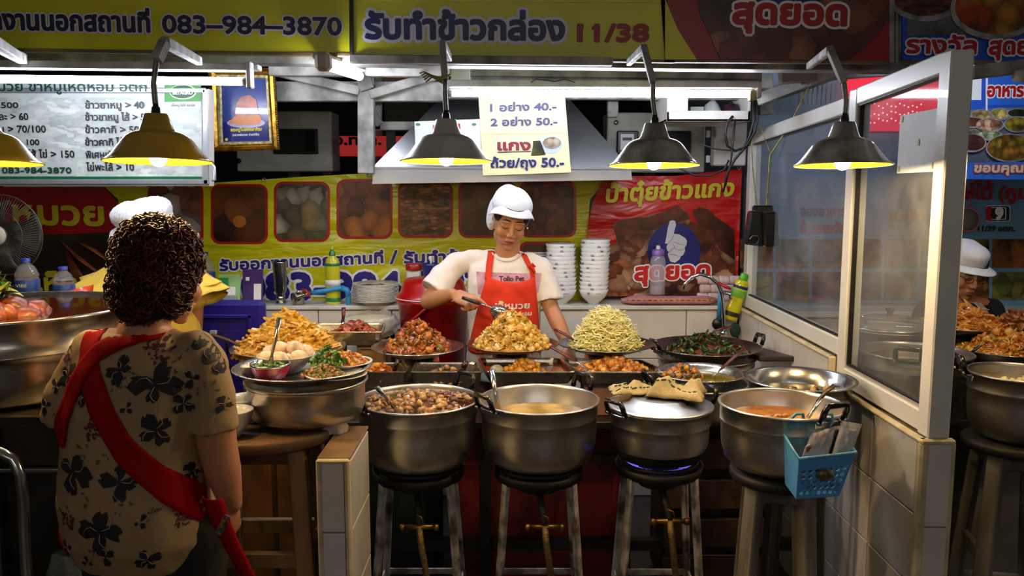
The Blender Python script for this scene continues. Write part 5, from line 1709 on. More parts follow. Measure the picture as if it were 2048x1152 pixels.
rg = thing('dish_cloth', (c3.x, c3.y, c3.z + .032), 'crumpled cream cloth with green stitching lying on the covered pot', 'cloth')
mb = MB(); mb.grid(ragf(-.085, .05, .14, .10, .035, 3, .1), 22, 16, thick=.004); mb.build('cloth', M_rag, rg)
mb = MB(); mb.grid(ragf(.055, .01, .18, .15, .078, 9, -.35), 28, 20, thick=.004); mb.build('cloth', M_rag, rg)
M_stitch = mat('green_stitching', (40, 70, 30), .8)
mb = MB()
for f_, n_ in ((ragf(-.085, .05, .14, .10, .038, 3, .1), 8), (ragf(.055, .01, .18, .15, .081, 9, -.35), 9)):
 for k in range(n_):
  for vv in (.18, .72):
   u0 = .1 + k * .8 / n_
   mb.tube([Vector(f_(u0 + .06 * q / 3, vv)) + Vector((0, 0, .002)) for q in range(4)], .0022, 5)
mb.build('stitching', M_stitch, rg)
# pot stands with gas burners
M_leg = mat('flaking_white_iron', (216, 206, 190), .7, var=.75, vs=16, bmp=1.0, bs=60, c2=(90, 76, 62))
M_brass = mat('worn_brass', (170, 130, 60), .35, .9, var=.4, vs=20)
M_hose = mat('braided_hose', (150, 124, 80), .35, .7, var=.3, vs=60, bmp=1.0, bs=300)
def burner_stand(c, R, zt, label, hose=True, flame=False, group='burner stands under the front pots'):
 r = thing('burner_stand', (c.x, c.y, 0), label, 'gas burner', group=group)
 MB().tube([Vector((c.x + R * .66 * cos(2 * pi * k / 36), c.y + R * .66 * sin(2 * pi * k / 36), zt - .008)) for k in range(36)], .008, 8, closed=True).build('ring', M_blackm, r)
 MB().lathe([(R * .70, -.045), (R * .74, -.045), (R * .78, -.014), (R * .74, -.014), (R * .68, -.04)], (c.x, c.y, zt), 36).build('wind_guard', M_blackm, r)
 MB().lathe([(0, -.085), (R * .35, -.085), (R * .5, -.05), (R * .5, -.035), (R * .42, -.03), (R * .3, -.05), (0, -.05)], (c.x, c.y, zt), 30).build('burner_bowl', M_blackm, r)
 for k in range(5):
  a = radians(90 + 72 * k)
  MB().bar(Vector((c.x + R * .3 * cos(a), c.y + R * .3 * sin(a), zt - .03)), Vector((c.x + R * .66 * cos(a), c.y + R * .66 * sin(a), zt - .012)), .01, .02).build('pot_rest', M_blackm, r)
 for a in (radians(-142), radians(-38), radians(40), radians(140)):
  top = Vector((c.x + R * .72 * cos(a), c.y + R * .72 * sin(a), zt - .03))
  bot = Vector((c.x + R * 1.0 * cos(a), c.y + R * 1.0 * sin(a), 0))
  mb = MB()
  n = 10
  rr = random.Random(int(c.x * 100) + int(a * 10))
  mb.bar(top, bot, .022, .006, up=(cos(a), sin(a), 0))
  mb.bar(top + Vector((cos(a), sin(a), 0)) * -.01, bot + Vector((cos(a), sin(a), 0)) * -.01, .005, .02, up=(cos(a), sin(a), 0))
  mb.build('leg', M_leg, r)
 for z_, k_ in ((.22, .90),):
  mb = MB()
  P4 = [Vector((c.x + R * k_ * cos(a), c.y + R * k_ * sin(a), z_)) for a in (radians(-142), radians(-38), radians(40), radians(140))]
  for i in range(4):
   mb.bar(P4[i], P4[(i + 1) % 4], .006, .02)
  mb.build('brace', M_leg, r)
 if hose:
  hx, hy = c.x + .015, c.y - R * .72
  v = Vector((hx, hy, zt - .16))
  MB().tube([Vector((c.x, c.y, zt - .075)), Vector((hx - .01, hy + .05, zt - .10)), v], .011, 10).build('gas_inlet', M_blackm, r)
  MB().tube([v + Vector((-.05, 0, .0)), v + Vector((.052, 0, 0))], .008, 10).build('valve_body', M_brass, r)
  for q in (-1, 1):
   MB().lathe([(0, -.006), (.010, -.006), (.012, 0), (.010, .008), (0, .010)], v + Vector((.052 * q, -.004, 0)), 12, Matrix.Rotation(pi / 2 * q, 4, 'Y')).build('valve_knob', M_brass, r)
  MB().tube([v + Vector((-.01, 0, .04)), v + Vector((.008, -.01, .035)), v + Vector((.014, -.004, .01))], .002, 6).build('copper_pilot', mat('copper', (220, 120, 50), .3, .9), r)
  MB().tube([v, v + Vector((.005, -.01, -.05)), v + Vector((.02, -.0, -.16)), v + Vector((.05, .03, -.32)), v + Vector((.11, .1, -zt + .19)), v + Vector((.3, .3, -zt + .18))], .0105, 12).build('gas_hose', M_hose, r)
 if flame:
  fl = MB()
  rr = random.Random(2)
  for k in range(44):
   a = 2 * pi * k / 44
   q = Vector((c.x + R * .36 * cos(a), c.y + R * .36 * sin(a), zt - .034))
   o = Vector((c.x + R * .60 * cos(a), c.y + R * .60 * sin(a), zt - .004))
   fl.tube([q, q.lerp(o, .5) + Vector((0, 0, .004)), o], [.004, .0035, .0008], 5)
  f = fl.build('flame', emit('gas_flame', (110, 96, 226), 1.0), r)
  f['kind'] = 'stuff'
 return r
burner_stand(c1, R1, b1_.z, 'burner stand with flaking white legs under the mushroom stew pot')
burner_stand(c2, R2, b2p.z, 'burner stand with flaking white legs under the thin yellow curry pot')
burner_stand(c3, R3 * 1.12, b3p.z - .0, 'lit burner stand with a blue flame under the covered pot', flame=True)
mb = MB()
mb.lathe([(0, -.001), (R3 * .62, -.001), (R3 * .80, .011), (R3 * .92, .18 * .175 + .0), (R3 * .935, .045), (R3 * .93, .046)], b3p, 48)
mb = MB().lathe([(R3 * .79, .010), (R3 * .915, .031), (R3 * .935, .042)], b3p + Vector((0, 0, 0)), 48)
mb.build('soot_ring', mat('soot', (10, 9, 8), .9, var=.5, vs=30), p3)
def stool(c, zt, rt_, spread, label, m, seatm=None, seat=True, w=.05, group=None, rot=.5, name='stool'):
 r = thing(name, (c.x, c.y, 0), label, 'stool', group=group)
 if seat:
  MB().lathe([(0, -.03), (rt_, -.03), (rt_ + .006, -.02), (rt_ + .006, -.006), (rt_, 0), (0, 0)], (c.x, c.y, zt), 28).build('seat', seatm or m, r)
 P0, P1 = [], []
 for k in range(4):
  a = rot + k * pi / 2
  t_ = Vector((c.x + rt_ * .72 * cos(a), c.y + rt_ * .72 * sin(a), zt - .03))
  b_ = Vector((c.x + rt_ * spread * cos(a), c.y + rt_ * spread * sin(a), 0))
  P0.append(t_); P1.append(b_)
  MB().bar(t_, b_, w, w * .7, up=(cos(a), sin(a), 0), ch=.004).build('leg', m, r)
 for i in range(4):
  f0 = .42 if i % 2 else .62
  a_, b_ = P0[i].lerp(P1[i], f0), P0[(i + 1) % 4].lerp(P1[(i + 1) % 4], f0)
  MB().bar(a_, b_, .02, .045, ch=.003).build('stretcher', m, r)
  a_, b_ = P0[i].lerp(P1[i], .03), P0[(i + 1) % 4].lerp(P1[(i + 1) % 4], .03)
  MB().bar(a_, b_, .02, .05, ch=.003).build('apron_rail', m, r)
 return r
stool(c4, b4p.z - .004, .13, 1.15, 'weathered grey wooden stool under the orange curry pot', M_gwood, M_blackm, rot=.55, w=.048)
# blue basket on the fourth pot
M_bbl = mat('basket_blue', (92, 168, 232), .35, var=.06, vs=4, coat=.15)
YBS = 2.039
bc_ = at(1630, 990, YBS)
bt = thing('hanging_basket', bc_, 'light blue perforated plastic basket hooked on the orange curry pot', 'basket')
def bpt(px, py, Y):
 return at(px, py, Y)
Tfl, Tfr, Tbl = at(1598, 918, 1.987), at(1712, 905, 2.039), at(1567, 868, 2.125)
Tbr = Tbl + (Tfr - Tfl)
Bfl, Bfr, Bbl = at(1592, 998, 1.996), at(1678, 993, 2.039), at(1570, 968, 2.108)
Bbr = Bbl + (Bfr - Bfl)
def panel(nm, a, b, c_, d, holes=None, th=.003, skip=()):
 """flat panel a-b (bottom) d-c (top) with holes cut through"""
 n = (b - a).cross(d - a).normalized()
 mb = MB()
 if not holes:
  mb.prism([a, b, c_, d], n * -th)
 else:
  nu, nv = holes
  def Q(u, v):
   return (a * (1 - u) + b * u) * (1 - v) + (d * (1 - u) + c_ * u) * v
  vs, fs = [], []
  for lay in (0, 1):
   pass
  U = [.05 + .90 * i / nu for i in range(nu + 1)]
  V = [.06 + .66 * j / nv for j in range(nv + 1)]
  def quad(u0, v0, u1, v1):
   mb.prism([Q(u0, v0), Q(u1, v0), Q(u1, v1), Q(u0, v1)], n * -th)
  quad(0, 0, 1, V[0]); quad(0, V[-1], 1, 1); quad(0, V[0], U[0], V[-1]); quad(U[-1], V[0], 1, V[-1])
  for i in range(nu):
   for j in range(nv):
    u0, u1, v0, v1 = U[i], U[i + 1], V[j], V[j + 1]
    if (i, j) in skip:
     quad(u0, v0, u1, v1)
     continue
    cu, cv = (u0 + u1) / 2, (v0 + v1) / 2
    ru, rv = (u1 - u0) * .38, (v1 - v0) * .36
    N = 12
    inner = [Q(cu + ru * cos(2 * pi * k / N), cv + rv * sin(2 * pi * k / N)) for k in range(N)]
    outer = []
    for k in range(N):
     x, y = cos(2 * pi * k / N), sin(2 * pi * k / N)
     s_ = 1 / max(abs(x), abs(y))
     outer.append(Q(cu + (u1 - u0) / 2 * x * s_, cv + (v1 - v0) / 2 * y * s_))
    vs = inner + outer + [p - n * th for p in inner] + [p - n * th for p in outer]
    fs = []
    for k in range(N):
     l = (k + 1) % N
     fs += [(k, l, N + l, N + k), (2 * N + l, 2 * N + k, 3 * N + k, 3 * N + l), (l, k, 2 * N + k, 2 * N + l)]
    mb.add(vs, fs)
 return mb.build(nm, M_bbl, bt)
panel('front_panel', Bfl, Bfr, Tfr, Tfl, (7, 5), skip=((2, 3), (3, 3)))
panel('side_panel', Bbl, Bfl, Tfl, Tbl)
panel('side_panel', Bfr, Bbr, Tbr, Tfr)
panel('back_panel', Bbr, Bbl, Tbl, Tbr, (7, 5))
MB().prism([Bfl, Bbl, Bbr, Bfr], (0, 0, .003)).build('bottom_panel', M_bbl, bt)
MB().tube([Tfl, Tfr, Tbr, Tbl], .0042, 8, closed=True).build('rim', mat('basket_rim', (120, 196, 236), .3, coat=.2), bt)
for sx_ in (1590, 1648):
 k0 = at(sx_ - 4, 868, 2.125)
 MB().tube([k0, at(sx_ - 6, 850, 2.125), at(sx_ - 8, 838, 2.125), at(sx_ + 2, 828, 2.125), at(sx_ + 16, 828, 2.125), at(sx_ + 18, 844, 2.125), at(sx_ + 10, 852, 2.125)], .0045, 8).build('hook', mat('hook_blue', (120, 190, 210), .3, coat=.2), bt)
e = at(1648, 948, 2.013)
MB().lathe([(0, 0), (.023, 0), (.023, .0015), (0, .002)], e + Vector((0, -.006, 0)), 20, Matrix.Rotation(pi / 2, 4, 'X'), 1, .7).build('oval_sticker', foodprint('sticker_flowers', [(220, 200, 150), (200, 90, 60), (230, 220, 190), (100, 140, 90)], 120, seed=3), bt)
M_pbag = mat('clear_packaging', (226, 214, 210), .12, var=.08, alpha=.6, coat=.8, bmp=.8, bs=70)
def crumple_bag(pts4, th, label, m, name='plastic_bag', cat='bag', sd=1):
 a, b, c_, d = pts4
 n = (b - a).cross(d - a).normalized()
 mb = MB()
 def f(sg):
  def g(u, v):
   q = (a * (1 - u) + b * u) * (1 - v) + (d * (1 - u) + c_ * u) * v
   e_ = (1 - (2 * u - 1) ** 4) * (1 - (2 * v - 1) ** 4)
   return q + n * sg * (th * e_ + .006 * noise.noise(Vector((u * 6 + sd, v * 6, sg * 3))) + .001)
  return g
 mb.grid(f(1), 16, 16); mb.grid(f(-1), 16, 16)
 return solo(name, mb, m, (a + b) / 2, label, cat)
crumple_bag([at(1600, 925, 2.039), at(1655, 915, 2.039), at(1672, 852, 2.039), at(1622, 868, 2.039)], .012, 'crumpled clear bag with pink papers in the blue basket', M_pbag, sd=2)
crumple_bag([at(1662, 915, 2.074), at(1702, 908, 2.074), at(1724, 848, 2.074), at(1684, 842, 2.074)], .016, 'clear bag of white paper packets standing upright in the blue basket', M_pbag, sd=5)
mb = MB(); mb.prism([at(1604, 918, 2.030), at(1640, 916, 2.030), at(1650, 875, 2.030), at(1612, 893, 2.030)], (0, .003, 0))
pk = thing('paper_packet', at(1620, 918, 2.030), 'pink printed paper packet inside the crumpled clear bag', 'packet')
mb.build('paper', mat('paper_pinkish', (222, 186, 176), .6, var=.1), pk)
mb = MB(); mb.prism([at(1612, 905, 2.029), at(1630, 903, 2.029), at(1634, 890, 2.029), at(1614, 896, 2.029)], (0, .001, 0)); mb.build('red_print', M_redp, pk)
mb = MB(); mb.box(at(1655, 898, 2.061), (.012, .004, .09), Matrix.Rotation(.3, 4, 'Y'), .002)
solo('dark_pen', mb, M_black, at(1650, 920, 2.061), 'black marker pen tucked between the bags in the blue basket', 'pen')
pk = thing('paper_packet', at(1688, 910, 2.074), 'white paper packet with red lines inside the upright clear bag', 'packet')
MB().prism([at(1668, 910, 2.074), at(1700, 906, 2.074), at(1716, 862, 2.074), at(1684, 858, 2.074)], (0, .012, 0)).build('paper', mat('paper_white', (230, 222, 214), .6, var=.05), pk)
mb = MB()
for a, b in (((1672, 888), (1696, 890)), ((1696, 890), (1690, 908)), ((1690, 908), (1668, 906))):
 mb.bar(at(*a, 2.071), at(*b, 2.071), .001, .002, up=(0, 1, 0))
mb.build('red_line_print', M_redp, pk)
# middle row
def dish(px, py, rpx, Y, depth, label, name='serving_plate', m=None, flat=.62, lipw=.006, cat='plate'):
 c = at(px, py, Y)
 R = rpx * c.y / FPX / ray(px, py).y
 r = thing(name, c - Vector((0, 0, depth)), label, cat)
 b = c - Vector((0, 0, depth))
 MB().lathe([(0, 0), (R * flat * .8, 0), (R * flat, .004), (R * .9, depth * .78), (R, depth), (R + .003, depth + .001), (R + .002, depth + .004), (R - .002, depth + .004), (R * .89, depth * .78 + .003), (R * flat, .007), (0, .006)], b, 52).build('dish', m or M_pot2, r)
 return r, c, R, b
def foodpile(c, rx, ry, H, n, kinds, sz, m, label, name, seed, z=0.0, oy=0.0, ox=0.0, **kw):
 q = c + Vector((ox, oy, z))
 mb = heap(q, rx, ry, H, n, kinds, sz, seed, **kw)
 return solo(name, mb, m, q, label, 'food', kind='stuff')
M_squid = food('squid_pieces', [(190, 96, 22), (216, 136, 36), (130, 66, 18), (96, 86, 24), (230, 166, 70), (170, 86, 24)], .28, .6)
M_chick = food('chicken_pieces', [(240, 190, 66), (246, 206, 100), (226, 160, 44), (250, 226, 160), (190, 150, 50)], .35, .35)
M_nood = food('pale_noodles', [(252, 242, 150), (255, 248, 180), (250, 236, 130), (253, 246, 196)], .5, .1)
M_green = food('stir_fried_greens', [(24, 60, 20), (36, 84, 26), (16, 44, 18), (60, 110, 36), (40, 70, 30), (110, 60, 30)], .3, .5)
M_fries = food('golden_strips', [(236, 180, 54), (246, 200, 76), (220, 156, 40), (242, 190, 96)], .35, .3)
M_saus = food('fried_sausage_slices', [(150, 62, 34), (176, 84, 50), (128, 46, 26), (190, 104, 66)], .3, .5)
YP = 3.22
d, c, R, b = dish(835, 694, 91, YP, .03, 'steel plate of spicy squid to the left of the cook', m=M_pot2)
foodpile(c, R * .70, R * .62, .115, 420, ['ring', 'chunk', 'flake', 'ring', 'leaf'], .034, M_squid, 'heap of spicy stir fried squid rings', 'squid_stir_fry', 21, z=-.012, ox=.0)
d, c, R, b = dish(1024, 687, 92, YP - .02, .026, 'wide steel plate under the cook\'s ladle', m=steel('warm_plate_steel', (170, 120, 96), .28, .3))
foodpile(c, R * .80, R * .70, .135, 900, ['flake', 'flake', 'flake', 'strip', 'flake', 'chunk'], .034, M_chick, 'tall heap of golden stir fried chicken and mushroom slices in front of the cook', 'chicken_stir_fry', 22, z=-.012)
d, c, R, b = dish(1212, 687, 95, YP, .03, 'dark steel plate beside the cook\'s bare forearm', m=M_wok)
foodpile(c, R * .66, R * .60, .135, 2200, ['noodle'], .046, M_nood, 'tall heap of pale yellow noodles', 'noodle_heap', 23, z=-.01, power=1.8)
spoon('serving_spoon', [c + Vector((-.10, -.05, .0)), c + Vector((-.135, -.03, .022))], [.010, .005], 'maroon handled spoon resting in the pale noodles', hpts=[c + Vector((-.13, -.032, .02)), c + Vector((-.165, -.01, .04)), c + Vector((-.20, .01, .055))], hm=M_gripr)
# greens in a wide wok on top of a pot
d, c, R, b = dish(1412, 692, 107, YP + .14, .055, 'wide black rimmed wok of dark green vegetables', name='wok', m=M_wok, flat=.5, cat='wok')
for a in (radians(12), radians(200)):
 handle(d, c, R, a, .05, w=.03, out=.02, up=.03, z=-.004)
foodpile(c, R * .66, R * .6, .075, 620, ['leaf', 'leaf', 'leaf', 'noodle', 'leaf'], .038, M_green, 'heap of dark stir fried greens', 'greens_stir_fry', 24, z=-.024, top=1.15)
spoon('serving_spoon', [c + Vector((.02, .06, .02)), c + Vector((.06, .09, .05))], [.012, .005], 'maroon handled spoon lying behind the dark greens', hpts=[c + Vector((.05, .085, .046)), c + Vector((.09, .1, .056)), c + Vector((.13, .11, .062))], hm=M_gripr)
pt, pc2, pr2, pb2 = pot(1412, 712, 96, YP + .14, zat(712, YP + .14) - ZC, 'steel pot carrying the wok of greens', band=.03)
# chicken tray etc: shallow rectangular trays
def tray(q4, Y0, Y1_, label, depth, m=None, name='steel_tray', fill=None, lev=.018, zt=None):
 """q4: front-left px, front-right px, back-right px, back-left px at the rim"""
 z = zat(q4[0][1], Y0) if zt is None else zt
 fl, fr_ = at(q4[0][0], q4[0][1], Y0), at(q4[1][0], q4[1][1], Y0)
 fl.z = fr_.z = z
 br_, bl_ = at(q4[2][0], q4[2][1], Y1_), at(q4[3][0], q4[3][1], Y1_)
 br_.z = bl_.z = z
 cen = (fl + fr_ + br_ + bl_) / 4
 r = thing(name, (cen.x, cen.y, z - depth), label, 'tray')
 def loop(k, dz, rr=.12):
  pts = []
  cs = [fl, fr_, br_, bl_]
  for i in range(4):
   p, a_, b_ = cs[i], cs[i - 1], cs[(i + 1) % 4]
   L = .022
   d1, d2 = (a_ - p).normalized() * L, (b_ - p).normalized() * L
   for t in (0, .5, 1):
    w_ = p + d1 * (1 - t) ** 2 + d2 * t ** 2
    q_ = cen + (w_ - cen) * k
    pts.append(Vector((q_.x, q_.y, z + dz)))
  return pts
 seq = [(1.0, -.003), (1.0, .001), (.995, .003), (.95, .002), (.93, -.004), (.86, -depth + .004), (.84, -depth + .002)]
 outer = [(1.0, -.003), (.945, -.003), (.885, -depth)]
 mb = MB()
 rings = [loop(k, dz) for k, dz in outer[::-1]] + [loop(k, dz) for k, dz in seq]
 n = 12
 vs = [p for rg_ in rings for p in rg_]
 fs = []
 for i in range(len(rings) - 1):
  for j in range(n):
   l = (j + 1) % n
   fs.append((i * n + j, i * n + l, (i + 1) * n + l, (i + 1) * n + j))
 fs.append(tuple(range(n))[::-1])
 fs.append(tuple((len(rings) - 1) * n + j for j in range(n)))
 mb.add(vs, fs)
 mb.build('tray', m or M_pot2, r)
 if fill:
  L = loop(.93 - .06 * lev / depth, -lev)
  mb = MB(); mb.add(L, [tuple(range(n))]); mb.build('gravy', fill, r)
 return r, cen, (fr_ - fl).length, (bl_ - fl).length, z
M_gravy = mkliq('brown_gravy', (150, 84, 20), .12)
tr1, ct1, w1, dd1, z1 = tray(((972, 745), (1152, 742), (1122, 697), (955, 697)), 2.97, 3.22, 'rectangular steel tray of brown curry in front of the chicken heap', .045, fill=M_gravy, lev=.014)
foodpile(Vector((ct1.x - .0, ct1.y - .045, z1 - .020)), .080, .040, .045, 80, ['chunk', 'flake', 'chunk'], .030, food('curry_pieces', [(216, 156, 40), (232, 176, 60), (196, 130, 30), (150, 110, 40), (226, 166, 70)], .25, .4), 'yellow curry pieces in the gravy of the middle tray', 'curry_pieces', 31)
mb = MB(); mb.ell(Vector((ct1.x - .105, ct1.y - .065, z1 - .004)), (.026, .022, .02), 16)
solo('spoon_bowl', mb, mat('grey_egg', (190, 196, 170), .3, var=.25, vs=30, coat=.5), (ct1.x - .105, ct1.y - .065, z1 - .02), 'pale grey green salted egg half in the curry tray', 'food')
tr2, ct2, w2, dd2, z2 = tray(((1155, 745), (1338, 742), (1282, 704), (1121, 702)), 2.98, 3.2, 'rectangular steel tray of turmeric chicken in front of the noodles', .045, fill=mkliq('turmeric_gravy', (176, 104, 18), .12), lev=.012)
foodpile(Vector((ct2.x + .0, ct2.y - .03, z2 - .014)), .13, .06, .05, 230, ['chunk', 'chunk', 'flake'], .030, food('turmeric_chicken', [(230, 170, 56), (240, 186, 76), (214, 146, 44), (196, 124, 44), (176, 106, 36)], .25, .4), 'turmeric chicken pieces heaped in the tray before the noodles', 'turmeric_chicken', 32)
sp_ = ct2 + Vector((-.10, -.07, .0)); sp_.z = z2 + .004
spoon('serving_spoon', [at(1178, 740, 3.0), at(1150, 722, 3.02)], [.008, .004], 'maroon handled spoon lying across the corner of the turmeric chicken tray', hpts=[at(1154, 724, 3.02), at(1130, 710, 3.04), at(1100, 693, 3.06)], hm=M_gripr)
tr3, ct3, w3, dd3, z3 = tray(((818, 745), (968, 743), (955, 712), (826, 712)), 3.0, 3.17, 'deep steel tray of pork and herbs in front of the squid', .09)
foodpile(Vector((ct3.x, ct3.y - .02, z3 - .05)), .10, .06, .055, 160, ['chunk', 'chunk', 'leaf', 'noodle'], .026, food('pork_and_herbs', [(150, 104, 56), (176, 130, 80), (120, 80, 44), (70, 90, 40), (190, 150, 100)], .3, .5), 'brown pork and herb stir fry in the deep tray', 'pork_stir_fry', 33)
mb = MB().tube([at(925, 742, 3.02), at(929, 730, 3.02), at(934, 722, 3.02)], [.010, .012, .007], 8)
solo('dried_chilli', mb, mat('black_chilli', (40, 16, 10), .2, coat=.6), at(925, 744, 3.02), 'black charred chilli standing in the deep pork tray', 'food')
tr4, ct4, w4, dd4, z4 = tray(((700, 745), (815, 744), (805, 710), (700, 710)), 3.0, 3.17, 'deep steel tray of red cooked meat beside the big basin', .10)
foodpile(Vector((ct4.x + .01, ct4.y - .01, z4 - .05)), .09, .06, .065, 150, ['flake', 'strip', 'chunk'], .03, food('red_meat_strips', [(220, 150, 50), (236, 176, 70), (196, 116, 36), (206, 110, 36)], .3, .4), 'orange red cooked strips in the tray beside the big basin', 'red_stir_fry', 34)
mb = MB().tube([at(788, 742, 3.02), at(792, 730, 3.02), at(798, 721, 3.02)], [.009, .010, .006], 8)
solo('dried_chilli', mb, MATS['black_chilli'], at(788, 744, 3.02), 'black charred chilli standing in the red strips tray', 'food')
# supports so that trays stand on the counter
for (cen, w_, dp, lab, zt_) in ((ct1, .22, .18, 'steel box under the brown curry tray', z1 - .046), (ct2, .22, .16, 'pale crate under the turmeric chicken tray', z2 - .046), (ct3, .18, .12, 'steel box under the deep pork tray', z3 - .092), (ct4, .15, .12, 'steel box under the red strips tray', z4 - .102)):
 if zt_ - ZC > .012:
  mb = MB().bx(cen.x - w_ / 2, cen.x + w_ / 2, cen.y - dp / 2, cen.y + dp / 2, ZC, zt_, .003)
  solo('support_box', mb, mat('pink_crate', (150, 110, 100), .6, var=.3) if 'crate' in lab else M_pot2, (cen.x, cen.y, ZC), lab, 'box')
# supports for the plates at the back row
for px, lab, zt_ in ((835, 'upturned steel basin under the squid plate', zat(694, YP) - .032), (1024, 'upturned steel basin under the chicken heap plate', zat(687, YP) - .03), (1212, 'upturned steel basin under the noodle plate', zat(687, YP) - .032)):
 x = xat(px, 690, YP)
 mb = MB().lathe([(.085, 0), (.09, 0), (.075, zt_ - ZC), (0, zt_ - ZC), (0, zt_ - ZC - .004), (.07, zt_ - ZC - .004), (.085, 0)], (x, YP + .07, ZC), 36)
 solo('basin', mb, M_pot2, (x, YP + .07, ZC), lab, 'basin')
# tray of sausage on a wooden box
tr5, ct5, w5, dd5, z5 = tray(((640, 665), (766, 665), (772, 645), (626, 645)), 3.30, 3.52, 'shallow steel tray of fried sausage slices standing on a wooden box', .055)
foodpile(Vector((ct5.x + .0, ct5.y, z5 - .035)), .105, .06, .055, 170, ['disc'], .040, M_saus, 'heap of reddish brown fried sausage slices', 'sausage_slices', 41, ox=.02)
wbx = thing('wooden_box', (ct5.x + .05, ct5.y, ZC), 'plain wooden box standing on end under the sausage tray', 'box')
xa, xb = xat(716, 700, 3.32), xat(768, 700, 3.32)
MB().bx(xa, xb, 3.34, 3.46, ZC + .01, z5 - .057, .002).build('body', mat('pine_box', (190, 150, 96), .6, var=.25, vs=6, stretch=(1, 1, 6)), wbx)
for xx in (xa - .006, xb - .006):
 MB().bx(xx, xx + .012, 3.33, 3.47, ZC, z5 - .056, .001).build('edge_strip', mat('pine_edge', (170, 130, 80), .6, var=.2), wbx)
MB().bx(xa - .006, xb + .006, 3.33, 3.35, z5 - .075, z5 - .056, .001).build('edge_strip', MATS['pine_edge'], wbx)
spoon('serving_spoon', [at(686, 655, 3.42), at(686, 640, 3.44)], [.012, .006], 'maroon handled spoon standing upright in the sausage tray', hpts=[at(686, 642, 3.44), at(687, 628, 3.45), at(687, 615, 3.46)], hm=M_gripr)
# golden strips in a steel pan at the back left
d, c, R, b = dish(577, 694, 112, 3.18, .06, 'steel pan of golden bamboo strips by the blue cooler', name='wide_pan', m=M_pot2, flat=.5, cat='pan')
foodpile(c, R * .88, R * .72, .155, 950, ['strip'], .062, M_fries, 'tall heap of golden fried strips', 'golden_strips', 42, z=-.025, power=1.25, ox=.0)
spoon('serving_spoon', [c + Vector((-.15, -.05, .0)), c + Vector((-.18, -.03, .012))], [.016, .006], 'dark wooden handled spoon in the pan of golden strips', hpts=[c + Vector((-.17, -.035, .01)), c + Vector((-.23, -.01, .03)), c + Vector((-.30, .02, .045))], hm=M_woodd)
pt, pc2, pr2, pb2 = pot(577, 716, 92, 3.18, .30, 'steel pot under the pan of golden strips', band=.03)
ZCUP = pb2.z
# curry pan with rings, right of the trays
d, c, R, b = dish(1400, 745, 88, 2.98, .05, 'round steel pan of green curry with a maroon handled ladle', name='curry_pan', m=M_pot2, flat=.75, cat='pan')
MB().lathe([(R * .8, .030), (0, .031)], b, 48).build('curry', mkliq('green_gold_broth', (150, 130, 30), .06), d)
foodpile(c, .075, .05, .045, 150, ['chunk', 'flake', 'leaf'], .030, food('golden_curry_pieces', [(206, 140, 24), (226, 166, 40), (90, 80, 24), (60, 50, 16), (190, 110, 20)], .25, .6), 'golden curry pieces in the green curry pan', 'curry_pieces', 43, z=-.022, ox=-.065, oy=-.01)
spoon('soup_ladle', [c + Vector((.035, -.03, -.012)), c + Vector((.075, -.02, .02))], [.007, .004], 'maroon handled ladle leaning in the round green curry pan', hpts=[c + Vector((.07, -.02, .016)), c + Vector((.115, .0, .05)), c + Vector((.165, .02, .085))], hm=M_gripr)
pt, pc3, pr3, pb3 = pot(1400, 764, 93, 2.98, zat(764, 2.98) - ZC, 'steel pot carrying the round green curry pan', band=.03, handles=(radians(-25), radians(190)))
# deep steel basin right
bsn = at(1600, 757, 2.60)
Rb_ = 110 * 2.60 / FPX / ray(1600, 757).y
bz = .13
r = thing('steel_basin', bsn - Vector((0, 0, bz)), 'wide polished steel basin of dark broth against the tiled partition', 'basin')
MB().lathe([(0, 0), (Rb_ * .6, 0), (Rb_ * .8, .02), (Rb_ * .88, .07), (Rb_ * .9, bz - .004), (Rb_ * .98, bz - .004), (Rb_, bz), (Rb_ * .985, bz + .003), (Rb_ * .88, bz), (Rb_ * .86, .07), (Rb_ * .78, .025), (0, .01)], bsn - Vector((0, 0, bz)), 56).build('body', M_stl, r)
MB().lathe([(Rb_ * .862, bz - .05), (0, bz - .049)], bsn - Vector((0, 0, bz)), 48).build('broth', mkliq('dark_broth', (60, 46, 24), .05), r)
mb = heap(bsn + Vector((.03, 0, -.052)), .09, .07, .012, 26, ['chunk', 'disc'], .028, 44, power=3, base=False)
solo('broth_pieces', mb, food('radish_pieces', [(150, 110, 50), (196, 160, 90), (110, 76, 34)], .25, .6), bsn + Vector((0, 0, -.05)), 'few brown radish pieces floating in the wide polished basin', 'food', kind='stuff')
st_ = thing('iron_stand', (bsn.x, bsn.y, 0), 'black iron stand under the wide polished basin', 'stand')
MB().lathe([(0, -.02), (.10, -.02), (.10, 0), (0, 0)], (bsn.x, bsn.y, bsn.z - bz), 24).build('top', M_blackm, st_)
for k in range(4):
 a = .7 + k * pi / 2
 MB().bar((bsn.x + .08 * cos(a), bsn.y + .08 * sin(a), bsn.z - bz - .02), (bsn.x + .12 * cos(a), bsn.y + .10 * sin(a), 0), .02, .02).build('leg', M_blackm, st_)
# front left: big basin with platter
YBS2 = 2.40
pp_, pc4, pr4, pb4 = pot(613, 758, 119, YBS2, .125, 'large shallow steel basin under the platter of eggs beside the customer', band=.012, m=M_pot, name='steel_basin', cat='basin', belly=1.0)
d, c, R, b = dish(606, 733, 135, YBS2, .028, 'wide steel platter carrying the eggs and salad on the big basin', name='platter', m=M_pot2, flat=.8, cat='platter')
zpl = b.z + .007
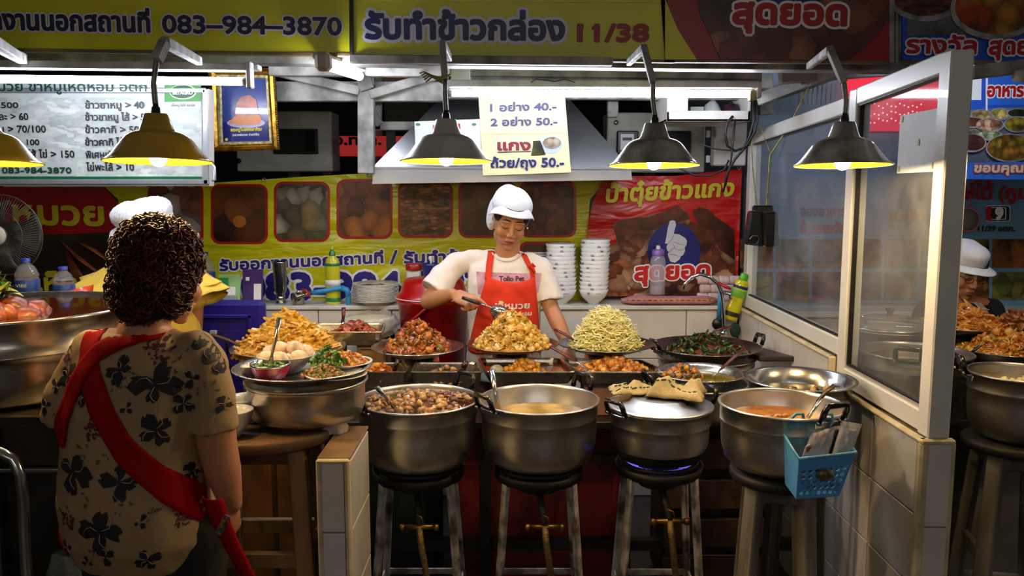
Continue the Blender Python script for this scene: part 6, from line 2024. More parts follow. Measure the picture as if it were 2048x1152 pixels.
# pink bowl
pk_ = Vector((xat(541, 745, YBS2 - .09), YBS2 - .09, zpl))
r = thing('pink_bowl', pk_, 'bright pink steel lined bowl of green chilli sauce on the platter', 'bowl')
MB().lathe([(0, 0), (.026, 0), (.042, .012), (.052, .032), (.0545, .046), (.0555, .048), (.053, .05), (.05, .034), (.04, .016), (0, .008)], pk_, 40).build('bowl', mat('bright_pink', (216, 24, 96), .25, coat=.6, var=.05), r)
MB().lathe([(.0545, .044), (.0565, .047), (.0555, .052), (.052, .051), (.051, .040)], pk_, 40).build('steel_rim', M_stl, r)
MB().lathe([(.051, .041), (0, .042)], pk_, 30).build('sauce', mkliq('green_sauce', (60, 96, 24), .15), r)
foodpile(pk_ + Vector((0, 0, .042)), .04, .04, .006, 90, ['leaf', 'chunk'], .011, food('herb_bits', [(70, 120, 30), (40, 84, 24), (110, 150, 50)], .3, .4), 'chopped green herbs floating in the pink bowl', 'chopped_herbs', 45, base=False)
spoon('steel_spoon', [pk_ + Vector((.0, .0, .03)), pk_ + Vector((.002, .012, .07)), pk_ + Vector((.008, .035, .115)), pk_ + Vector((.013, .06, .17))], [.012, .0045, .0055, .008], 'ornate steel spoon standing in the pink bowl of sauce', cat='spoon', m=steel('ornate_spoon', (214, 206, 180), .2, .2, 30))
# white bowl of eggs
eb = Vector((xat(572, 730, YBS2 + .015), YBS2 + .02, zpl))
r = thing('white_bowl', eb, 'white bowl holding the peeled eggs on the steel platter', 'bowl')
MB().lathe([(0, 0), (.04, 0), (.042, .008), (.07, .03), (.083, .052), (.084, .054), (.081, .054), (.068, .034), (.04, .012), (0, .010)], eb, 44).build('bowl', M_mel, r)
M_egg = mat('peeled_egg', (236, 206, 178), .3, var=.05, sss=.3, coat=.2)
eggs = [(-.045, -.03, .048, .7), (-.005, -.042, .048, -.3), (.046, -.028, .05, 1.0), (-.02, .012, .068, .4), (.028, .006, .07, -.5), (-.05, .03, .052, .2), (.05, .03, .056, .9)]
labs = ['peeled egg at the outer left rim of the white egg bowl', 'peeled egg nearest the pink bowl in the white egg bowl', 'peeled egg at the salad side of the white egg bowl', 'upper peeled egg by the standing spoon', 'topmost peeled egg on the salad side of the heap', 'peeled egg behind the standing spoon in the white bowl', 'peeled egg at the far rim of the white bowl towards the salad']
for (ex, ey, ez, ra), lb_ in zip(eggs, labs):
 q = eb + Vector((ex, ey, ez))
 mb = MB()
 RR = Euler((.2, .1, ra)).to_matrix().to_4x4()
 mb.lathe([(0, -.029), (.012, -.0265), (.020, -.017), (.0225, -.004), (.020, .010), (.014, .021), (.006, .028), (0, .0295)], q, 22, RR @ Matrix.Rotation(pi / 2, 4, 'Y'))
 solo('egg', mb, M_egg, q, lb_, 'egg', 'peeled eggs in the white bowl')
# salad plates
for (px, dy, rr_, lab, z_) in ((672, -.055, .088, 'oval white plate of minced pork salad at the front of the platter', 0), (690, .055, .082, 'white plate of salad with coriander and tomato further back on the platter', .012)):
 q = Vector((xat(px, 735, YBS2 + dy), YBS2 + dy, zpl + z_))
 mb = MB().lathe(plate_prof(rr_, .012), q, 40)
 solo('oval_plate', mb, M_mel, q, lab, 'plate')
q1 = Vector((xat(645, 740, YBS2 - .06), YBS2 - .06, zpl + .008))
foodpile(q1, .060, .042, .03, 190, ['chunk', 'chunk', 'leaf'], .016, food('minced_pork', [(170, 116, 56), (196, 140, 76), (140, 90, 40), (90, 110, 40)], .3, .4), 'minced pork salad on the front oval plate', 'pork_salad', 46)
q2 = Vector((xat(695, 728, YBS2 + .05), YBS2 + .05, zpl + .022))
foodpile(q2, .06, .045, .03, 160, ['chunk', 'flake', 'leaf'], .018, food('fried_salad', [(200, 150, 60), (216, 176, 90), (160, 120, 50), (206, 110, 40)], .3, .4), 'fried salad pieces on the back white plate', 'fried_salad', 47)
M_cor = food('coriander', [(70, 120, 30), (96, 150, 44), (50, 96, 24), (120, 166, 60)], .4, .2)
q3 = Vector((xat(655, 715, YBS2 - .01), YBS2 - .01, zpl + .035))
foodpile(q3, .045, .045, .05, 240, ['leaf'], .020, M_cor, 'fresh coriander sprig lying over the salads', 'coriander', 48, base=False, top=1.2)
mb = MB().tube([at(655, 716, YBS2 - .02), at(659, 707, YBS2 - .015), at(662, 700, YBS2 - .01)], [.007, .010, .005], 8)
solo('tomato_wedge', mb, mat('tomato_red', (206, 70, 30), .2, coat=.5), at(655, 718, YBS2 - .02), 'orange red tomato wedge among the coriander', 'tomato')
cp = Vector((xat(502, 742, YBS2 - .03), YBS2 - .05, zpl))
mb = MB().lathe([(0, 0), (.016, 0), (.019, .028), (.022, .032), (.022, .035), (.018, .034), (.015, .004), (0, .004)], cp, 20)
solo('sauce_cup', mb, M_mel, cp, 'tiny white plastic sauce cup left of the pink bowl', 'cup')
# wooden stool on the left, with two white bowls; second stool further back
zst = .857
bench = thing('wooden_bench', (-.72, 2.36, 0), 'broad dark wooden bench under the big basin and the two white bowls', 'bench')
MB().lathe([(0, -.035), (.20, -.035), (.205, -.028), (.205, -.006), (.20, 0), (0, 0)], (-.725, 2.37, zst), 40, None, 1.05, .98).build('seat', M_woodd, bench)
BT, BB = [], []
for sx_, sy_ in ((-1, -1), (1, -1), (1, 1), (-1, 1)):
 t_, b_ = Vector((-.725 + .12 * sx_, 2.37 + .10 * sy_, zst - .03)), Vector((-.725 + .17 * sx_, 2.37 + .15 * sy_, 0))
 BT.append(t_); BB.append(b_)
 MB().bar(t_, b_, .048, .036, up=(0, 1, 0), ch=.004).build('leg', M_wood, bench)
for i in range(4):
 for f0 in (.04, .40, .72):
  MB().bar(BT[i].lerp(BB[i], f0), BT[(i + 1) % 4].lerp(BB[(i + 1) % 4], f0), .022, .045, ch=.003).build('stretcher', M_wood if f0 > .1 else M_woodd, bench)
w1_ = Vector((xat(466, 850, 2.25), 2.25, zst))
mb = MB().lathe([(0, 0), (.022, 0), (.024, .008), (.042, .03), (.055, .068), (.057, .075), (.055, .076), (.050, .060), (.036, .03), (0, .012)], w1_, 36)
solo('white_bowl', mb, M_mel, w1_, 'deep white bowl on the dark stool beside the customer\'s arm', 'bowl')
w2_ = w1_ + Vector((.0, .14, 0))
mb = MB().lathe([(0, 0), (.022, 0), (.024, .008), (.042, .03), (.060, .068), (.062, .075), (.060, .076), (.050, .060), (.036, .03), (0, .012)], w2_, 36)
solo('white_bowl', mb, M_mel, w2_, 'second white bowl just behind the deep bowl on the dark stool', 'bowl')
wcb = thing('wooden_cupboard', (-.85, 3.18, 0), 'dark brown wooden cupboard in the shade between the stool and the first pot stand', 'cupboard')
MB().bx(-1.12, -.66, 3.02, 3.34, 0, ZCUP - .001, .004).build('body', M_woodd, wcb)
for k in range(2):
 MB().bx(-1.10 + k * .22, -.90 + k * .22, 3.005, 3.02, .04, ZCUP - .03, .004).build('door', mat('cupboard_brown', (120, 80, 40), .5, var=.4, vs=6), wcb)
# bag of pink sausages on the tiled post
pbq = Vector((xat(668, 900, 2.34), 2.34, .843))
mb = MB()
def pbf(u, v):
 a = u * 2 * pi
 r_ = .040 + .008 * noise.noise(Vector((cos(a) * 2, sin(a) * 2, v * 5)))
 r_ *= (1.0 if v < .8 else 1 - (v - .8) * 2.5)
 return pbq + Vector((r_ * cos(a), r_ * .8 * sin(a), v * .115))
mb.grid(pbf, 26, 14)
r = thing('plastic_bag', pbq, 'clear plastic bag of pink meat on the tiled post under the basin', 'bag')
mb.build('bag', M_pbag, r)
MB().lathe([(0, .002), (.034, .002), (.036, .02), (.035, .07), (.02, .078), (0, .08)], pbq, 20, None, 1, .8).build('contents', mat('pink_meat', (170, 80, 84), .35, var=.4, vs=30, coat=.4), r)
# people
M_skin = mat('tan_skin', (196, 138, 100), .42, var=.08, vs=9, sss=.15, coat=.06)
M_skin2 = mat('pale_tan_skin', (190, 130, 94), .45, var=.08, vs=9, sss=.15)
M_hairb = mat('black_hair', (16, 12, 11), .4, var=.3, vs=60, bmp=.4, bs=200)
M_lip = mat('lip_rose', (150, 74, 62), .4, var=.08)
M_cap = mat('white_cap_cotton', (232, 234, 242), .85, var=.04, bmp=.25, bs=300)
def loft(mb, rings, n=28):
 """closed body from (centre, rx, ry) rings"""
 vs, fs = [], []
 for c, rx, ry in rings:
  c = Vector(c)
  for k in range(n):
   a = 2 * pi * k / n
   vs.append(c + Vector((rx * cos(a), ry * sin(a), 0)))
 for i in range(len(rings) - 1):
  for k in range(n):
   l = (k + 1) % n
   fs.append((i * n + k, i * n + l, (i + 1) * n + l, (i + 1) * n + k))
 fs.append(tuple(range(n))[::-1])
 fs.append(tuple((len(rings) - 1) * n + k for k in range(n)))
 mb.add(vs, fs, True)
def limb(mb, pts, rs, n=14):
 mb.tube(pts, rs, n)
 for p, r in zip(pts, rs):
  mb.ell(p, r * .99, n)
def head_shapes(mb, M):
 old = mb.xf
 mb.xf = M
 mb.ell((0, .018, .034), (.073, .090, .085), 24)
 mb.ell((0, -.018, -.02), (.064, .070, .080), 24)
 mb.ell((0, -.040, -.072), (.046, .044, .036), 18)
 mb.ell((0, -.066, -.100), (.020, .018, .015), 14)
 for s in (-1, 1):
  mb.ell((s * .034, -.056, -.036), (.026, .026, .026), 14)
  mb.ell((s * .030, -.078, .018), (.024, .010, .007), 12)
  mb.ell((s * .029, -.0755, -.001), (.0165, .0125, .0115), 14)
  mb.ell((s * .0115, -.096, -.038), (.0085, .009, .007), 10)
  mb.ell((s * .073, .012, -.008), (.008, .016, .027), 12)
  mb.ell((s * .042, -.010, -.075), (.018, .035, .026), 12)
 mb.tube([(0, -.078, .022), (0, -.090, -.005), (0, -.104, -.030), (0, -.102, -.040)], [.006, .0075, .0105, .008], 10)
 mb.ell((0, -.088, -.062), (.022, .013, .010), 12)
 mb.ell((0, -.086, -.073), (.018, .011, .008), 12)
 mb.xf = old
def face_parts(par, M, down=True, lip=None, brow=None):
 def T(*p):
  return M @ Vector(p)
 mb = MB(xf=M)
 # upper lip with a dip, lower lip fuller
 for s in (-1, 1):
  mb.tube([(s * .001, -.1015, -.0600), (s * .007, -.1000, -.0585), (s * .014, -.0960, -.0615), (s * .021, -.0895, -.0650)], [.0030, .0036, .0030, .0012], 8)
 mb.tube([(-.019, -.0905, -.0655), (-.009, -.0990, -.0680), (0, -.1005, -.0690), (.009, -.0990, -.0680), (.019, -.0905, -.0655)], [.0014, .0040, .0046, .0040, .0014], 8)
 mb.build('lips', lip or M_lip, par)
 mb = MB(xf=M)
 mb.tube([(-.020, -.0915, -.0648), (0, -.1030, -.0645), (.020, -.0915, -.0648)], [.0006, .0011, .0006], 6)
 mb.build('mouth_line', mat('mouth_dark', (70, 26, 22), .5), par)
 for s in (-1, 1):
  mb = MB(xf=M)
  mb.tube([(s * .010, -.0845, .0235), (s * .020, -.0872, .0280), (s * .032, -.0850, .0285), (s * .044, -.0765, .0235)], [.0016, .0026, .0024, .0010], 7)
  mb.build('eyebrow', M_hairb, par)
  mb = MB(xf=M)
  mb.tube([(s * .0135, -.0838, -.0035), (s * .021, -.0880, -.0075), (s * .030, -.0884, -.0090), (s * .038, -.0850, -.0070), (s * .0445, -.0790, -.0025)], [.0006, .0014, .0017, .0015, .0008], 6)
  mb.build('eyelashes', M_hairb, par)
  if not down:
   mb = MB(xf=M)
   mb.ell((s * .029, -.0795, -.0035), (.0125, .0092, .0052), 12)
   mb.build('eye', mat('eye_dark', (30, 20, 18), .15, coat=.6), par)
def hand_shapes(mb, M, curls, thumb=(.5, .4), side=1, s=1.0, spread=.02):
 """wrist at M's origin, fingers along +X, thumb towards +Y*side, back of the hand +Z"""
 old = mb.xf
 mb.xf = M
 mb.ell((.046 * s, 0, 0), (.048 * s, .037 * s, .0145 * s), 18)
 mb.ell((.016 * s, .0, 0), (.026 * s, .026 * s, .0165 * s), 14)
 ys = [.028, .0095, -.0095, -.027]
 ln = [.070, .078, .072, .056]
 for i in range(4):
  y = ys[i] * side
  kx = (.082, .086, .083, .076)[i] * s
  mb.tube([(.015 * s, y * .5 * s, 0), (kx, y * s, .003 * s)], [.011 * s, .0105 * s], 10)
  p = Vector((kx, y * s, .003 * s))
  a = 0.0
  yaw = (1.5 - i) * spread * side
  pts, rs = [p.copy()], [.0098 * s]
  for f, r in zip((.45, .30, .25), (.0090, .0082, .0070)):
   a += curls[i][len(pts) - 1]
   d = Vector((cos(a) * cos(yaw), sin(yaw) * cos(a), -sin(a)))
   p = p + d * ln[i] * f * s
   pts.append(p.copy())
   rs.append(r * s)
  limb(mb, pts, rs, 10)
 a, b = thumb
 p0 = Vector((.022, .022 * side, -.004)) * s
 p1 = p0 + Vector((cos(a) * .034, sin(a) * .034 * side, -.010)) * s
 p2 = p1 + Vector((cos(b) * .030, sin(b) * .030 * side, -.012)) * s
 p3 = p2 + Vector((cos(b - .2) * .024, sin(b - .2) * .024 * side, -.006)) * s
 limb(mb, [p0, p1, p2, p3], [.0155 * s, .0125 * s, .0105 * s, .0085 * s], 10)
 mb.xf = old
def frame(o, x, z):
 x = Vector(x).normalized()
 z = Vector(z)
 z = (z - x * z.dot(x)).normalized()
 y = z.cross(x)
 return Matrix.Translation(o) @ Matrix((x, y, z)).transposed().to_4x4()
# the cook
YK = 3.53
def K(px, py, dy=0.0):
 return at(px, py, YK + dy)
cook = thing('person', (xat(1010, 600, YK), YK, 0), 'cook in a white headscarf cap, white printed T-shirt and orange red apron ladling food', 'person')
HM = Matrix.Translation(K(1021, 437, -.02)) @ Euler((radians(23), radians(8), radians(9)), 'XYZ').to_matrix().to_4x4()
bd = MB()
head_shapes(bd, HM)
neckb = K(1014, 512, .03)
limb(bd, [HM @ Vector((0, .022, -.05)), K(1016, 492, .02), neckb], [.052, .050, .056], 18)
sL, sR = K(908, 534, .04), K(1080, 534, .04)     # shoulder joints (image left / image right)
limb(bd, [sL, neckb + Vector((0, .01, -.02)), sR], [.022, .050, .022], 16)
zt = zat(520, YK)
loft(bd, [((K(1010, 650).x, YK + .02, zt - .50), .125, .085), ((K(1010, 600).x, YK + .02, zt - .22), .12, .08), ((K(1012, 560).x, YK + .025, zt - .08), .14, .08), ((K(1014, 535).x, YK + .03, zt - .01), .10, .06), ((K(1014, 520).x, YK + .03, zt + .02), .06, .045)])
eL = K(857, 602, -.03)
wL = K(905, 588, -.13)
limb(bd, [sL, sL.lerp(eL, .5), eL], [.028, .038, .036], 16)
limb(bd, [eL, eL.lerp(wL, .35), wL], [.037, .036, .024], 16)
eR = K(1100, 612, .0)
wR = at(1136, 690, YK - .10)
limb(bd, [sR, sR.lerp(eR, .5), eR], [.028, .038, .035], 16)
limb(bd, [eR, eR.lerp(wR, .4), wR], [.035, .035, .024], 16)
HR = frame(wL + Vector((.0, 0, 0)), (K(953, 610, -.16) - K(905, 590, -.13)), (-.05, -.62, .78))
hand_shapes(bd, HR, [(.25, .25, .25), (.9, 1.1, .7), (1.1, 1.2, .8), (1.2, 1.2, .8)], thumb=(.35, .1), side=1, s=1.0)
HL = frame(wR, Vector((.25, -.35, -.9)), (.8, -.4, .3))
hand_shapes(bd, HL, [(.3, .4, .3), (.35, .4, .3), (.4, .45, .3), (.45, .5, .3)], side=-1)
# lower body, behind the counter
hz = .86
for s in (-1, 1):
 x = K(1010, 600).x + s * .085
 limb(bd, [(x, YK + .02, .88), (x, YK, .46), (x, YK + .03, .08)], [.075, .05, .035], 14)
 bd.ell((x, YK - .03, .035), (.04, .11, .035), 14)
organic('body', bd, M_skin, cook, .0042, 3, .5)
# clothes
sh = MB()
loft(sh, [((K(1008, 650).x, YK + .02, .72), .165, .115), ((K(1008, 640).x, YK + .02, zt - .40), .158, .110), ((K(1010, 600).x, YK + .02, zt - .22), .155, .106), ((K(1010, 560).x, YK + .022, zt - .10), .165, .102), ((K(1011, 540).x, YK + .028, zt - .025), .155, .080), ((K(1013, 520).x, YK + .035, zt + .008), .105, .062), ((K(1014, 505).x, YK + .045, zt + .030), .062, .045)], 34)
sLt = sL + Vector((.0, 0, .004))
limb(sh, [K(985, 517, .04), K(940, 518, .04), sLt], [.036, .042, .050], 18)
limb(sh, [K(1045, 522, .04), K(1065, 524, .04), sR], [.036, .042, .050], 18)
hemL = sL.lerp(eL, .70) + Vector((-.012, -.01, 0))
sh.tube([sLt, sLt.lerp(hemL, .5) + Vector((-.004, 0, 0)), hemL], [.050, .060, .068], 22)
hemR = sR.lerp(eR, .88)
sh.tube([sR, sR.lerp(hemR, .5), hemR], [.054, .060, .064], 22)
shirt, bvs = organic('t_shirt', sh, mat('white_cotton', (236, 228, 220), .9, var=.05, vs=4, bmp=.15, bs=260), cook, .006, 3, .5, disp=lambda p: .011 * noise.noise(Vector((p.x * 13 + p.z * 7, p.y * 9, p.z * 6 - p.x * 8))) + .003 * noise.noise(p * 30))
D = draper(bvs)
mb = MB()
ng = []
for k in range(13):
 t = k / 12
 a = pi * t
 q = K(1014 - 32 * cos(a), 497 + 24 * sin(a))
 ng.append(D(q, .004))
mb.tube(ng, .0036, 8)
mb.build('neckband', mat('white_rib', (240, 234, 228), .9), shirt)
# print on the shirt
def drape_grid(mb, tl, tr, br_, bl_, Dr, nu=14, nv=10, off=.004, thick=0.0, Y=YK - .2):
 def f(u, v):
  x = (tl[0] * (1 - u) + tr[0] * u) * (1 - v) + (bl_[0] * (1 - u) + br_[0] * u) * v
  y = (tl[1] * (1 - u) + tr[1] * u) * (1 - v) + (bl_[1] * (1 - u) + br_[1] * u) * v
  return Dr(at(x, y, Y + .2), off)
 mb.grid(f, nu, nv, thick=thick)
mb = MB(); drape_grid(mb, (953, 541), (1083, 545), (1076, 582), (957, 585), D, 20, 10, .003)
mb.build('pink_print', mat('shirt_print_pink', (214, 160, 176), .9, var=.2, vs=30), shirt)
# apron
M_apr = mat('apron_orange_red', (222, 52, 14), .8, var=.1, vs=5, bmp=.25, bs=240)
mb = MB()
def apf(u, v):
 tl, tr, bl_, br_ = (976, 549), (1069, 552), (936, 700), (1082, 700)
 sag = 10 * (1 - (2 * u - 1) ** 2) * (1 - v)
 e = v ** .8
 x = (tl[0] * (1 - u) + tr[0] * u) * (1 - e) + (bl_[0] * (1 - u) + br_[0] * u) * e
 y = (tl[1] * (1 - u) + tr[1] * u) * (1 - v) + 700 * v + sag
 q = D(at(x, y, YK), .010)
 return q + Vector((0, -.006 * noise.noise(Vector((u * 5, v * 2.2, 3))) * (.4 + v), 0))
mb.grid(apf, 36, 34, thick=-.002)
apr = mb.build('apron', M_apr, cook)
def strap(par, pts, wpx, Dr, m, off=.008, Y=YK, name='apron_strap', th=-.002, n=24, prof=None):
 P_ = [Vector((a, b)) for a, b in pts]
 def ctr(t):
  s_ = t * (len(P_) - 1)
  i = min(int(s_), len(P_) - 2)
  return P_[i].lerp(P_[i + 1], s_ - i)
 def f(u, v):
  c = ctr(u)
  d = (ctr(min(1, u + .06)) - ctr(max(0, u - .06))).normalized()
  w = wpx * (prof(u) if prof else 1.0)
  q = c + Vector((-d.y, d.x)) * (v - .5) * w
  return Dr(at(q.x, q.y, Y), off)
 mb = MB(); mb.grid(f, n, 6, thick=th)
 return mb.build(name, m, par)
strap(cook, [(977, 556), (979, 530), (982, 505), (985, 488), (990, 480)], 13, D, M_apr)
strap(cook, [(1066, 556), (1064, 540), (1058, 528), (1050, 512), (1042, 497), (1038, 488)], 9, D, M_apr)
kn = MB()
q = D(K(1060, 530), .012)
kn.ell(q, (.014, .010, .010), 12)
kn.tube([q, q + Vector((.014, -.006, -.012)), q + Vector((.018, -.004, -.03))], [.007, .006, .005], 8)
kn.tube([q + Vector((-.004, 0, 0)), q + Vector((.010, -.008, .010)), q + Vector((.02, -.002, -.002)), q + Vector((.008, -.002, -.006))], .0045, 8)
kn.build('strap_knot', M_apr, cook)
# lettering on apron, draped
M_aw = mat('apron_print_white', (240, 226, 214), .8)
D2 = lambda q, o: D(q, o)
def dtext(par, body, x0, y0, x1, y1, h, m, Dr, bold=.5, off=.014, Y=YK):
 a, b = at(x0, y0, Y), at(x1, y1, Y)
 hh = (at(x0, y0 - h, Y) - a).z
 return lettering(par, body, a, b, hh, m, bold=bold * Y / FPX, drape=lambda q, o: Dr(q, o), off=off)
dtext(apr, 'เจ๊หมวย', 992, 609, 1058, 611, 9, M_aw, D, .7, .020)
dtext(apr, 'ขาหมูเห็ดหอม', 992, 624, 1062, 625, 6, M_aw, D, .4, .020)
dtext(apr, '083-984-3870', 1000, 638, 1056, 638, 5, M_aw, D, .3, .020)
dtext(shirt, 'Tolio Pet', 999, 558, 1048, 558, 9, mat('shirt_print_plum', (96, 36, 60), .9), D, .45, .0045)
# hair under the cap, bun side
hb = MB(xf=HM)
hb.ell((0, .026, .034), (.077, .090, .078), 26)
hb.ell((-.058, -.018, .028), (.020, .040, .036), 14)
hb.ell((.058, -.018, .026), (.020, .040, .044), 14)
hb.ell((0, -.038, .058), (.058, .042, .026), 16)
organic('hair', hb, M_hairb, cook, .005, 2)
cp_ = MB(xf=HM)
cp_.ell((0, .024, .056), (.086, .100, .068), 30)
cp_.ell((-.02, .03, .075), (.060, .070, .056), 20)
cp_.ell((-.066, .046, -.005), (.030, .050, .080), 20)
cp_.ell((.052, .06, .01), (.034, .050, .070), 20)
cap_, _ = organic('cap', cp_, M_cap, cook, .0045, 3, disp=lambda p: .0035 * noise.noise(p * 22))
br_ = MB(xf=HM)
def brimf(u, v):
 a = radians(-90 + (u - .5) * 165)
 R_ = .86 + .34 * v
 droop = -.052 * abs(2 * u - 1) ** 1.7 * (.4 + .6 * v) - .014 * v
 return Vector((.082 * cos(a) * R_ * .98, .004 + .094 * sin(a) * R_, .072 + droop + .006 * sin(u * 9)))
br_.grid(brimf, 30, 6, thick=.003)
br_.build('cap_brim', M_cap, cap_)
face_parts(cook, HM)
for s in (-1, 1):
 MB(xf=HM).ell((s * .080, .004, -.036), .0045, 10).build('pearl_earring', mat('pearl', (236, 230, 214), .2, coat=.6), cook)
# her ladle: a thing of its own
gA, gB = K(930, 597, -.20), K(959, 607, -.21)
ld = thing('ladle', gB, 'steel ladle with a dark grip held by the cook over the golden chicken heap', 'ladle')
MB().tube([gA + (gA - gB) * .2, gA.lerp(gB, .5), gB], [.007, .009, .0075], 12).build('grip', mat('grip_brown', (50, 26, 20), .35, coat=.3), ld)
MB().tube([gB, K(975, 612, -.215), K(988, 617, -.22)], [.0055, .005, .006], 10, flat=.6).build('shaft', M_stl, ld)
lm = Matrix.Translation(K(1003, 624, -.22)) @ Euler((radians(60), radians(28), 0)).to_matrix().to_4x4()
MB(xf=lm).lathe([(0, .022), (.016, .017), (.030, .004), (.038, -.014), (.040, -.018), (.036, -.015), (.028, .001), (.014, .013), (0, .017)], (0, 0, 0), 30, None, 1.15, .85).build('ladle_bowl', M_stl, ld)
# the customer, seen from behind
YQ = 1.95
def Q_(px, py, dy=0.0):
 return at(px, py, YQ + dy)
cus = thing('person', (xat(290, 900, YQ), YQ, 0), 'customer seen from behind with short curly hair, cream floral blouse and red strap', 'person')
HC = Matrix.Translation(Q_(330, 548, .03)) @ Euler((radians(14), 0, radians(180 - 24)), 'XYZ').to_matrix().to_4x4()
bd = MB()
head_shapes(bd, HC)
nb = Q_(290, 668, .0)
limb(bd, [HC @ Vector((0, .03, -.05)), Q_(290, 635, .015), nb], [.055, .052, .064], 18)
qL, qR = Q_(172, 738, .0), Q_(404, 738, .0)
limb(bd, [qL, nb + Vector((0, 0, -.03)), qR], [.045, .065, .045], 16)
loft(bd, [((Q_(285, 900).x, YQ, .70), .14, .10), ((Q_(272, 900).x, YQ, .90), .125, .09), ((Q_(276, 800).x, YQ, 1.06), .125, .09), ((Q_(285, 740).x, YQ, 1.14), .11, .06)])
cR, wR_ = Q_(436, 900, .0), Q_(462, 1005, .0)
limb(bd, [qR, qR.lerp(cR, .5) + Vector((.004, 0, 0)), cR], [.050, .052, .046], 16)
limb(bd, [cR, cR.lerp(wR_, .4), wR_], [.046, .043, .028], 16)
hand_shapes(bd, frame(wR_, Vector((-.1, .12, -1)), (.9, -.3, 0)), [(.3, .4, .3), (.4, .5, .3), (.5, .5, .4), (.5, .6, .4)], side=-1, s=.95)
cL, wL_ = Q_(150, 870, .08), Q_(185, 930, .22)
limb(bd, [qL, cL], [.050, .040], 16)
limb(bd, [cL, wL_], [.040, .026], 16)
hand_shapes(bd, frame(wL_, Vector((.6, .5, -.1)), (-.3, .3, .9)), [(.3, .4, .3)] * 4, side=1, s=.95)
organic('body', bd, M_skin2, cus, .005, 3)
pn = MB()
loft(pn, [((Q_(294, 900).x, YQ, .62), .165, .125), ((Q_(292, 900).x, YQ, .76), .160, .120)])
for s in (-1, 1):
 x = Q_(300, 900).x + s * .085
 limb(pn, [(x, YQ, .70), (x, YQ - .01, .42), (x, YQ, .10)], [.095, .068, .055], 16)
organic('trousers', pn, mat('black_trousers', (16, 15, 16), .9), cus, .008, 2)
for s in (-1, 1):
 x = Q_(300, 900).x + s * .085
 MB().ell((x, YQ + .04, .04), (.045, .12, .04), 16).build('shoe', M_black, cus)
bl_m = MB()
cx = Q_(290, 900).x
loft(bl_m, [((Q_(292, 1000).x, YQ, .645), .165, .130), ((Q_(288, 1000).x, YQ, .71), .190, .150), ((Q_(272, 1000).x, YQ, .80), .180, .146), ((Q_(274, 1000).x, YQ, .92), .164, .130), ((Q_(280, 850).x, YQ, 1.04), .166, .122), ((Q_(285, 750).x, YQ, 1.13), .172, .105), ((Q_(280, 700).x, YQ + .0, 1.185), .130, .080), ((Q_(276, 670).x, YQ, 1.208), .08, .06)], 40)
limb(bl_m, [Q_(225, 690, 0), Q_(190, 700, 0), qL], [.045, .055, .060], 18)
limb(bl_m, [Q_(340, 695, 0), Q_(385, 705, 0), qR], [.045, .055, .060], 18)
bl_m.tube([qL, Q_(148, 785, .0), Q_(146, 835, .01)], [.056, .066, .074], 22, flat=1.0)
bl_m.tube([qR, Q_(420, 790, 0), Q_(422, 858, .0)], [.056, .060, .066], 22)
blouse, bvb = organic('blouse', bl_m, mat('cream_chiffon', (160, 130, 90), .75, var=.08, vs=4, bmp=.12, bs=200), cus, .0065, 3, .5,
 disp=lambda p: (.010 * noise.noise(Vector((p.x * 14, p.y * 6, p.z * 2.2))) + .003 * noise.noise(p * 26)))
DB = draper(bvb)
M_fb = mat('floral_black', (18, 14, 20), .75, var=.2)
M_fr = mat('floral_wine', (84, 14, 34), .75, var=.4, vs=60)
M_fw = mat('floral_line', (190, 160, 130), .75)
def blob_poly(mb, cx_, cy_, pts, s, rot, Dr, off):
 c0, s0 = cos(rot), sin(rot)
 P2 = [(cx_ + (x * c0 - y * s0) * s, cy_ + (x * s0 + y * c0) * s) for x, y in pts]
 # fan from the centre with a middle ring so the patch follows the cloth
 n = len(P2)
 mx, my = sum(p[0] for p in P2) / n, sum(p[1] for p in P2) / n
 vs, fs = [Dr(at(mx, my, YQ), off)], []
 for t in (.5, 1.0):
  for (x, y) in P2:
   vs.append(Dr(at(mx + (x - mx) * t, my + (y - my) * t, YQ), off))
 for k in range(n):
  l = (k + 1) % n
  fs.append((0, 1 + k, 1 + l))
  fs.append((1 + k, 1 + n + k, 1 + n + l, 1 + l))
 mb.add(vs, fs, True)
def petal(rnd, L=1.0, W=.5):
 return [(x * L, y * W + rnd.uniform(-.1, .1)) for x, y in ((-.1, -.2), (.25, -.6), (.6, -.85), (.9, -.6), (1.05, -.2), (.86, .1), (1.0, .45), (.7, .8), (.3, .55), (-.1, .2))]
rf_ = random.Random(12)
flowers = [(345, 690, 30, 1), (430, 680, 34, 0), (445, 715, 26, 0), (345, 750, 40, 0), (330, 680, 20, 1), (280, 722, 24, 0), (168, 740, 26, 0), (155, 700, 18, 1), (350, 835, 32, 0), (238, 830, 26, 1), (195, 910, 38, 0), (290, 925, 38, 0),
  (258, 1015, 40, 0), (186, 998, 24, 1), (215, 770, 20, 0), (390, 790, 20, 0), (405, 745, 16, 0), (345, 1070, 22, 0), (395, 1010, 20, 1), (270, 1060, 18, 0), (180, 1058, 14, 0), (400, 930, 22, 0), (120, 800, 16, 0), (460, 800, 15, 0), (140, 760, 14, 0), (300, 790, 12, 0), (225, 1080, 12, 0), (330, 1000, 12, 0)]
